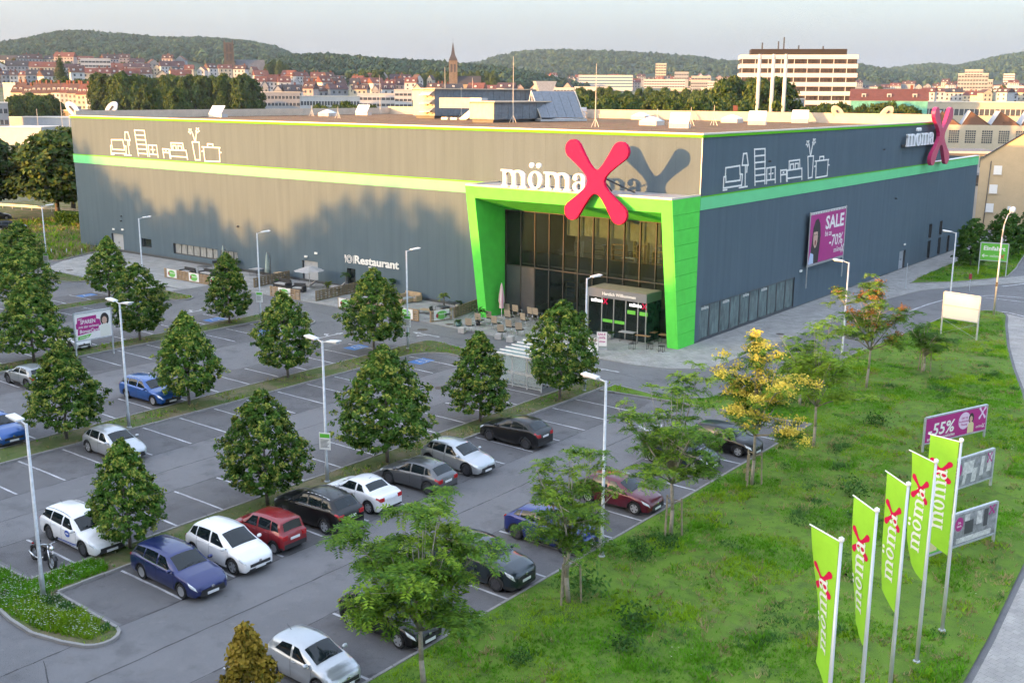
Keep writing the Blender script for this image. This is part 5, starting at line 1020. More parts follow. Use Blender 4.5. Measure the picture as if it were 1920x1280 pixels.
    MB().box(-hl - .022, -hl - .002, -.26, .26, zp, zp + .11).build('number_plate', c_plate, t_)
    MB().box(-hl - .015, -hl + .05, -Wd / 2 * .76, Wd / 2 * .76, .30, .50 if clad else .38).build('rear_bumper_trim', c_plast, t_)
    MB().box(-hl + .3, hl - .35, -Wd * .36, Wd * .36, .18, .5).build('underbody', c_plast, t_)
    wp = MB()
    for y0 in (-.5, .1): wp.tube(Sp(p['xc'] - .06, 8.6 if y0 > 0 else 7.8, 1 if y0 > 0 else -1, .02), Sp(p['xc'] - .16, 8.0 if y0 > 0 else 8.7, 1 if y0 < 0 else 1, .03), .01, n=4)
    wp.build('wiper', c_plast, ws)
    MB().tube((p['xr2'] + .25, 0, T(p['xr2'] + .25)), (p['xr2'] + .02, 0, T(p['xr2'] + .25) + .16), .008, n=4).build('aerial', c_plast, t_)
    if logo:
        for s_ in (1, -1):
            patch('livery_stripe', [(xr + ra, .75), (xf - ra, .75), (xf - ra, 1.5), (xr + ra, 1.1)], s_, logo, 8, 2, .006)
            q = Sp(.30, 2.7, s_, .012); Mq = Matrix.Translation(q) @ Matrix.Rotation(R(90), 4, 'X'); MB().lathe([(.20, -.004), (.20, .004)], 18, 0, Mq @ Matrix.Diagonal((1, .75, 1, 1))).build('livery_badge', logo, t_); MB().box(q[0] - .12, q[0] + .12, q[1] - .008 * 1, q[1] + .008, q[2] - .03, q[2] + .03).build('livery_mark', m_white, t_)
    return t_
PX = 0.0; NX = math.pi
white_p = paint('white', (0.78, 0.78, 0.79), 0.0); black_p = mat('paint_black', (0.006, 0.006, 0.007), .3, 0, coat=.35, spec=.4); silver = paint('silver', (0.46, 0.48, 0.50), 0.55); navy = paint('navy', (0.012, 0.022, 0.115), 0.35); grey = paint('grey', (0.115, 0.118, 0.125), 0.5); redp = paint('red', (0.24, 0.008, 0.014), 0.1); bluep = paint('blue', (0.012, 0.085, 0.32), 0.35); petrol = paint('petrol', (0.018, 0.030, 0.040), 0.4); wine = paint('wine', (0.105, 0.006, 0.018), 0.3); royal = paint('royal', (0.014, 0.026, 0.17), 0.35); minig = paint('mini_grey', (0.27, 0.29, 0.30), 0.3); livb = mat('livery_blue', (0.03, 0.09, 0.42), .4)
JIT = lambda: rnd.uniform(-.03, .03)
make_car('navy blue estate car parked nose out nearest the kerbed island end', 'wagon', navy, 'b', (4.55, -51.45, 0), PX + JIT(), trimm=c_chrome)
make_car('white compact people carrier between the navy estate and the red hatchback', 'mpv', white_p, 'c', (4.5, -48.9, 0), PX + JIT())
make_car('small boxy red hatchback showing its tail', 'boxy', redp, 'e', (4.25, -46.6, 0), NX + JIT(), clad=True, rear_plate_low=False)
make_car('large black SUV with chrome trim beside the red hatchback', 'suv', black_p, 'c', (4.15, -43.6, 0), NX + JIT(), rails=True, trimm=c_chrome, clad=True)
make_car('white coupe convertible with long boot showing red tail lights', 'cabrio', white_p, 'a', (4.1, -40.7, 0), NX + JIT(), rear_plate_low=False)
make_car('metallic dark grey hatchback showing its tail, beside the silver hatchback', 'hatch', grey, 'd', (4.5, -37.2, 0), NX + JIT())
make_car('silver hatchback parked nose out behind the dark grey one', 'hatch', silver, 'd', (4.4, -33.9, 0), PX + JIT())
make_car('black crossover showing its tail, farthest along the middle row', 'crossover', black_p, 'd', (4.1, -28.55, 0), NX + JIT(), clad=True)
make_car('white estate car with blue stripe livery beside the motorcycle', 'wagon', white_p, 'd', (-2.1, -51.7, 0), PX + JIT(), rails=True, logo=livb, trimm=None)
make_car('light silver hatchback alone on the second median row', 'hatch', silver, 'c', (-11.7, -44.1, 0), PX + JIT())
make_car('bright blue estate car beside a lamp post', 'wagon', bluep, 'b', (-19.7, -36.5, 0), PX + JIT(), rails=True)
make_car('small grey hatchback with round tail lights at the left edge', 'mini', minig, 'd', (-29.4, -39.55, 0), NX + JIT(), roofm=minig, clad=True)
make_car('bright blue crossover cut by the left picture edge', 'crossover', bluep, 'b', (-19.2, -46.9, 0), PX + JIT(), rails=True, clad=True)
make_car('tiny white city car under the magenta and white billboard', 'small', white_p, 'd', (-37.0, -31.9, 0), PX + JIT(), roofm=black_p)
make_car('silver three-door-style small car at the bottom edge, nearest the viewer', 'small', silver, 'a', (14.4, -53.05, 0), PX + JIT())
make_car('black hatchback half hidden under the nearest feathery tree', 'hatch', black_p, 'a', (14.1, -49.0, 0), PX + JIT(), rails=True, trimm=c_chrome)
make_car('dark petrol SUV nose to the lawn kerb beside the nearest feathery tree', 'suv', petrol, 'd', (13.85, -43.3, 0), PX + JIT(), trimm=c_chrome, clad=True)
make_car('royal blue crossover behind a staked feathery tree', 'crossover', royal, 'd', (14.0, -38.7, 0), PX + JIT(), clad=True)
make_car('dark wine red hatchback behind the two-tiered tree', 'hatch', wine, 'a', (14.0, -32.95, 0), PX + JIT())
make_car('black people carrier with silver bonnet reflections near the yellow tree', 'mpv', petrol, 'a', (13.4, -25.9, 0), PX + JIT(), rails=True)
make_car('dark hatchback mostly hidden behind the yellow flowering tree', 'hatch', black_p, 'a', (14.1, -22.2, 0), PX + JIT())
P = gnd(18, 432); make_car('dark car parked by the road at the far left edge', 'wagon', black_p, 'a', (P.x, P.y, 0), R(75), name='roadside_car')
P = gnd(-6, 412); make_car('second dark car behind the first at the far left edge', 'hatch', grey, 'a', (P.x, P.y, 0), R(75), name='roadside_car')

# motorcycle
mo = thing('motorcycle', 'black cruiser motorcycle leaning on its stand beside the white estate', 'motorcycle', (-1.28, -54.05, 0), R(-4))
mo.rotation_euler = (R(-7), 0, R(-4))
for x, r, w_ in ((.78, .32, .065), (-.78, .31, .09)):
    we = bpy.data.objects.new('wheel', None); COL.objects.link(we); we.parent = mo; we.location = (x, 0, r)
    MB().lathe([(r * .72, -w_ * .7), (r * .93, -w_), (r, 0), (r * .93, w_), (r * .72, w_ * .7)], 22, 0, Matrix.Rotation(R(90), 4, 'X'), cap=False).build('tyre', c_tyre, we, True)
    rb = MB(); rb.lathe([(r * .74, -.03), (r * .74, .03), (r * .66, .03), (r * .66, -.03), (r * .74, -.03)], 22, 0, Matrix.Rotation(R(90), 4, 'X'), cap=False); rb.tube((0, -.07, 0), (0, .07, 0), .05)
    for k in range(9): a = 2 * math.pi * k / 9; rb.tube((0, 0, 0), (r * .68 * math.cos(a), 0, r * .68 * math.sin(a)), .012, n=4)
    rb.build('rim', c_rim, we)
for s_ in (-.09, .09): bars('fork', [(.78, s_, .32), (.52, s_, .82), (.46, s_ * .8, .98)], .028, c_chrome, mo)
bars('handlebar', [(.30, -.40, 1.02), (.42, -.22, 1.06), (.46, 0, 1.0), (.42, .22, 1.06), (.30, .40, 1.02)], .016, c_chrome, mo)
MB().lathe([(.02, -.04), (.10, 0), (.105, .1), (.06, .16)], 14, 0, Matrix.Translation((.62, 0, .90)) @ Matrix.Rotation(R(-90), 4, 'Y') @ Matrix.Rotation(R(180), 4, 'X')).build('headlamp', c_chrome, mo, True)
def hull(name, rings, m, par):
    P = [[(x, ry * math.cos(a), z + rz_ * math.sin(a)) for a in np.linspace(0, 2 * math.pi, 13)] for x, z, ry, rz_ in rings]; return MB().grid(P).build(name, m, par, True)
hull('fuel_tank', [(.42, .84, .02, .03), (.34, .84, .12, .09), (.12, .85, .16, .12), (-.08, .80, .13, .09), (-.16, .77, .03, .03)], black_p, mo)
hull('seat', [(-.10, .74, .03, .02), (-.2, .73, .14, .05), (-.42, .72, .17, .06), (-.62, .76, .12, .05), (-.85, .79, .10, .04), (-.95, .79, .02, .02)], c_plast, mo)
en = MB(); en.cbox((.08, 0, .42), (.42, .3, .3)); en.tube((.18, 0, .5), (.30, 0, .72), .09, .085, 10); en.tube((.02, 0, .5), (-.08, 0, .72), .09, .085, 10); en.build('engine', c_rimd, mo)
for s_ in (-.16,): bars('exhaust', [(.28, s_, .45), (.1, s_, .28), (-.5, s_ - .03, .28), (-.95, s_ - .03, .36)], [.03, .035, .045, .05], c_chrome, mo, 8)
for x, z0, a0, a1 in ((.78, .32, 30, 150), (-.78, .31, 20, 160)):
    P = [[(x + .37 * math.cos(R(a)), y, z0 + .37 * math.sin(R(a)) - abs(y) * .35) for y in (-.09, 0, .09)] for a in np.linspace(a0, a1, 9)]; MB().grid(P).build('mudguard', black_p, mo, True)
bars('frame_tube', [(.46, 0, .95), (.3, 0, .6), (.2, 0, .24), (-.3, 0, .24), (-.6, .1, .32), (-.78, .1, .31)], .025, c_plast, mo)
MB().cbox((-.98, 0, .68), (.04, .14, .07)).build('tail_lamp', c_tail, mo); bars('side_stand', [(-.05, .1, .25), (-.1, .3, -.03)], .014, c_chrome, mo)
for s_ in (-1, 1): MB().lathe([(.02, -.01), (.06, 0), (.05, .02)], 10, 0, Matrix.Translation((.36, s_ * .36, 1.2)) @ Matrix.Rotation(R(-90), 4, 'Y')).tube((.33, s_ * .33, 1.03), (.36, s_ * .36, 1.17), .008, n=4).build('mirror', c_plast, mo)
# ---------------------------------------------------------------- lamps
LAMPHEAD = MB().add([(0, -.17, 0), (.75, -.2, .10), (.75, .2, .10), (0, .17, 0), (0, -.17, .07), (.75, -.18, .15), (.75, .18, .15), (0, .17, .07)], [(0, 3, 2, 1), (4, 5, 6, 7), (0, 1, 5, 4), (1, 2, 6, 5), (2, 3, 7, 6), (3, 0, 4, 7)]).mesh('lamp_head', mat('lamp_white', (.66, .67, .68), .45))
def lamp(x, y, h, dirs, label, sign=None, z=0.08):
    t_ = thing('parking_lamp', label, 'lamp post', (x, y, z), 0, 'lamp posts of the car park')
    MB().lathe([(.10, 0), (.10, .9), (.078, .95), (.055, h)], 10).build('pole', m_galv, t_, True); MB().lathe([(.16, 0), (.15, .04), (.1, .06)], 10).build('base_flange', m_galv, t_)
    MB().box(-.05, .05, -.105, -.098, .5, .85).build('service_hatch', m_alu, t_)
    for dx, dy in dirs:
        a = math.atan2(dy, dx); MB().tube((0, 0, h - .06), (.42 * math.cos(a), .42 * math.sin(a), h + .05), .03).build('arm', m_galv, t_)
        o = put('lamp_head', LAMPHEAD, t_, (.40 * math.cos(a), .40 * math.sin(a), h + .02), a); MB().box(.1, .68, -.13, .13, -.004, .06).build('light_panel', mat('lamp_glass', (.5, .52, .55), .2), o)
    if sign:
        s_ = MB().box(-.30, .30, -.13, -.115, 1.75, 2.65).build('notice_board', m_white, t_); s_.rotation_euler = (0, 0, sign); hd = MB().box(-.26, .26, -.135, -.131, 2.38, 2.58).build('green_header', m_green, s_)
        ln = MB()
        for k in range(7): ln.box(-.24, .24 - .05 * (k % 3), -.1335, -.1305, 2.26 - k * .065, 2.285 - k * .065)
        ln.build('small_print', m_dark, s_)
    return t_
lamp(.73, -39.9, 7.35, ((-1, 0), (1, .05)), 'lamp post with two lamp heads and a white notice, behind the white convertible', R(25))
lamp(16.75, -38.8, 7.8, ((-1, 0),), 'lamp post at the lawn kerb beside the royal blue crossover')
lamp(1.7, -55.7, 7.1, ((-1, 0),), 'lamp post on the weedy kerbed island at the lower left')
lamp(-15.2, -41.0, 7.5, ((-1, 0), (1, 0)), 'lamp post with two lamp heads behind the silver hatchback')
lamp(-16.4, -15.8, 7.65, ((.3, 1),), 'lamp post with notice board before the restaurant lettering', R(25))
lamp(-33.2, -16.5, 7.7, ((.3, 1),), 'lamp post with notice board before the terrace parasols', R(25))
lamp(-51.2, -16.1, 7.6, ((.3, 1),), 'lamp post in front of the small square window', None)
lamp(-68.8, -16.1, 7.6, ((.3, 1),), 'farthest lamp post on the left, with notice board', R(25))
lamp(1.16, -17.2, 7.6, ((.3, 1),), 'lamp post rising behind the dense linden before the entrance')
lamp(11.9, .65, 7.6, ((-1, 0),), 'lamp post below the sale banner, behind the orange-seeded tree')
lamp(12.75, 23.7, 7.6, ((-1, 0),), 'lamp post beside the blank white billboard')
sl = thing('street_lamp', 'tall street lamp with curved neck and drop head beside the blank billboard', 'street lamp', (15.7, 27.35, 0.02))
MB().path([(0, 0, 0), (0, 0, 7.2)], [.10, .065], 10).path([(0, 0, 7.2), (.05, .1, 8.3), (.2, .35, 9.1), (.45, .8, 9.5)], [.065, .055, .05, .045], 8).build('pole', m_galv, sl, True)
MB().lathe([(.05, 0), (.2, .08), (.26, .35), (.2, .6), (.06, .7)], 12, 0, Matrix.Translation((.4, .7, 9.35)) @ Matrix.Rotation(R(-60), 4, 'X')).build('lamp_head', mat('lamp_white', (.7, .7, .7), .4), sl, True)
MB().box(-.09, .09, -.12, -.1, 2.7, 3.1).build('small_plate', m_black, sl)

# ---------------------------------------------------------------- flat print helpers
def board(name, label, cat, a, b, z0, z1, mface, group=None, posts=True, zb=0.09, th=.09, frame=m_galv, top=.0):
    """upright panel on two posts between ground points a and b; returns the thing and the frame of its face"""
    a = Vector(a); b = Vector(b); d = (b - a); L = d.length; rz = math.atan2(d.y, d.x)
    t_ = thing(name, label, cat, (a.x, a.y, zb), rz, group)
    if posts:
        for x in (0, L): MB().box(x - .05, x + .05, -.02, .08, 0, z1 + .04).build('post', frame, t_)
    MB().box(.05, L - .05, -.02, .04, z0, z1).build('panel', mface, t_)
    f = MB(); f.box(.05, L - .05, -.05, .075, z1 + .001, z1 + .09).box(.05, L - .05, -.05, .075, z0 - .08, z0 - .001); f.build('rail', frame, t_)
    return t_, L
def print_poly(t_, pts, m, name='print_patch', lay=0): return MB().ext([(p[0], -.024 - .0015 * lay, p[1]) for p in pts], (0, -.001, 0)).build(name, m, t_)
def print_text(t_, txt, x, z, size, m, bold=.0, width=None, shear=0, lay=0, name='lettering', align='LEFT'): return lettering(name, txt, size, m, t_, face((x, -.026 - .0015 * lay, z), (1, 0, 0)), bold, .001, shear, align, 1.0, width)
def mini_mark(t_, x, z, h, m, mx, lay=3):
    b_ = MB(); M_ = face((x, -.026 - .0015 * lay, z), (1, 0, 0)); e = wordmark(None, M_, h, .001, m, mb=b_); b_.build('name_mark', m, t_); crossmark(t_, face((x + e + .75 * h, -.027 - .0015 * lay, z + .6 * h), (1, 0, 0)), h * 1.0, h * 1.15, .001, mx, 'cross_mark')
m_pink = mat('print_pink', (0.72, 0.55, 0.72), .6); m_skin = mat('print_skin', (0.55, 0.36, 0.28), .7); m_hair = mat('print_hair', (0.025, 0.018, 0.02), .6); m_cream = mat('print_cream', (0.66, 0.58, 0.32), .6); m_gph = mat('print_photo_grey', (0.24, 0.25, 0.26), .6, 0, .5, 3); m_gphl = mat('print_photo_light', (0.55, 0.55, 0.54), .6, 0, .3, 5); m_lightblue = mat('print_light_blue', (.45, .55, .72), .6)
def figure(t_, x, z, s_, dress, lay=3, hair=m_hair):
    """printed picture of a dark-haired person, waist up"""
    print_poly(t_, ell(x, z + 1.25 * s_, .34 * s_, .48 * s_, 0, 360, 16), hair, 'printed_hair', lay); print_poly(t_, [(x - .42 * s_, z), (x + .42 * s_, z), (x + .38 * s_, z + .75 * s_), (x + .12 * s_, z + .95 * s_), (x - .12 * s_, z + .95 * s_), (x - .38 * s_, z + .75 * s_)], dress, 'printed_clothes', lay + 1)
    print_poly(t_, ell(x - .02 * s_, z + 1.18 * s_, .2 * s_, .28 * s_, 0, 360, 14), m_skin, 'printed_face', lay + 2)
# three poster frames on the lawn
t_, L = board('poster_frame', 'magenta poster reading -55% with pink disc, uppermost of the three lawn posters', 'billboard', (23.1, -16.0), (25.03, -11.0), .5, 1.92, m_purple, 'poster frames on the lawn')
print_text(t_, '-55%', .22, .86, .98, m_white, .02, 2.25, .12, 1); print_text(t_, 'auf viele Planungsküchen', .22, .6, .27, m_white, .004, 2.35, 0, 1); print_poly(t_, ell(3.35, 1.32, .52, .5, 0, 360, 22), m_pink, 'pink_disc', 1)
for k, s in enumerate(('GRATIS', 'Profi-Küchen-', 'Planung')): print_text(t_, s, 3.35, 1.42 - .19 * k, .17, m_purple, .003, None, 0, 2, align='CENTER')
figure(t_, 3.95, .52, .68, m_cream, 2); crossmark(t_, face((4.92, -.03, 1.56), (1, 0, 0)), .30, .33, .001, m_pink, 'cross_mark'); mini_mark(t_, 4.42, .72, .1, m_white, m_white)
t_, L = board('poster_frame', 'green and grey photo poster with pink disc, middle of the three lawn posters', 'billboard', (25.91, -24.38), (27.52, -19.2), .5, 1.95, m_gph, 'poster frames on the lawn')
print_poly(t_, [(.1, .52), (1.9, .52), (1.75, 1.93), (.1, 1.93)], m_green, 'green_field', 0); print_text(t_, 'mömax', .3, 1.62, .26, m_white, .006, None, 0, 1); print_text(t_, '1/2 Preis', .2, 1.1, .44, m_white, .012, 1.4, 0, 1); print_text(t_, 'auf viele Küchen', .2, .85, .2, m_white, .003, None, 0, 1); print_poly(t_, ell(2.3, 1.4, .36, .4, 0, 360, 20), m_purple, 'pink_disc', 2)
for k, s in enumerate(('Die', 'neue', 'Küche')): print_text(t_, s, 2.3, 1.5 - .16 * k, .15, m_white, .002, None, 0, 3, align='CENTER')
for k, (a, b, c, d) in enumerate(((2.7, 3.6, 1.1, 1.75), (3.5, 3.9, .6, 1.3), (2.75, 3.0, .6, 1.1), (4.2, 4.5, .8, 1.8), (4.8, 5.15, .9, 1.85))): print_poly(t_, [(a, c), (b, c), (b + .1, d), (a + .1, d)], m_gphl, 'photo_detail', 1 + k)
crossmark(t_, face((5.0, -.036, 1.62), (1, 0, 0)), .20, .24, .001, m_purple, 'cross_mark')
t_, L = board('poster_frame', 'poster with green field and grey kitchen photo, lowest of the three lawn posters', 'billboard', (28.0, -31.1), (29.58, -26.7), .5, 1.9, m_gph, 'poster frames on the lawn')
print_poly(t_, [(.1, .52), (1.62, .52), (1.4, 1.88), (.1, 1.88)], m_green, 'green_field', 0); figure(t_, .34, .6, .6, m_cream, 1)
for k, s in enumerate(('IHRE', 'Gratis', 'Küchen-', 'planung')): print_text(t_, s, .66, 1.55 - .27 * k, .27, m_white, .006, None, 0, 1)
print_poly(t_, ell(2.0, 1.45, .28, .32, 0, 360, 20), m_purple, 'pink_disc', 2)
for k, s in enumerate(('Die', 'beste')): print_text(t_, s, 2.0, 1.47 - .15 * k, .14, m_white, .002, None, 0, 3, align='CENTER')
for k, (a, b, c, d, mm_) in enumerate(((2.4, 3.0, .9, 1.5, m_dark), (3.2, 3.6, 1.2, 1.8, m_gphl), (1.9, 4.3, .56, .8, m_gphl), (3.7, 4.0, 1.0, 1.8, m_dark), (2.35, 2.7, 1.5, 1.8, m_gphl))): print_poly(t_, [(a, c), (b, c), (b, d), (a, d)], mm_, 'photo_detail', 1 + k)
crossmark(t_, face((4.25, -.036, 1.68), (1, 0, 0)), .2, .2, .001, m_purple, 'cross_mark')
# other signs
t_, L = board('billboard', 'blank white billboard back on two steel posts with crossed wires', 'billboard', (14.41, 15.99), (17.42, 15.38), 1.5, 3.55, mat('billboard_back', (.72, .70, .67), .6, 0, .04, 1))
MB().box(.05, L - .05, -.04, -.021, 2.48, 2.56).build('mid_rail', m_galv, t_)
for p_, q_ in (((0, 0, .1), (L, 0, 1.35)), ((0, 0, 1.35), (L, 0, .1))): bars('guy_wire', [p_, q_], .012, m_galv, t_, 4)
t_, L = board('entry_sign', 'green entry sign reading Einfahrt with white arrow on two posts', 'sign', (8.22, 49.9), (11.0, 50.36), 1.75, 3.6, m_green)
print_text(t_, 'Einfahrt', .3, 2.85, .62, m_white, .02, 2.2, 0, 0); mini_mark(t_, 1.0, 2.1, .19, m_white, m_magenta); print_poly(t_, [(.2, 2.22), (.42, 2.42), (.47, 2.37), (.35, 2.26), (.85, 2.26), (.85, 2.18), (.35, 2.18), (.47, 2.07), (.42, 2.02)], m_white, 'arrow', 1)
t_, L = board('billboard', 'white and magenta bonus card billboard on posts over the tiny white car', 'billboard', (-32.55, -34.1), (-32.45, -31.15), 1.45, 3.45, m_white)
print_poly(t_, [(.2, 1.85), (1.95, 2.0), (1.9, 2.35), (2.1, 2.4), (2.0, 2.85), (1.75, 2.9), (1.75, 3.2), (.25, 3.15), (.2, 2.75), (.1, 2.7), (.12, 2.35), (.25, 2.3)], m_purple, 'magenta_field', 0); print_text(t_, 'Jetzt', .3, 2.98, .17, m_white, .003, None, 0, 1); print_text(t_, 'SPAREN', .45, 2.65, .42, m_white, .008, 1.2, .1, 1); print_text(t_, 'mit der mömax', .3, 2.35, .26, m_white, .004, 1.6, .1, 1); print_text(t_, 'BonusCard', .35, 1.98, .36, m_white, .007, 1.55, .1, 1)
print_poly(t_, [(.2, 1.5), (1.0, 1.55), (1.3, 1.85), (.2, 1.75)], m_green, 'green_field', 1); mini_mark(t_, .35, 1.6, .09, m_white, m_white); figure(t_, 2.4, 1.5, 1.02, mat('print_white_dress', (.75, .74, .66), .6), 1)
# sale banner on the side wall
sb = thing('sale_banner', 'large magenta sale banner with a dark-haired face, hung on the shaded side wall', 'banner', (.42, 20.8, 3.9), R(90))
MB().box(0, 8.8, -.02, .03, 0, 4.65).build('panel', m_purple, sb)
MB().box(-.05, 8.85, -.06, .05, 4.66, 4.86).build('top_rail', m_white, sb); MB().box(-.05, 8.85, -.06, .05, -.2, -.01).build('bottom_rail', m_alu, sb)
for x in (-.02, 8.82): MB().tube((x, -.02, -2.2), (x, -.02, 4.95), .06).build('tension_pole', m_alu, sb)
for k in range(22): MB().cbox((.2 + k * .4, -.075, 4.76), (.12, .02, .14)).build('eyelet', m_dark, sb)
print_text(sb, 'SALE', 3.75, 3.05, 1.75, m_white, .05, 4.6, 0, 0); print_text(sb, 'bis zu', 3.75, 2.35, .75, m_white, .01, 1.6, .05, 0); print_text(sb, '-70%', 4.9, 1.25, 1.55, m_white, .02, 3.4, .05, 0); mini_mark(sb, 6.2, .55, .33, m_white, m_white)
print_poly(sb, [(.1, .02), (2.4, .02), (2.55, 1.2), (2.7, 2.6), (2.45, 3.7), (1.9, 4.25), (1.3, 4.1), (.85, 3.4), (.7, 2.2), (.5, 1.0)], m_hair, 'printed_hair', 0); print_poly(sb, ell(1.5, 2.45, .52, .98, 0, 360, 20), m_skin, 'printed_face', 1); print_poly(sb, [(.05, .02), (1.3, .02), (1.2, .9), (.5, 1.1)], m_lightblue, 'printed_clothes', 2); print_poly(sb, ell(1.5, 1.95, .17, .27, 0, 360, 12), mat('print_mouth', (.22, .03, .04), .6), 'printed_mouth', 3)
for x in (1.28, 1.72): print_poly(sb, ell(x, 2.72, .12, .06, 0, 360, 10), m_hair, 'printed_eye', 3)
print_poly(sb, [(1.0, 3.0), (2.0, 3.0), (1.9, 3.5), (1.1, 3.5)], m_hair, 'printed_fringe', 4)
for y in (1.0, 4.7, 8.4, 12.0): 
    b_ = MB(); wordmark(None, face((-.10, y + .2, 2.55), (0, 1, 0)), .2, .01, m_white, mb=b_); b_.build('window_name', m_white, store)
for x in (-8.4, -4.7):
    b_ = MB(); wordmark(None, face((x, -2.29, 2.85), (1, 0, 0)), .19, .03, m_white, mb=b_); b_.build('lit_name', mat('lit_letter', (.9, .9, .9), .5, emit=(1, .95, .95), estr=.6), store); crossmark(store, face((x + 1.4, -2.29, 2.97), (1, 0, 0)), .2, .22, .03, m_magenta, 'lit_cross')

# ---------------------------------------------------------------- flags
m_flag = mat('flag_lime', (0.30, 0.62, 0.03), .75, 0, .06, 2); m_pole = mat('flag_pole', (.55, .57, .6), .4, .4)
def flag(i, y, arm, length, amp, ph, label):
    t_ = thing('flagpole', label, 'flag', (30.27, y, .08), 0, 'lime green flags in a row on the lawn'); h = 7.35
    MB().lathe([(.075, 0), (.07, 2), (.045, h)], 10).build('pole', m_pole, t_, True); MB().lathe([(.06, 0), (.08, .03), (.08, .1), (.03, .14)], 10, 0, Matrix.Translation((0, 0, h))).build('finial', m_white, t_); MB().lathe([(.14, 0), (.13, .05), (.09, .07)], 10).build('ground_sleeve', m_galv, t_)
    a = Vector((arm[0], arm[1], 0)).normalized(); nn = Vector((a.y, -a.x, 0)); wd = .98; tws = {-47.66: -.55, -44.89: -.25, -42.1: -.12, -39.3: -.4, -36.42: -.15}[y]
    MB().tube((0, 0, h - .02), a * (wd + .14) + Vector((0, 0, h + .12)), .022).build('arm', m_white, t_)
    def Q(s_, z, off=0.0):
        f = (h - z) / length; b_ = amp * math.sin(ph + f * 4.2 + s_ * 1.4) * (.25 + f) * s_; tw = amp * 1.3 * f * s_ * math.cos(ph)
        g_ = tws * f * s_ ** .5; ca, sa = math.cos(g_), math.sin(g_); ar = Vector((a.x * ca - a.y * sa, a.x * sa + a.y * ca, 0)); nr = Vector((ar.y, -ar.x, 0)); p = ar * (s_ * wd * (1 - .10 * f)) + nr * (b_ + .35 * tw + off); return (p.x + a.x * .07, p.y + a.y * .07, z + s_ * .12)
    P = [[Q(s_, h - .03 - length * f - (.55 * (1 - s_) * f ** 6 if False else 0) + (.35 * s_ * max(0, f - .85) / .15), 0) for s_ in np.linspace(0, 1, 7)] for f in np.linspace(0, 1, 25)]
    fl_ = MB().grid(P).build('banner', m_flag, t_, True)
    z0 = h - length * .80
    for sgn in (1, -1):
        for part, m_ in (('m', m_white), ('x', m_magenta)):
            b_ = MB()
            if part == 'm': e = wordmark(None, Matrix.Identity(4), .41, .002, None, mb=b_)
            else: crossmark(None, Matrix.Translation((2.34, .24, 0)), .42, .36, .002, None, mb=b_)
            b_.v = [Q(.30 + p[1] / wd, z0 + p[0] * .95, sgn * (.010 + p[2])) for p in b_.v]
            b_.build('printed_name' if part == 'm' else 'printed_cross', m_, fl_)
FL = ((-36.42, (-.55, -.1), 4.35, .10, 2.0, 'lime flag farthest back, seen nearly edge on'), (-39.3, (-.75, .3), 4.3, .22, .6, 'second lime flag from the back, folded at the lettering'), (-42.1, (-.83, .53), 4.4, .06, 1.2, 'middle lime flag with its lettering fully readable'), (-44.89, (-.78, .48), 4.4, .12, 2.6, 'lime flag just left of the middle one'), (-47.66, (-.8, .26), 4.6, .16, 4.2, 'lime flag nearest the viewer, twisted round its pole'))
for i, f_ in enumerate(FL): flag(i, *f_)

# ---------------------------------------------------------------- terrace in front of the restaurant
m_pal = mat('pallet_wood', (0.34, 0.24, 0.145), .85, 0, .3, 3, stretch=(.6, 6, 6)); m_pald = mat('weathered_wood', (0.20, 0.155, 0.10), .9, 0, .3, 3, stretch=(6, .6, 6)); m_wick = mat('wicker_beige', (0.33, 0.27, 0.20), .85, 0, .2, 14); m_cush = mat('grey_cushion', (0.36, 0.35, 0.35), .9, 0, .1, 4); m_woodt = mat('table_wood', (0.30, 0.17, 0.08), .6, 0, .25, 4)
SLAT = MB().box(-.59, .59, -.012, .012, -.055, .055).mesh('slat', m_pal); SLATD = MB().box(-.59, .59, -.012, .012, -.055, .055).mesh('slat', m_pald); BLK = MB().box(-.05, .05, -.055, .055, 0, 1.0).mesh('post', m_pal); BLKD = MB().box(-.05, .05, -.055, .055, 0, 1.0).mesh('post', m_pald)
m_bang = mat('banner_green', (.16, .48, .10), .6); m_banr = mat('banner_red', (.35, .05, .06), .6)
def pallets(a, b, label, banners=(), dark=False, zg=.03):
    a = Vector(a); b = Vector(b); d = b - a; L = d.length; n_ = max(1, round(L / 1.2)); rz = math.atan2(d.y, d.x)
    t_ = thing('pallet_fence', label, 'fence', (a.x, a.y, zg), rz, 'pallet fences round the terrace')
    for k in range(n_):
        x = (k + .5) * L / n_
        for j in range(5):
            for y in (-.07, .07):
                o = put('slat', SLATD if dark else SLAT, t_, (x, y, .08 + j * .205 + rnd.uniform(-.01, .01))); o.scale.x = L / n_ / 1.2; o.rotation_euler = (0, rnd.uniform(-.012, .012), 0)
        for q in (-.5, 0, .5): put('post', BLKD if dark else BLK, t_, (x + q * (L / n_ - .14), 0, 0))
    for k in banners:
        x0 = L * k - .85; x1 = L * k + .85
        bn = MB().box(x0, x1, -.10, -.09, .1, .98).build('banner', m_white, t_); MB().ext([(p[0], -.103, p[1]) for p in ell((x0 + x1) / 2, .52, .62, .38, 0, 360, 18)], (0, -.002, 0)).build('green_print', m_bang, bn); MB().ext([(p[0], -.107, p[1]) for p in ell(x0 + .35, .5, .14, .2, 0, 360, 10)], (0, -.002, 0)).build('fruit_print', m_banr, bn)
        lettering('banner_lettering', 'Restaurant', .2, m_white, bn, face((x0 + .55, -.107, .55), (1, 0, 0)), .004, .001)
    return t_
pallets((-59.8, -7.85), (-48.2, -7.8), 'long pallet fence with green banners by the delivery bay', (.12, .45, .75))
pallets((-42.5, -7.75), (-38.4, -7.55), 'short pallet fence with one green banner in mid terrace', (.5,))
pallets((-32.8, -7.8), (-22.9, -7.55), 'pallet fence with green banners behind the linden at the second median', (.1, .85))
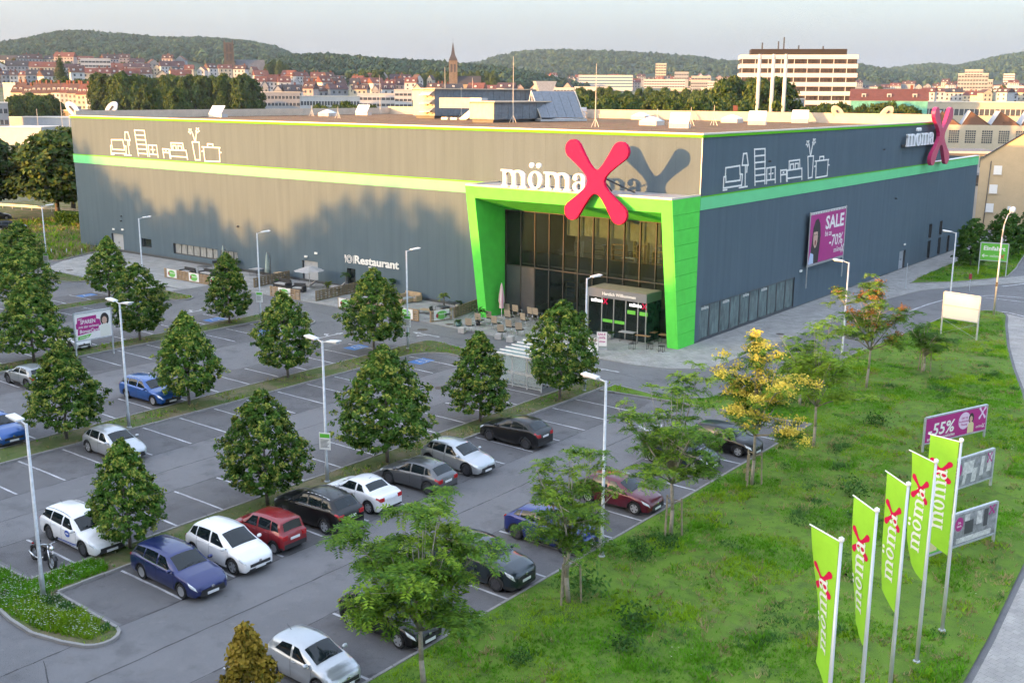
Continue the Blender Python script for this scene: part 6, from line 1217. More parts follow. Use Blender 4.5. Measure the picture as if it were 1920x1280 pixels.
pallets((-21.85, -7.25), (-21.4, -4.9), 'short pallet fence with green banner nearest the entrance', (.5,))
pallets((-47.2, -6.0), (-48.3, -.4), 'weathered pallet fence between the far and middle terraces', dark=True)
pallets((-36.9, -6.9), (-37.5, -.3), 'weathered pallet fence beside the sun loungers', dark=True)
pallets((-21.4, -4.6), (-22.3, -.4), 'weathered pallet fence touching the lime portal', dark=True)
def chair(x, y, rz, label, seatm, group, back_h=.45):
    t_ = thing('terrace_chair', label, 'chair', (x, y, .03), rz, group); t_.scale = (1.2, 1.2, 1.2)
    MB().box(-.24, .24, -.24, .24, .42, .47).build('seat', m_black, t_); MB().ext([(-.25, .24, .5), (.25, .24, .5), (.25, .30, .5 + back_h), (-.25, .30, .5 + back_h)], (0, .03, 0)).build('backrest', seatm, t_)
    for sx in (-.25, .25): bars('leg', [(sx, .26, .62), (sx, -.22, .62), (sx, -.26, 0.0), (sx, .28, 0.0), (sx, .26, .46)], .014, c_chrome, t_, 5)
    return t_
k_ = 0; ordw = ['first', 'second', 'third', 'fourth', 'fifth', 'sixth', 'seventh', 'eighth', 'ninth', 'tenth', 'eleventh', 'twelfth', 'thirteenth', 'fourteenth', 'fifteenth', 'sixteenth']
CH = ((882, 622, .2), (900, 612, .1), (921, 608, 0), (931, 618, 0), (955, 606, .1), (958, 625, 0), (985, 612, -.1), (1000, 600, -.2), (960, 592, 0), (992, 590, .1), (1022, 598, 0), (942, 634, .2), (975, 630, .3))
for k_, (px, py, a) in enumerate(CH):
    P = gnd(px, py); chair(P.x, min(P.y, -.8), math.pi + a, 'beige-backed terrace chair before the dark glazing, %s of the cluster from the left' % ordw[sorted(range(len(CH)), key=lambda q: CH[q][0]).index(k_)], m_wick, 'beige-backed chairs near the entrance', .5)
def table(x, y, rz, label, topm, w_=.8, l_=.8, h=.74, zg=.03, name='terrace_table', group='terrace tables', round_=False):
    t_ = thing(name, label, 'table', (x, y, zg), rz, group)
    if round_: MB().lathe([(w_ / 2, h), (w_ / 2, h + .03)], 20).build('table_top', topm, t_); MB().tube((0, 0, 0), (0, 0, h), .04).lathe([(.28, 0), (.26, .03)], 14).build('pedestal', m_black, t_)
    else:
        MB().box(-l_ / 2, l_ / 2, -w_ / 2, w_ / 2, h, h + .03).build('table_top', topm, t_)
        for sx in (-1, 1): bars('leg_frame', [(sx * l_ * .44, -w_ * .42, h), (sx * l_ * .44, -w_ * .42, .01), (sx * l_ * .44, w_ * .42, .01), (sx * l_ * .44, w_ * .42, h)], .016, m_black, t_, 4)
    return t_
for px, py, lb, tm, l_, w_ in ((1176, 640, 'grey-topped black-framed table by the vestibule', m_cush, 1.3, .75), (1205, 647, 'wood-topped black-framed bench table right of the vestibule', m_woodt, 1.2, .4), (1222, 640, 'wood-topped table between the vestibule and portal jamb', m_woodt, .8, .7), (1245, 645, 'wood-topped table against the lime portal jamb', m_woodt, .8, .7)):
    P = gnd(px, py); table(P.x, P.y, R(8), lb, tm, w_, l_)
for px, py, lb in ((1185, 655, 'black wire stool before the grey-topped table'), (1218, 655, 'black wire stool before the bench table'), (1240, 660, 'black wire stool nearest the lime portal jamb')):
    P = gnd(px, py); table(P.x, P.y, R(5), lb, m_black, .42, .42, .44, name='wire_stool', group='wire stools by the portal')
def aboard(px, py, label, m_, lines):
    P = gnd(px, py); t_ = thing('pavement_sign', label, 'sign', (P.x, P.y, .03), R(30)); MB().box(-.38, .38, -.02, .02, .25, 1.35).build('poster', m_, t_); MB().box(-.45, .45, -.25, .25, 0, .1).build('foot', mat('grey_foot', (.3, .31, .34), .7), t_)
    f = MB(); f.box(-.42, -.385, -.03, .03, .1, 1.4).box(.385, .42, -.03, .03, .1, 1.4).box(-.384, .384, -.03, .03, 1.36, 1.4); f.build('frame', m_alu, t_)
    for k, (s, c) in enumerate(lines): print_text(t_, s, -.3, 1.1 - .28 * k, .26, c, .006, .58)
aboard(1128, 655, 'magenta and white pavement sign beside the vestibule posts', m_white, (('SALE', m_purple), ('-50%', m_purple), ('mömax', m_purple))); aboard(1112, 666, 'white pavement sign half hidden by the dense linden', m_white, (('Menü', m_banr), ('Kaffee', m_dark)))
for i, (px, py) in enumerate(((866, 624), (935, 636), (957, 641))):
    P = gnd(px, py); o = MB().box(-.27, .27, -.27, .27, 0, .42).box(-.24, .24, -.24, .24, .42, .45).build('concrete_cube', mat('cube_concrete', (.42, .40, .38), .9, 0, .12, 5), None, loc=(P.x, P.y, .03), rz=R(20)); tag(o, ['concrete cube seat left of the chair cluster', 'concrete cube seat in front of the chairs', 'concrete cube seat nearest the trolley shelter'][i], 'stool', 'concrete cubes on the pavement edge')
# planters with palms and shrubs
m_palm = leaf_mat('palm_leaf', (.055, .12, .03)); m_palml = leaf_mat('palm_light', (.16, .22, .03)); m_pot = mat('dark_pot', (.04, .04, .045), .6); m_pott = mat('teal_pot', (.14, .26, .27), .6)
def palm(x, y, h, r, label, seed, m_, trunk=True, name='potted_palm', potm=None):
    rs = np.random.RandomState(seed); t_ = thing(name, label, 'plant', (x, y, .03)); MB().lathe([(.22, 0), (.28, .4), (.25, .4), (.2, .33)], 14).build('pot', potm or m_pot, t_, True)
    if trunk: MB().path([(0, 0, .3), (.03, .02, h * .7)], [.07, .05], 7).build('trunk', m_bark, t_, True)
    C = []; A = []; N_ = []
    z0 = h * .7 if trunk else .4
    for f in range(22):
        a = rs.uniform(0, 6.28); el = rs.uniform(-.2, 1.2); d = np.array([math.cos(a) * math.cos(el), math.sin(a) * math.cos(el), math.sin(el)])
        for s_ in np.linspace(.25, 1, 6):
            c = np.array([0, 0, z0]) + d * r * s_ + np.array([0, 0, -.45 * r * s_ * s_])
            for q in (-1, 1): side = np.cross(d, [0, 0, 1.0]); C.append(c + side * q * .07); A.append(side * q + d * .8); N_.append(np.array([0, 0, 1.0]) + rs.normal(size=3) * .3)
    N_ = np.array(N_); N_ /= np.linalg.norm(N_, axis=1, keepdims=True); v = cards(np.array(C), N_, np.array(A), np.full(len(C), .13), np.full(len(C), .045)); put('fronds', np_mesh('fronds', v, 4, [m_]), t_); return t_
for i, (px, py, h, r, lb, m_, tr, pm_) in enumerate(((897, 610, 1.7, .85, 'potted palm beside the beige-backed chairs', m_palm, True, None), (832, 582, 1.9, .6, 'potted palm behind the black terrace tables', m_palml, True, None), (886, 570, 1.3, .45, 'potted shrub by the weathered fence at the portal', m_palm, False, m_white), (616, 540, 1.0, .6, 'yellow-green palm beside the sun loungers', m_palml, False, None), (661, 540, 2.2, .55, 'potted shrub against the small window', m_palm, True, None), (741, 555, 2.2, .5, 'potted shrub against the wall right of the window', m_palm, True, None), (520, 535, .9, .45, 'low green plant on the weathered fence', m_palm, False, None), (470, 505, 1.6, .6, 'dark potted plant at the far terrace window', m_palm, True, None), (452, 500, 1.9, .5, 'slim dark potted plant farther along the terrace', m_palm, True, None), (1145, 635, 1.4, .4, 'leafy potted plant left inside the vestibule front', m_palm, False, m_galv), (1195, 632, 1.6, .45, 'big-leaved potted plant right of the vestibule doors', m_palm, False, m_pot), (860, 612, 1.3, .4, 'teal planter with grey-green foliage by the short fence', m_palm, False, m_pott), (905, 590, 1.1, .4, 'second teal planter at the foot of the portal jamb', m_palm, False, m_pott))):
    P = gnd(px, py); palm(P.x, min(P.y, -.5), h, r, lb, 200 + i, m_, tr, potm=pm_)
# parasols
pr = thing('closed_parasol', 'closed pink and white parasol before the lime portal jamb', 'parasol', (-18.4, -1.6, .03)); MB().tube((0, 0, 0), (0, 0, 3.1), .03).build('pole', m_white, pr); MB().lathe([(.4, 0), (.38, .08), (.05, .1)], 16).build('base', m_cush, pr)
for k in range(10):
    a = 2 * math.pi * k / 10; w_ = .19; prf = [(.04, 3.05), (.13, 2.6), (.22, 1.9), (.25, 1.45), (.17, 1.2), (.2, .85)]
    P = [[(r_ * (1 + .18 * s_) * math.cos(a + q), r_ * (1 + .18 * s_) * math.sin(a + q), z) for q, s_ in ((-.32, 0), (0, 1), (.32, 0))] for r_, z in prf]; MB().grid(P).build('canopy_fold', [mat('parasol_white', (.72, .68, .68), .8), mat('parasol_pink', (.62, .28, .36), .8)][k % 2], pr, True)
pg = thing('sagging_parasol', 'half-open grey parasol over the middle terrace', 'parasol', (-42.6, -2.6, .03)); MB().tube((0, 0, 0), (0, 0, 2.3), .035).lathe([(.35, 0), (.3, .08)], 12).build('pole', m_alu, pg)
for k in range(8):
    a0 = 2 * math.pi * k / 8; a1 = 2 * math.pi * (k + 1) / 8; MB().add([(0, 0, 2.32), (1.55 * math.cos(a0), 1.55 * math.sin(a0), 1.85), (1.48 * math.cos((a0 + a1) / 2), 1.48 * math.sin((a0 + a1) / 2), 1.8), (1.55 * math.cos(a1), 1.55 * math.sin(a1), 1.85)], [(0, 1, 2), (0, 2, 3)]).build('canopy_panel', m_cush, pg)
for i, (px, py, lb) in enumerate(((502, 522, 'closed grey-green parasol hanging from its curved mast by the wall'), (435, 505, 'closed grey parasol beside the far strip windows'))):
    P = gnd(px, py); t_ = thing('cantilever_parasol', lb, 'parasol', (P.x, min(P.y, -1.0), .03)); bars('mast', [(0.5, 0, 0), (.55, 0, 2.2), (.35, 0, 2.75), (0, 0, 2.85)], .035, m_dark, t_); MB().lathe([(.03, 2.8), (.12, 2.3), (.24, 1.2), (.3, .7), (.2, .62)], 10).build('folded_canopy', mat('parasol_sage', (.30, .36, .33), .85, 0, .15, 5), t_, True); MB().box(-.1, .9, -.4, .4, 0, .08).build('base', m_dark, t_)
# sofas, loungers, tables of the display terraces
def sofa(x, y, rz, label, m_, w_=1.6, corner=False, cat='sofa', zg=.03):
    t_ = thing('garden_sofa', label, cat, (x, y, zg), rz, 'garden lounge furniture'); MB().box(-w_ / 2, w_ / 2, -.4, .4, .08, .4).build('base', m_, t_); MB().box(-w_ / 2, w_ / 2, .28, .42, .4, .85).build('backrest', m_, t_)
    for sx in (-1, 1): MB().box(sx * w_ / 2 - .07, sx * w_ / 2 + .07, -.4, .42, .08, .62).build('armrest', m_, t_)
    MB().box(-w_ / 2 + .1, w_ / 2 - .1, -.38, .26, .401, .5).build('seat_cushion', m_cush if m_ is not m_cush else m_wick, t_)
    return t_
m_blackw = mat('black_wicker', (.03, .03, .033), .7, 0, .3, 20); m_tan = mat('tan_board', (.42, .30, .18), .8, 0, .15, 3)
for px, py, a, lb, m_, w_ in ((782, 562, 0, 'tan lounge sofa with high back on the near terrace', m_tan, 2.0), (760, 568, 1.57, 'tan lounge sofa end at the near terrace', m_tan, 1.6), (390, 520, 0, 'black wicker sofa behind the long pallet fence', m_blackw, 2.0), (352, 517, 0, 'black wicker sofa near the delivery bay end', m_blackw, 1.8), (560, 548, .4, 'black wicker lounge chair beside the short pallet fence', m_blackw, 1.2), (530, 540, 0, 'black wicker lounge sofa in mid terrace', m_blackw, 1.8), (680, 566, 0, 'dark lounge sofa hidden behind banner fence', m_blackw, 2.2)):
    P = gnd(px, py); sofa(P.x, min(P.y, -1.0), a, lb, m_, w_)
for px, py, lb, m_, l_, w_, h in ((800, 588, 'low pallet-wood table with tan legs on the near terrace', m_pal, 1.3, .8, .35), (770, 590, 'second pallet-wood table beside the lamp post', m_pal, 1.2, .8, .45), (830, 590, 'black metal table by the potted palm', m_dark, 1.2, .8, .72), (848, 580, 'black glass table near the weathered portal fence', m_dark, 1.4, .8, .6), (415, 520, 'white-topped table behind the long pallet fence', m_cush, 1.8, .9, .7), (385, 512, 'dark table by the far strip windows', m_dark, 1.6, .9, .7), (540, 522, 'pale table by the weathered fence', m_tan, 1.4, .9, .7), (512, 512, 'round pale table farther along the terrace', m_cush, 1.2, 1.2, .72)):
    P = gnd(px, py); table(P.x, min(P.y, -.9), R(4), lb, m_, w_, l_, h)
for i, (px, py, lb) in enumerate(((632, 546, 'grey sun lounger with raised back'), (645, 540, 'second grey sun lounger nearer the wall'), (575, 540, 'pale folding lounger by the parasol'))):
    P = gnd(px, py); t_ = thing('sun_lounger', lb, 'lounger', (P.x, min(P.y, -1.2), .03), R(20), 'sun loungers on the terrace'); MB().box(-.7, .5, -.32, .32, .28, .36).build('mattress', m_cush, t_); MB().ext([(.5, -.32, .3), (1.1, -.32, .75), (1.06, -.32, .82), (.47, -.32, .37)], (0, .64, 0)).build('backrest', m_cush, t_)
    for sx in (-.6, .4):
        for sy in (-.28, .28): MB().tube((sx, sy, 0), (sx, sy, .28), .02).build('leg', m_alu, t_)
for i, (px, py) in enumerate(((815, 598), (838, 600), (705, 585), (735, 590), (545, 560), (420, 530), (372, 527), (405, 508))):
    P = gnd(px, py); chair(P.x, min(P.y, -1), rnd.uniform(0, 6), ['black terrace chair near the open corner of the near terrace', 'black terrace chair right beside the short banner fence', 'dark chair behind the banner fence, left of the linden', 'dark chair behind the banner fence, hidden by the linden', 'chrome-legged chair beside the short middle fence', 'dark chair behind the far end of the long pallet fence', 'dark chair near the delivery-bay end of the fence', 'dark chair under the far strip windows'][i], m_blackw, 'black terrace chairs', .4)
# trolley shelter
ts = thing('trolley_shelter', 'glass-walled trolley shelter with ribbed roof between two lindens', 'shelter', (-4.6, -19.3, 0))
for x in (0, 1.25, 2.5, 3.7):
    for y in (0, 3.3): MB().box(x - .035, x + .035, y - .035, y + .035, 0, 2.25 + .08 * y).build('post', m_galv, ts)
m_clear = glass_mat('shelter_glass', (.5, .54, .56), .35, .05)
for x in (0, 1.25, 2.5): MB().box(x + .05, x + 1.15, -.01, .01, .25, 2.1).build('glass_pane', m_clear, ts)
MB().box(-.1, -.08, .05, 3.2, .3, 2.1).build('white_side_panel', m_white, ts)
for z in (.12, .95, 1.05, 2.15): MB().box(.0, 3.7, -.03, .03, z, z + .06).build('rail', m_galv, ts)
for k in range(6): MB().add([(-.1, -.25 + k * .65, 2.28 + k * .05), (3.85, -.25 + k * .65, 2.28 + k * .05), (3.85, .37 + k * .65, 2.33 + k * .05), (-.1, .37 + k * .65, 2.33 + k * .05)], [(0, 1, 2, 3)]).build('roof_panel', m_clear, ts)
for k in range(7): MB().box(-.15, 3.9, -.28 + k * .65, -.24 + k * .65, 2.27 + k * .05, 2.34 + k * .05).build('roof_rib', m_white, ts)
def trolley(x, y, lb):
    t_ = thing('shopping_trolley', lb, 'trolley', (x, y, 0), R(90), 'trolleys parked in the shelter'); w_ = MB()
    for z, e in ((.5, .02), (.7, .06), (.9, .1)): w_.path([(-.4 - e, -.22 - e, z), (.45 + e, -.2 - e, z), (.45 + e, .2 + e, z), (-.4 - e, .22 + e, z), (-.4 - e, -.22 - e, z)], .008, 4)
    for i in range(7): q = -.4 + i * .14; w_.tube((q, -.22, .5), (q, -.3, .9), .006, n=4).tube((q, .22, .5), (q, .3, .9), .006, n=4)
    w_.build('basket', c_chrome, t_); bars('chassis', [(-.4, -.2, .5), (-.45, -.22, .1), (.45, -.16, .1), (.45, .16, .1), (-.45, .22, .1), (-.4, .2, .5)], .012, c_chrome, t_); MB().tube((-.55, -.28, 1.0), (-.55, .28, 1.0), .02).build('handle', m_magenta, t_)
    for sx, sy in ((-.42, -.2), (-.42, .2), (.42, -.15), (.42, .15)): MB().lathe([(.05, -.015), (.05, .015)], 8, 0, Matrix.Translation((sx, sy, .05)) @ Matrix.Rotation(R(90), 4, 'X')).build('wheel', c_tyre, t_)
for k in range(4): trolley(-3.9 + .8 * k, -18.4, 'shopping trolley %s in the front row of the shelter' % ['at the left end', 'second from the left', 'second from the right', 'at the right end'][k])
# hedge, bicycle stands, guard rail and small things by the far building end
rs = np.random.RandomState(8); n_ = 16000; hp = rs.uniform(0, 1, (n_, 3)); hx = -112 + hp[:, 0] * 20; c = np.stack([hx, 9 + hp[:, 0] * 3 + hp[:, 1] * 1.6, hp[:, 2] ** .6 * 2.1], 1); nn = rdir(rs, n_); v = cards(c, nn, rdir(rs, n_), np.full(n_, .2), np.full(n_, .13))
hd = thing('hedge', 'dark clipped hedge behind the rough grass at the far building end', 'hedge', (0, 0, 0)); put('foliage', np_mesh('foliage', v, 4, [l_dark, l_mid], rs.randint(0, 2, n_)), hd); MB().ext([(-112, 9.5, .1), (-92, 12.5, .1), (-92, 13.2, .1), (-112, 10.2, .1)], (0, 0, 1.3)).build('inner_stems', l_dark, hd)
gr = thing('guard_rail', 'galvanised guard rail along the road at the far left', 'guard rail', (0, 0, 0))
g0 = Vector((-150, 14, 0)); g1 = Vector((-93, 26, 0))
for zz in (.55, .78): MB().ext([(g0.x, g0.y, zz), (g1.x, g1.y, zz), (g1.x, g1.y, zz + .14), (g0.x, g0.y, zz + .14)], (0, .06, 0)).build('rail_beam', m_galv, gr)
for k in range(26): p = g0.lerp(g1, k / 25); MB().box(p.x - .05, p.x + .05, p.y + .07, p.y + .15, 0, .95).build('rail_post', m_galv, gr)
for k in range(9):
    p = Vector((-81.6, -4.6)).lerp(Vector((-92, -14.5)), k / 8); o = bars('bollard', [(p.x, p.y, 0), (p.x, p.y, .8)], .05, m_galv, None); tag(o, 'thin steel bollard at the rough grass edge, %s from the building' % ordw[k], 'bollard', 'bollards along the rough grass')
b_ = thing('road_post', 'thin post with small red and white plate on the street corner', 'sign post', (10.2, 39.5, .0)); MB().tube((0, 0, 0), (0, 0, 1.9), .035).build('post', m_galv, b_); MB().box(-.15, .15, -.05, -.03, 1.2, 1.75).build('plate', m_banr, b_)
b_ = thing('slim_post', 'slim grey post on the side pavement before the grass wedge', 'sign post', (4.6, 36.8, .03)); MB().tube((0, 0, 0), (0, 0, 2.6), .04).lathe([(.09, 0), (.08, .05)], 8).build('post', m_galv, b_); MB().lathe([(.06, 2.6), (.02, 2.66)], 8).build('cap', m_dark, b_)
# ---------------------------------------------------------------- the land behind: slopes, hills, town
HOR = 177.0
def along(px, d): p = far(px, HOR, d); return Vector((p.x, p.y, 0))
def zat(y, d): return CAM.z + (HOR - y) * d / FOC
def slope(px): return float(np.interp(px, [-200, 300, 600, 1100, 2100], [.042, .042, .035, .025, .024]))
def zg(px, d): return max(0.0, slope(px) * (d - 350)) if d < 1500 else slope(px) * 1150 + .010 * (d - 1500)
def pxof(d_az): return d_az
m_wood = ground_mat('wooded_slope', [(0.022, 0.050, 0.032), (0.034, 0.066, 0.036, 0.012, 0.42, 0.6, 5, 0.9), (0.018, 0.036, 0.02, 0.05, 0.5, 0.66, 5, 0.8)], 0.95, 0.0)
m_townl = ground_mat('town_ground', [(0.09, 0.11, 0.055), (0.15, 0.14, 0.12, 0.01, 0.45, 0.6, 4, 0.8), (0.05, 0.08, 0.03, 0.03, 0.5, 0.65, 4, 0.8)], 0.95, 0.0)
P = [[(along(px, d).x, along(px, d).y, zg(px, d) - .1) for d in (340, 400, 500, 600, 750, 900, 1100, 1300, 1500, 1900, 2600, 3600, 4600)] for px in range(-700, 2700, 50)]
tag(MB().grid(P).build('hillside', m_townl, None, True), 'gently rising ground under the town', kind='structure')
SKY = {'wooded_hill': ((-500, 135), (-300, 118), (-100, 108), (0, 98), (60, 90), (100, 80), (150, 75), (200, 77), (250, 80), (300, 83), (380, 82), (430, 84), (480, 88), (520, 95), (555, 109), (600, 126), (680, 150)),
       'near_wooded_hill': ((430, 150), (500, 122), (550, 109), (600, 106), (650, 109), (700, 112), (760, 115), (820, 118), (870, 121), (940, 127), (1010, 140), (1100, 160)),
       'far_wooded_ridge': ((760, 150), (850, 128), (900, 119), (930, 109), (980, 100), (1030, 97), (1080, 98), (1150, 100), (1220, 103), (1290, 108), (1350, 115), (1400, 119), (1480, 118), (1560, 119), (1610, 123), (1660, 131), (1720, 143), (1800, 158)),
       'right_hill': ((1480, 160), (1560, 146), (1640, 134), (1690, 127), (1740, 122), (1790, 126), (1820, 120), (1860, 112), (1920, 104), (2050, 96), (2300, 100), (2700, 130))}
DST = {'wooded_hill': 2500, 'near_wooded_hill': 1650, 'far_wooded_ridge': 3400, 'right_hill': 4200}
LB = {'wooded_hill': 'long wooded hill behind the town on the left', 'near_wooded_hill': 'nearer wooded slope behind the church spire', 'far_wooded_ridge': 'flat-topped wooded ridge in the middle distance', 'right_hill': 'blue wooded hills on the right skyline'}
rs = np.random.RandomState(3)
ICO = [(0, 0, 1), (.894, 0, .447), (.276, .851, .447), (-.724, .526, .447), (-.724, -.526, .447), (.276, -.851, .447), (.724, .526, -.447), (-.276, .851, -.447), (-.894, 0, -.447), (-.276, -.851, -.447), (.724, -.526, -.447), (0, 0, -1)]
ICF = [(0, 1, 2), (0, 2, 3), (0, 3, 4), (0, 4, 5), (0, 5, 1), (1, 6, 2), (2, 7, 3), (3, 8, 4), (4, 9, 5), (5, 10, 1), (6, 7, 2), (7, 8, 3), (8, 9, 4), (9, 10, 5), (10, 6, 1)]
ICV = np.array(ICO)[np.array(ICF).ravel()]
f_a = leaf_mat('forest_dark', (.018, .046, .030), scale=.02, tr=.0); f_b = leaf_mat('forest_mid', (.030, .066, .038), scale=.02, tr=.0); f_c = leaf_mat('forest_light', (.048, .085, .038), scale=.02, tr=.0)
for nm, sk in SKY.items():
    d0 = DST[nm]; xs = [q[0] for q in sk]; ys_ = [q[1] for q in sk]; n_ = int((xs[-1] - xs[0]) / 14); cols = np.linspace(xs[0], xs[-1], n_)
    depth = d0 * .30; rows = []
    def crest(px): return zat(float(np.interp(px, xs, ys_)), d0)
    for px in cols:
        zc = crest(px) - 9; row = []
        for f in (0, .25, .5, .75, .9, 1.0, 1.2, 1.6): 
            d = d0 - depth + depth * f; h = zg(px, d) * (1 - min(1, f)) + zc * (min(1, f) ** .85) if f <= 1 else zc * (1 - .35 * (f - 1) / .6); q = along(px, d); row.append((q.x, q.y, h - (2 if f == 0 else 0)))
        rows.append(row)
    tag(MB().grid(rows).build(nm, m_wood, None, True), LB[nm], kind='structure')
    # tree crowns over the slope
    cnt = {'wooded_hill': 4600, 'near_wooded_hill': 3600, 'far_wooded_ridge': 4200, 'right_hill': 2800}[nm]; V = []; MI = []
    fx = rs.uniform(max(xs[0], -120), min(xs[-1], 2040), cnt); ff = rs.uniform(0.05, 1.0, cnt) ** .75; ff[: cnt // 4] = rs.uniform(.95, 1.02, cnt // 4)
    for px, f in zip(fx, ff):
        d = d0 - depth + depth * f; zc = crest(px) - 9; h = zg(px, d) * (1 - min(1, f)) + zc * (min(1, f) ** .85); q = along(px, d); r_ = rs.uniform(4, 8.5) * (d0 / 2500) ** .4 * .85
        V.append(ICV * np.array([r_, r_, r_ * rs.uniform(.9, 1.3)]) * rs.uniform(.8, 1.2, (1, 3)) + np.array([q.x, q.y, h + r_ * .35]) + np.repeat(rs.normal(size=(15, 3)) * r_ * .08, 3, 0)); MI.append(np.full(15, rs.choice(3, p=[.5, .36, .14])))
    tag(put('hill_forest', np_mesh('hill_forest', np.vstack(V), 3, [f_a, f_b, f_c], np.concatenate(MI))), 'forest covering the ' + LB[nm], 'forest', kind='stuff')

# ---- houses
WALLC = {'white': (.46, .47, .49), 'cream': (.42, .39, .32), 'pink': (.40, .33, .31), 'orange': (.40, .20, .09), 'coral': (.38, .16, .14), 'grey': (.26, .28, .31), 'ochre': (.34, .27, .18)}
ROOFC = {'red': (.105, .036, .028), 'brown': (.066, .034, .029), 'dark': (.035, .034, .040), 'brick': (.135, .046, .032), 'purple': (.055, .030, .036)}
m_win = mat('far_window', (.06, .07, .085), .2, spec=.7); m_winf = mat('far_window_white', (.55, .55, .55), .5)
def wm(c): return mat('wall_' + c, WALLC[c], .85, 0, .08, .4)
def rm(c): return mat('roof_' + c, ROOFC[c], .8, 0, .25, 1.2)
def windows(t_, w_, z0, z1, storeys, n_, y=-.06, m_=None):
    b_ = MB(); hh = (z1 - z0) / storeys
    for s_ in range(storeys):
        for k in range(n_):
            x = -w_ / 2 + (k + .5) * w_ / n_; ww = min(1.2, w_ / n_ * .45) / 2; zc = z0 + (s_ + .5) * hh; b_.box(x - ww, x + ww, y - .03, y + .05, zc - hh * .26, zc + hh * .26)
    return tag(b_.build('window_rows', m_ or m_win, t_), kind='stuff')
def house(px, d, wpx, ye, yr, wall, roof, label, group, storeys=3, dormers=2, turn=0.0, gable=False, chim=2, dep=11.0, cat='house', name='town_house'):
    w_ = max(5.0, wpx * d / FOC); q = along(px, d); dv = (q - CAM.xy.to_3d()); a = math.atan2(dv.y, dv.x) - math.pi / 2 + turn; zb = zg(px, d) - 1.0; ze = zat(ye, d); zr = zat(yr, d)
    zb = min(zb, ze - 3); t_ = thing(name, label, cat, (q.x, q.y, zb), a, group); H_ = ze - zb; RH = zr - ze
    MB().box(-w_ / 2, w_ / 2, 0, dep, 0, H_).build('wall', wm(wall), t_)
    r_ = MB(); o = .4
    if gable:
        r_.add([(-w_ / 2 - o, -o, H_), (w_ / 2 + o, -o, H_), (w_ / 2 + o, dep + o, H_), (-w_ / 2 - o, dep + o, H_), (0, -o, H_ + RH), (0, dep + o, H_ + RH)], [(0, 4, 5, 3), (1, 2, 5, 4), (0, 3, 2, 1)])
        gb = MB().poly([(-w_ / 2, -.05, H_), (w_ / 2, -.05, H_), (0, -.05, H_ + RH * .95)]).build('gable', wm(wall), t_)
    else: r_.add([(-w_ / 2 - o, -o, H_ - .1), (w_ / 2 + o, -o, H_ - .1), (w_ / 2 + o, dep + o, H_ - .1), (-w_ / 2 - o, dep + o, H_ - .1), (-w_ / 2 - o, dep / 2, H_ + RH), (w_ / 2 + o, dep / 2, H_ + RH)], [(0, 1, 5, 4), (2, 3, 4, 5), (1, 2, 5), (3, 0, 4), (0, 3, 2, 1)])
    ro = r_.build('roof', rm(roof), t_)
    windows(t_, w_ * .94, max(.5, H_ - storeys * 3.1), H_ - .3, storeys, max(2, int(w_ / 3.0)))
    if not gable:
        for k in range(dormers):
            x = -w_ / 2 + (k + .5) * w_ / dormers; y0 = dep * .12; zz = H_ + RH * .22; dm = MB().box(x - .7, x + .7, y0, y0 + 2.2, zz, zz + 1.35).build('dormer', wm('white'), ro); MB().box(x - .45, x + .45, y0 - .04, y0 - .005, zz + .2, zz + 1.05).build('dormer_window', m_win, dm) if d < 700 else None
        for k in range(chim):
            x = rnd.uniform(-.42, .42) * w_; MB().box(x - .45, x + .45, dep / 2 - .45, dep / 2 + .45, H_ + RH * .75, H_ + RH + 1.3).build('chimney', rm('brick'), ro)
    return t_
ORD = ['first', 'second', 'third', 'fourth', 'fifth', 'sixth', 'seventh', 'eighth', 'ninth', 'tenth', 'eleventh', 'twelfth', 'thirteenth', 'fourteenth', 'fifteenth', 'sixteenth', 'seventeenth', 'eighteenth', 'nineteenth', 'twentieth', 'twenty-first', 'twenty-second', 'twenty-third', 'twenty-fourth', 'twenty-fifth', 'twenty-sixth']
# near terrace of coloured houses on the left
for i, (x0, x1, ye, yr, wc, rc, sn) in enumerate(((21, 43, 178, 161, 'cream', 'brown', 3), (44, 57, 180, 166, 'grey', 'brown', 3), (57, 76, 179, 162, 'pink', 'brown', 3), (76, 95, 179, 162, 'cream', 'brown', 3), (95, 113, 178, 162, 'white', 'brown', 4), (113, 127, 178, 162, 'grey', 'red', 4), (127, 143, 179, 162, 'pink', 'brown', 4), (143, 160, 181, 163, 'cream', 'red', 4), (160, 176, 181, 163, 'white', 'red', 4), (176, 192, 181, 163, 'cream', 'brick', 4), (192, 208, 182, 164, 'ochre', 'brown', 4), (208, 222, 182, 164, 'white', 'brown', 4), (222, 233, 183, 165, 'white', 'brown', 4), (233, 246, 178, 164, 'orange', 'brown', 5), (246, 258, 180, 165, 'orange', 'dark', 4), (258, 272, 186, 172, 'coral', 'dark', 4))):
    house((x0 + x1) / 2, float(np.interp((x0 + x1) / 2, [21, 272], [640, 505])) + rnd.uniform(-2, 2), x1 - x0 - .4, ye, yr, wc, rc, '%s terraced house with %s roof, %s from left in the coloured terrace' % (wc, rc, ORD[i]), 'sunlit terrace behind the white halls', sn, 2, -.62, gable=(wc == 'coral'), dep=9)
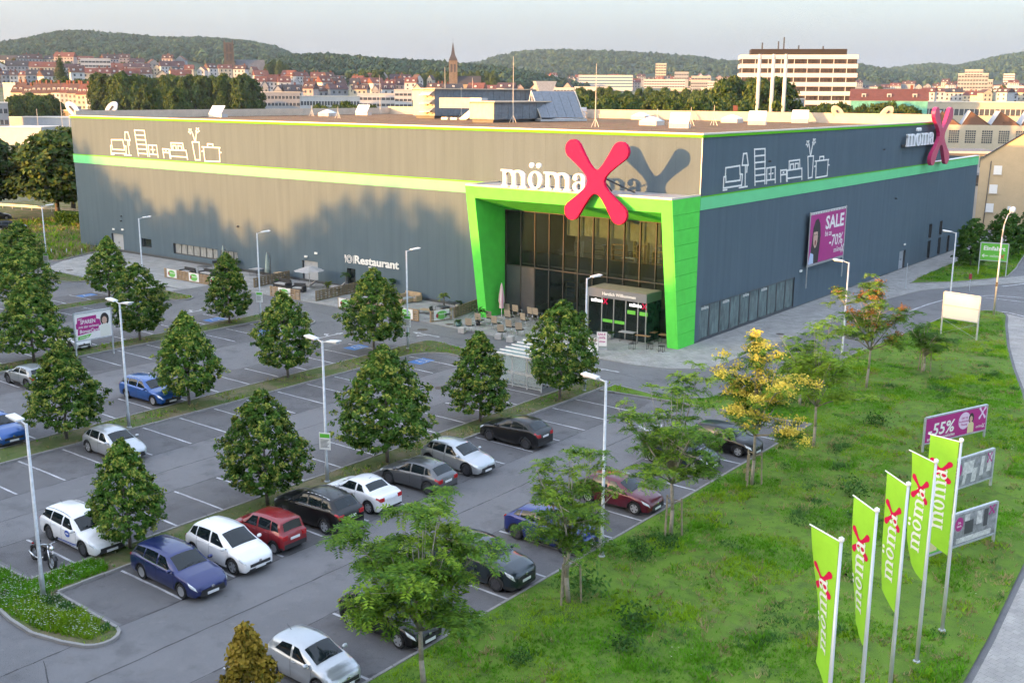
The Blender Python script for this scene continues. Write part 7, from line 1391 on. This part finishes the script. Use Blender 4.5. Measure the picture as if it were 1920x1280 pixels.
def fill(x0, x1, d, ye, group, where, seed, wr=(14, 30), yv=4, rh=11, walls=('white', 'white', 'cream', 'grey', 'pink'), roofs=('red', 'brown', 'brown', 'brick', 'purple', 'dark'), st=2, turnv=.5, gab=.2, maxn=26):
    r2 = random.Random(seed); x = x0; i = 0
    while x < x1 and i < maxn:
        w_ = r2.uniform(*wr); wc = r2.choice(walls); rc = r2.choice(roofs); gb = r2.random() < gab; yy = ye + r2.uniform(-yv, yv)
        house(x + w_ / 2, d + r2.uniform(-25, 25), w_ * (.6 if gb else 1), yy, yy - rh * r2.uniform(.75, 1.15), wc, rc, '%s house, %s roof, %s from left %s' % (wc, rc, ORD[i], where), group, st, 2 if r2.random() < .6 else 1, r2.uniform(-turnv, turnv), gb, r2.randint(0, 2)); x += w_ * r2.uniform(.92, 1.25); i += 1
fill(-15, 330, 1250, 124, 'highest rooftops on the left hillside', 'in the highest hillside row on the left', 1, (16, 34), 5, 7)
fill(-20, 330, 1050, 134, 'second rooftop row on the left hillside', 'in the long white-walled hillside row on the left', 2, (18, 44), 3, 8, turnv=.15, gab=.1)
fill(-10, 130, 880, 150, 'rooftops just above the coloured terrace', 'just above the coloured terrace', 3, (12, 26), 3, 9, gab=.35)
fill(138, 330, 800, 146, 'red rooftops behind the dark wood', 'in the red-roofed row behind the dark wood', 4, (18, 34), 2, 11, roofs=('red', 'brick', 'red', 'brown'), turnv=.1, gab=.15)
fill(330, 480, 1000, 138, 'rooftops beside the brown church tower', 'near the brown church tower', 5, (14, 24), 4, 9)
fill(480, 800, 1000, 150, 'back rooftops left of the church spire', 'in the back row left of the church spire', 6, (14, 28), 4, 9)
fill(480, 760, 840, 160, 'middle rooftops left of the church spire', 'in the middle row left of the church spire', 7, (16, 30), 3, 11)
fill(485, 740, 700, 171, 'front rooftops left of the church spire', 'in the front row left of the church spire', 8, (18, 34), 3, 12)
fill(770, 1060, 760, 166, 'brown rooftops behind the air handling units', 'behind the rooftop air handling units', 9, (16, 34), 3, 10, turnv=.3)
fill(960, 1400, 1900, 148, 'distant houses under the flat-topped ridge', 'at the foot of the flat-topped ridge', 10, (10, 22), 5, 5)
fill(1040, 1190, 1350, 158, 'red houses before the flat-topped ridge', 'below the flat-topped ridge, before the white offices', 11, (12, 22), 3, 6, roofs=('brick', 'red', 'red'))
fill(1600, 1930, 1700, 158, 'distant houses under the right hills', 'under the hills on the right', 12, (10, 22), 5, 5, walls=('white', 'white', 'grey'))
fill(1730, 1930, 900, 172, 'dark rooftops behind the long pale hall', 'behind the long pale hall on the right', 13, (16, 34), 3, 7, roofs=('brown', 'dark', 'red'))
# flat-roofed blocks
def block(px0, px1, d, yt, yb, label, wall, bands=0, cat='building', dep=14, name='flat_block', turn=0.0, winc=None, wn_=None, band_m=None, zbase=None):
    px = (px0 + px1) / 2; w_ = (px1 - px0) * d / FOC; q = along(px, d); dv = (q - CAM.xy.to_3d()); a = math.atan2(dv.y, dv.x) - math.pi / 2 + turn; zb = (zg(px, d) if zbase is None else zbase) - .5; zt = zat(yt, d); zb = min(zb, zat(yb, d)); H_ = zt - zb
    t_ = thing(name, label, cat, (q.x, q.y, zb), a); MB().box(-w_ / 2, w_ / 2, 0, dep, 0, H_).build('wall', wm(wall) if isinstance(wall, str) else wall, t_)
    MB().box(-w_ / 2 - .15, w_ / 2 + .15, -.15, dep + .15, H_ + .01, H_ + .4).build('roof_edge', m_cap if d > 300 else m_dark, t_)
    if bands:
        vis = zt - zat(yb, d); 
        for k in range(bands):
            z = H_ - .6 - (k + .75) * vis / bands; hh = vis / bands * .42; o = MB().box(-w_ / 2 + .3, w_ / 2 - .3, -.06, -.01, z, z + hh).build('window_band', band_m or m_win, t_); 
            if wn_:
                mmb = MB()
                for j in range(1, wn_): x = -w_ / 2 + .3 + j * (w_ - .6) / wn_; mmb.box(x - .12, x + .12, -.1, -.065, z, z + hh)
                tag(mmb.build('mullions', m_winf, o), kind='stuff')
    return t_
block(160, 208, 1000, 122, 136, 'white flat-roofed block above the red-roofed row', 'white', 2, wn_=8)
block(1086, 1184, 1300, 143, 164, 'long white and blue banded office block under the ridge', 'white', 4, band_m=mat('blue_glass_band', (.08, .16, .24), .2))
block(1228, 1247, 1900, 122, 150, 'pale high-rise slab under the flat-topped ridge', 'cream', 6, wn_=4); block(1208, 1282, 1500, 150, 164, 'white office block with many small windows below the high-rise', 'white', 3, wn_=16); block(1264, 1289, 1700, 137, 150, 'grey slab right of the high-rise', 'grey', 2, wn_=8)
block(1258, 1292, 800, 166, 186, 'pale cube building among the trees behind the store', 'cream', 2, wn_=3); block(1296, 1330, 1600, 144, 165, 'grey-pink block right of the pale cube', 'pink', 3, wn_=6); block(1295, 1325, 1200, 153, 168, 'blue-grey office block in front of the grey-pink one', 'grey', 3, wn_=8); block(1326, 1372, 1300, 153, 165, 'low white office block left of the banded tower', 'white', 3, wn_=10); block(1315, 1358, 700, 165, 188, 'white school-like building with window rows left of the banded tower', 'white', 3, wn_=6)
block(1000, 1075, 650, 166, 178, 'white balconied apartment block with brown roof', 'white', 3, wn_=12); block(1078, 1142, 620, 164, 180, 'blue-white hall right of the balconied block', 'white', 1)
block(565, 672, 480, 183, 200, 'long white hall with small windows behind the left roof edge', 'white', 1, wn_=20); block(672, 740, 520, 178, 200, 'pale two-storey house row left of the rain-hood unit', 'white', 2, wn_=8); block(740, 772, 500, 171, 200, 'white gabled apartment house left of the rain-hood unit', 'white', 3, wn_=4); block(482, 560, 560, 176, 200, 'grey flat-roofed building with bright strip windows', 'grey', 2, wn_=12)
block(345, 480, 470, 193, 208, 'low grey hall with rooftop plant behind the far roof edge', 'grey', 1)
# halls and walls at the far left
block(38, 115, 520, 202, 219, 'grey-blue hall with dark windows above the white wall', 'grey', 1, wn_=9, turn=-.6, zbase=0); block(88, 131, 480, 208, 220, 'peach-coloured hall at the left building edge', 'ochre', 0, turn=-.6, zbase=0); block(11, 133, 440, 220, 240, 'long sunlit white hall wall over the distant parked cars', 'white', 0, turn=-.6, zbase=0); block(-20, 9, 430, 196, 232, 'grey tower block cut by the left edge', 'grey', 2, wn_=4, zbase=0); block(7, 30, 640, 164, 206, 'pale tall house end at the far left', 'white', 0, turn=-.6, zbase=0); block(64, 116, 330, 249, 266, 'low white wall behind the big roadside trees', 'white', 0, dep=1, turn=-.6, zbase=0); block(-10, 70, 400, 236, 244, 'low white canopy over the distant parked cars', 'white', 0, turn=-.6, zbase=0)
TCAR = MB(); TCAR.add([(-2.1, -.85, .3), (2.1, -.85, .3), (2.1, .85, .3), (-2.1, .85, .3), (-2.1, -.8, .85), (2.0, -.78, .8), (2.0, .78, .8), (-2.1, .8, .85)], [(0, 1, 5, 4), (1, 2, 6, 5), (2, 3, 7, 6), (3, 0, 4, 7), (4, 5, 6, 7)]); TCAR.add([(-1.7, -.78, .85), (.9, -.78, .85), (.9, .78, .85), (-1.7, .78, .85), (-1.3, -.6, 1.4), (.3, -.6, 1.4), (.3, .6, 1.4), (-1.3, .6, 1.4)], [(0, 1, 5, 4), (1, 2, 6, 5), (2, 3, 7, 6), (3, 0, 4, 7)], 1); TCAR.add([(-1.3, -.6, 1.41), (.3, -.6, 1.41), (.3, .6, 1.41), (-1.3, .6, 1.41)], [(0, 1, 2, 3)])
for sx in (-1.3, 1.3):
    for sy in (-.8, .8): TCAR.lathe([(.32, -.1), (.32, .1)], 10, 2, Matrix.Translation((sx, sy, .32)) @ Matrix.Rotation(R(90), 4, 'X'))
TC = [TCAR.mesh('distant_car', [p_, c_glass, c_tyre]) for p_ in (white_p, black_p, silver, wine, grey)]; k_ = 0
for r_, (y, n_) in enumerate(((252, 7), (261, 7), (272, 7))):
    for i in range(n_):
        px = -4 + i * (10 + r_) + rnd.uniform(-1, 1); P = gnd(px, y); o = put('distant_car', TC[rnd.randint(0, 4)], None, (P.x, P.y, 0), R(40 + rnd.uniform(-6, 6))); tag(o, 'tiny distant parked car, %s from the left in the %s row at the far left' % (ORD[i], ['back', 'middle', 'front'][r_]), 'car', 'distant cars at the far left'); k_ += 1
for i, (px, yt, yb, d) in enumerate(((66, 205, 262, 400), (112, 195, 262, 380), (126, 195, 256, 400))):
    q = along(px, d); o = MB().tube((q.x, q.y, 0), (q.x, q.y, zat(yt, d)), .12, .07, 6).build('flag_mast', m_cap); tag(o, ['pale mast over the distant cars, left of three', 'pale mast beside the low white wall, middle of three', 'pale mast at the building edge, right of three'][i], 'mast')
# churches
m_stone = mat('brown_stone', (.085, .068, .058), .9, 0, .35, .3); m_slate = mat('spire_slate', (.045, .04, .045), .7, 0, .2, .5)
d = 1100; q = along(433, d); a = math.atan2((q - CAM.xy.to_3d()).y, (q - CAM.xy.to_3d()).x) - math.pi / 2; zb = zg(433, d) - 1; ct = thing('church_tower', 'tall blunt brown stone church tower with long slate nave on the left hillside', 'church', (q.x, q.y, zb), a); s_ = d / FOC; top = zat(86, d) - zb
MB().box(-5.3, 5.3, 0, 10.6, 0, top * .48).build('tower_base', m_stone, ct); MB().box(-4.6, 4.6, .7, 9.9, top * .48, top * .93).build('tower_shaft', m_stone, ct)
for x in (-4.4, 3.2):
    for y in (.9, 8.6): MB().add([(x, y, top * .93), (x + 1.2, y, top * .93), (x + 1.2, y + 1.2, top * .93), (x, y + 1.2, top * .93), (x + .6, y + .6, top * 1.03)], [(0, 1, 4), (1, 2, 4), (2, 3, 4), (3, 0, 4)]).build('pinnacle', m_stone, ct)
for x in (-2.6, .9): 
    for z0, z1 in ((.52, .68), (.72, .9), (.2, .42)): MB().box(x, x + 1.7, .55 if z0 > .45 else -.1, .69 if z0 > .45 else -.01, top * z0, top * z1).build('belfry_opening', m_slate, ct)
MB().box(5.3, 34, 1, 10, 0, top * .30).build('nave', m_stone, ct); MB().add([(5.3, .5, top * .30), (34, .5, top * .30), (34, 10.5, top * .30), (5.3, 10.5, top * .30), (6, 5.5, top * .55), (33, 5.5, top * .55)], [(0, 1, 5, 4), (2, 3, 4, 5), (1, 2, 5), (3, 0, 4)]).build('nave_roof', mat('nave_slate', (.10, .11, .13), .7, 0, .2, .5), ct)
d = 950; q = along(850, d); zb = zg(850, d) - 1; cs = thing('church', 'church with slender dark pointed spire in the middle of the skyline', 'church', (q.x, q.y, zb), a - .2); top = zat(118, d) - zb; tip = zat(84, d) - zb
MB().box(-3.6, 3.6, 0, 7.2, 0, top).build('tower', mat('sandstone', (.15, .12, .095), .9, 0, .3, .4), cs); MB().add([(-3.9, -.3, top), (3.9, -.3, top), (3.9, 7.5, top), (-3.9, 7.5, top), (-1.7, 1.9, top + (tip - top) * .3), (1.7, 1.9, top + (tip - top) * .3), (1.7, 5.3, top + (tip - top) * .3), (-1.7, 5.3, top + (tip - top) * .3), (0, 3.6, tip)], [(0, 1, 5, 4), (1, 2, 6, 5), (2, 3, 7, 6), (3, 0, 4, 7), (4, 5, 8), (5, 6, 8), (6, 7, 8), (7, 4, 8)]).build('spire', m_slate, cs); MB().tube((0, 3.6, tip), (0, 3.6, tip + 2.2), .12).build('spire_cross', m_slate, cs)
for x in (-2.2, .6): MB().box(x, x + 1.6, -.08, -.01, top * .68, top * .9).build('belfry_opening', m_slate, cs)
MB().box(3.6, 24, 0, 9, 0, top * .35).build('nave', wm('ochre'), cs); MB().add([(3.6, -.5, top * .35), (24, -.5, top * .35), (24, 9.5, top * .35), (3.6, 9.5, top * .35), (3.6, 4.5, top * .58), (24, 4.5, top * .58)], [(0, 1, 5, 4), (2, 3, 4, 5), (1, 2, 5), (3, 0, 4)]).build('nave_roof', rm('dark'), cs)
# banded office tower with three chimneys
d = 430; q = along(1494, d); dv = q - CAM.xy.to_3d(); a = math.atan2(dv.y, dv.x) - math.pi / 2 + .10; tw = thing('office_tower', 'eight-storey white and brown banded office tower with dark roof storey', 'office tower', (q.x, q.y, 0), a)
sc_ = d / FOC; W2 = 202 * sc_ / 2; Htop = zat(107, d); m_tw = mat('tower_white', (.55, .55, .56), .6, 0, .04, .5); m_tb = mat('tower_glass', (.05, .042, .04), .5, 0, .5, .6, spec=.3)
MB().box(-W2 + .4, W2 - .4, .4, 15.6, 0, Htop - .3).build('core', m_tb, tw); fh = 15.6 * sc_
for k in range(10):
    z = Htop - k * fh; MB().box(-W2, W2, 0, 16, z - fh * .48, z).build('spandrel', m_tw, tw)
    for j in range(27): x = -W2 + (j + .5) * 2 * W2 / 27; MB().box(x - .12, x + .12, .2, .38, z - fh + .02, z - fh * .49).build('mullion', m_tb if j % 3 else m_winf, tw) if k < 7 else None
MB().box(-W2 + 4, W2 - 4, 2, 14, Htop + .01, Htop + 10 * sc_).build('roof_storey', mat('tower_brown', (.04, .036, .034), .8, spec=.1), tw)
for x, h in ((-W2 + 8, 2.5), (-W2 + 14, 3), (-W2 + 16, 4.5), (0, 1.5), (9, 1.2)): MB().box(x, x + .5, 6, 6.5, Htop + 10 * sc_, Htop + 10 * sc_ + h).build('antenna', m_dark, tw)
for i, px in enumerate((1421, 1447, 1470)):
    d = 330; q = along(px, d); yt = 106; h = zat(yt, d); c_ = thing('chimney_stack', ['pale round chimney stack, left of the three before the banded tower', 'pale round chimney stack, middle of the three before the banded tower', 'pale round chimney stack, right of the three before the banded tower'][i], 'chimney', (q.x, q.y, 0)); MB().lathe([(.62, 0), (.5, h - 1.2)], 12).build('stack', mat('chimney_concrete', (.55, .53, .48), .8, 0, .1, .5), c_, True); MB().lathe([(.56, h - 1.2), (.56, h - .6), (.42, h - .6), (.42, h)], 12).build('stack_cap', m_galv, c_)
house(1425, 235, 112, 217, 206, 'cream', 'brown', 'low brown-roofed building at the foot of the chimneys', None, 1, 0, .1, chim=1, dep=9, name='boiler_house', cat='building')
block(1474, 1508, 360, 184, 216, 'grey-blue plant block at the foot of the banded tower', 'grey', 0, dep=8, zbase=0)
# right side
q = along(1668, 400); nt = house(1668, 400, 126, 184, 165, 'grey', 'red', 'red-roofed long house wrapped in green scaffold net', None, 4, 3, .05, chim=1, name='scaffolded_house', cat='building')
w_ = 126 * 400 / FOC; zz = zat(184, 400) - nt.location.z
for k in range(9): MB().box(-w_ / 2 + k * w_ / 9 + .03, -w_ / 2 + (k + 1) * w_ / 9 - .03, -1.1, -1.05, .2, zz - .3).build('scaffold_net', mat('green_net', (.10, .34, .30), .8, 0, .25, .8), nt)
block(1719, 1960, 480, 187, 212, 'long pale hall with small windows behind the sawtooth factory', 'cream', 1, wn_=30, zbase=0)
d = 400; q = along(1830, d); dv = q - CAM.xy.to_3d(); a = math.atan2(dv.y, dv.x) - math.pi / 2 + .06; sf = thing('sawtooth_factory', 'pale factory with sawtooth roof and large gridded windows behind the store', 'factory', (q.x, q.y, 0), a); w_ = 250 * d / FOC; hw = zat(224, d)
MB().box(-w_ / 2, w_ / 2, 0, 20, 0, hw).build('wall', wm('cream'), sf)
nt_ = 5; tp_ = zat(201, d) - hw
for k in range(nt_):
    x0 = -w_ / 2 + 3 + k * (w_ - 4) / nt_; x1 = x0 + (w_ - 4) / nt_; MB().poly([(x0, .3, hw), (x1 - .5, .3, hw), (x0 + (x1 - x0) * .28, .3, hw + tp_)]).build('tooth_gable', mat('gable_brown', (.14, .075, .05), .8), sf); MB().add([(x0 + (x1 - x0) * .28, 0, hw + tp_), (x1, 0, hw), (x1, 20, hw), (x0 + (x1 - x0) * .28, 20, hw + tp_)], [(0, 1, 2, 3)]).build('metal_roof', mat('sheet_roof', (.22, .27, .34), .5, .3, .1, .4), sf); MB().add([(x0, 0, hw), (x0 + (x1 - x0) * .28, 0, hw + tp_), (x0 + (x1 - x0) * .28, 20, hw + tp_), (x0, 20, hw)], [(0, 1, 2, 3)]).build('north_light', wm('white'), sf)
for k in range(9):
    x0 = -w_ / 2 + 2 + k * (w_ - 3) / 9; wd = (w_ - 3) / 9 * .62; zb_, zt_ = zat(254, d), zat(233, d); o = MB().box(x0, x0 + wd, -.08, -.01, zb_, zt_).build('window', m_win, sf); gm = MB()
    for j in range(1, 5): gm.box(x0 + wd * j / 5 - .07, x0 + wd * j / 5 + .07, -.14, -.085, zb_, zt_)
    for j in range(1, 6): gm.box(x0, x0 + wd, -.14, -.085, zb_ + (zt_ - zb_) * j / 6 - .09, zb_ + (zt_ - zb_) * j / 6 + .09)
    gm.build('glazing_bars', wm('cream'), o)
# flat-roofed office behind the low roof end, white wing, retaining wall, beige house
d = 200; q = along(1795, d); dv = q - CAM.xy.to_3d(); a = math.atan2(dv.y, dv.x) - math.pi / 2 + .28; fo = thing('flat_roof_office', 'flat-roofed pale office with overhanging eaves behind the low roof end', 'building', (q.x, q.y, 0), a); w_ = 150 * d / FOC; h = zat(272, d)
MB().box(-w_ / 2, w_ / 2, 0, 10, 0, h).build('wall', wm('white'), fo); MB().box(-w_ / 2 - .8, w_ / 2 + .8, -.9, 11, h + .02, h + .35).build('roof', mat('bitumen_roof', (.17, .16, .16), .9, 0, .2, 1), fo); MB().box(-w_ / 2 - .85, w_ / 2 + .85, -.95, -.91, h + .0, h + .4).build('fascia', m_cap, fo)
for k in range(6): x = -w_ / 2 + .6 + k * (w_ - 1) / 6; MB().box(x, x + (w_ - 1) / 6 * .75, -.06, -.01, h - 2.3, h - .4).build('window', m_glass_g, fo)
block(1850, 1905, 215, 286, 306, 'white low wing right of the flat-roofed office', 'white', 1, wn_=8, zbase=0, dep=8, band_m=m_win); block(1832, 1885, 190, 312, 330, 'dark flat roof strip behind the white wall', mat('dark_roof_felt', (.09, .075, .07), .9), 0, zbase=0, dep=6); block(1830, 1880, 183, 326, 366, 'sunlit white wall behind the parking bays at the right', 'white', 0, dep=.5, zbase=0)
d = 175; q = along(1950, d); dv = q - CAM.xy.to_3d(); a = math.atan2(dv.y, dv.x) - math.pi / 2 - .02; bh = thing('beige_house', 'beige rendered gabled house with shuttered windows at the right edge', 'house', (q.x, q.y, 0), a); w_ = 160 * d / FOC; h = zat(281, d); rh = (HOR - 225) * d / FOC + CAM.z - h
m_bh = mat('beige_render', (.52, .40, .25), .85, 0, .06, .8); MB().add([(-w_ / 2, 0, 0), (w_ / 2, 0, 0), (w_ / 2, 0, h), (0, 0, h + rh), (-w_ / 2, 0, h), (-w_ / 2, 12, 0), (w_ / 2, 12, 0), (w_ / 2, 12, h), (0, 12, h + rh), (-w_ / 2, 12, h)], [(0, 1, 2, 3, 4), (5, 9, 8, 7, 6), (0, 4, 9, 5), (1, 6, 7, 2)]).build('wall', m_bh, bh)
MB().add([(-w_ / 2 - .35, -.3, h - .15), (0, -.3, h + rh + .12), (0, 12.3, h + rh + .12), (-w_ / 2 - .35, 12.3, h - .15), (w_ / 2 + .35, -.3, h - .15), (w_ / 2 + .35, 12.3, h - .15)], [(0, 1, 2, 3), (1, 4, 5, 2)]).build('roof', rm('dark'), bh)
for i, (px, y, ww, hh) in enumerate(((1895, 298, 1.1, 1.25), (1891, 330, 1.1, 1.25), (1888, 362, 1.1, 1.25), (1919, 361, .5, .5))):
    x = (px - 1950) * d / FOC + .3; z = zat(y, d); o = MB().box(x - ww / 2, x + ww / 2, -.06, -.01, z - hh / 2, z + hh / 2).build('shutter', m_white, bh); MB().box(x - ww / 2 - .08, x + ww / 2 + .08, -.2, -.01, z - hh / 2 - .1, z - hh / 2 - .01).build('window_sill', m_cap, o)
bars('downpipe', [((1884 - 1950) * d / FOC, -.08, .2), ((1884 - 1950) * d / FOC + .25, -.08, h - .2)], .05, m_dark, bh)
sheet('parking_bay', [tuple(gnd(px, y).xy) for px, y in ((1812, 440), (1815, 396), (1960, 394), (1960, 440))], .012, m_asph, 'grey parking bays behind the grass wedge')
for i, (xa, ya, xb_, yb_) in enumerate(((1833, 409, 1848, 403), (1865, 411, 1882, 405), (1898, 412, 1915, 406))):
    A_, B_ = gnd(xa, ya), gnd(xb_, yb_); dd = (B_ - A_).normalized(); nn = Vector((-dd.y, dd.x, 0)) * .07; o = MB().poly([tuple(A_ - nn + Vector((0, 0, .02))), tuple(B_ - nn + Vector((0, 0, .02))), tuple(B_ + nn + Vector((0, 0, .02))), tuple(A_ + nn + Vector((0, 0, .02)))]).build('parking_line', m_line, asphalt)
A_, B_ = gnd(1812, 394), gnd(1960, 398); rs = np.random.RandomState(12); n_ = 3000; tt = rs.uniform(0, 1, n_); c = np.array(A_)[None] * (1 - tt[:, None]) + np.array(B_)[None] * tt[:, None] + np.stack([rs.normal(size=n_) * .6, rs.normal(size=n_) * .6, np.abs(rs.normal(size=n_)) * .8], 1); hb = thing('shrub_hedge', 'loose green shrubs along the fence behind the parking bays', 'hedge', (0, 0, 0)); put('foliage', np_mesh('foliage', cards(c, rdir(rs, n_), rdir(rs, n_), np.full(n_, .22), np.full(n_, .13)), 4, [l_mid, l_tip], rs.randint(0, 2, n_)), hb); MB().tube(A_, B_, .25, n=5).build('stems', m_bark, hb)
wf = thing('mesh_fence', 'pale wire fence before the beige house', 'fence', (0, 0, 0)); A_, B_ = gnd(1815, 390), gnd(1960, 394)
for k in range(24): p = A_.lerp(B_, k / 23); MB().tube(p, p + Vector((0, 0, 1.7)), .04, n=4).build('fence_post', m_galv, wf)
for z in (.5, 1.1, 1.65): MB().tube(A_ + Vector((0, 0, z)), B_ + Vector((0, 0, z)), .02, n=4).build('fence_wire', m_galv, wf)
block(1798, 1845, 1000, 140, 176, 'stepped grey glass office block under the right hills', 'grey', 6, wn_=10); block(1808, 1836, 1000, 134, 142, 'upper step of the grey glass office block', 'grey', 2, wn_=6); block(1845, 1858, 1050, 150, 172, 'grey annex right of the stepped glass block', 'grey', 3, wn_=4); block(1880, 1897, 2400, 140, 152, 'white hillside block on the right hill', 'white', 3, wn_=4); block(1868, 1925, 1400, 160, 174, 'white terraced building low under the right hill', 'white', 2, wn_=12); block(1735, 1790, 1100, 166, 172, 'long low white hall roofs under the right hills', 'white', 1)

# ---- trees of the middle distance
def belt(x0, x1, d, yt, n_, where, group, seed, wv=(.8, 1.15), dv=20, yv=5, name='broadleaf_tree', zb=None):
    r2 = random.Random(seed); order = 0
    for i in range(n_):
        px = x0 + (i + .5) * (x1 - x0) / n_ + r2.uniform(-3, 3); dd = d + r2.uniform(-dv, dv); q = along(px, dd); z0 = (zg(px, dd) if zb is None else zb); h = max(4.0, zat(yt + r2.uniform(-yv, yv), dd) - z0)
        broad(q.x, q.y, z0 - .1, h, r2.uniform(*wv) * max(.55, min(1.0, 11 / h)), 'green broadleaf tree, %s from the left %s' % (ORD[i], where), r2.randint(0, 2), group, name)
belt(62, 180, 650, 157, 9, 'in the light belt above the coloured terrace', 'trees above the coloured terrace', 1)
belt(175, 480, 480, 149, 24, 'in the tall dark wood behind the left roof', 'tall dark wood behind the left roof', 2, (.95, 1.3))
belt(268, 348, 390, 167, 6, 'in the sunlit group right of the coloured terrace', 'sunlit trees right of the coloured terrace', 3)
belt(15, 110, 470, 186, 8, 'before the coloured terrace', 'trees before the coloured terrace', 4, (.8, 1.1), 20, 8)
belt(485, 545, 1100, 124, 5, 'on the slope right of the brown church tower', 'trees right of the brown church tower', 5)
belt(585, 705, 330, 196, 7, 'low behind the left rear parapet', 'low trees behind the rear parapet', 6)
belt(650, 930, 1050, 138, 22, 'in the belt around the church spire', 'trees around the church spire', 7, (1, 1.4), 60)
belt(960, 1400, 300, 184, 24, 'in the green belt behind the rear parapet', 'green belt behind the rear parapet', 8, (.9, 1.3), 40, 7)
belt(1080, 1330, 520, 168, 14, 'in the farther belt behind the rear parapet', 'farther green belt behind the store', 9, (.9, 1.3), 40)
belt(1345, 1470, 345, 150, 7, 'in the tall group behind the chimneys', 'tall trees behind the chimneys', 10, (1.0, 1.35), 15, 5)
belt(1505, 1600, 320, 193, 6, 'before the banded tower foot', 'trees before the banded tower', 11)
belt(1612, 1722, 310, 190, 6, 'before the scaffolded house', 'trees before the scaffolded house', 12)
belt(1600, 1930, 1250, 163, 16, 'among the roofs under the right hills', 'trees among the roofs on the right', 13, (.9, 1.3), 80)
belt(0, 330, 1150, 128, 16, 'between the left hillside rows', 'trees between the left hillside rows', 14, (.8, 1.2), 80)
belt(960, 1400, 1700, 150, 18, 'at the foot of the flat-topped ridge', 'trees at the foot of the ridge', 15, (.9, 1.4), 120)
cone_q = along(117, 640); t_ = cone_tree(cone_q.x, cone_q.y, 1, 1, 'tall dark conifer above the coloured terrace', [b_dark, b_dark, b_mid, b_dark], 51, 'tall_conifer', 500, 'tree', zg(117, 640), .05, .02); hh = zat(122, 640) - zg(117, 640); t_.scale = (5.5, 5.5, hh)
for i, (x, y, h, w_, lb) in enumerate(((-117, 12.5, 13.5, 1.2, 'large sunlit roadside tree left of the far building end'), (-126, 6, 13, 1.2, 'roadside tree left of the large sunlit one'), (-110, 20, 13, 1.1, 'orange-tinged roadside tree touching the far building edge'), (-138, -2, 12, 1.2, 'roadside tree at the left picture edge'), (-150, 8, 13, 1.3, 'roadside tree behind the left picture edge'), (-129, 22, 13.5, 1.2, 'roadside tree behind the large sunlit one'))):
    broad(x, y, 0, h, w_, lb, i, 'big roadside trees at the far left')
# low haze over the valley
HZ = MB().box(-6500, 6500, -3500, 7500, -1.3, 205).build('haze', None); HZ.data.materials.clear()
hm = bpy.data.materials.new('valley_haze'); hm.use_nodes = True; hn = hm.node_tree.nodes; hn.clear(); hv = hn.new('ShaderNodeVolumePrincipled'); ho = hn.new('ShaderNodeOutputMaterial'); hv.inputs['Color'].default_value = (.60, .80, 1, 1); hv.inputs['Density'].default_value = .00006; hv.inputs['Anisotropy'].default_value = .2; hm.node_tree.links.new(hv.outputs[0], ho.inputs['Volume']); HZ.data.materials.append(hm); tag(HZ, 'thin bluish haze over the valley', 'haze', kind='stuff')
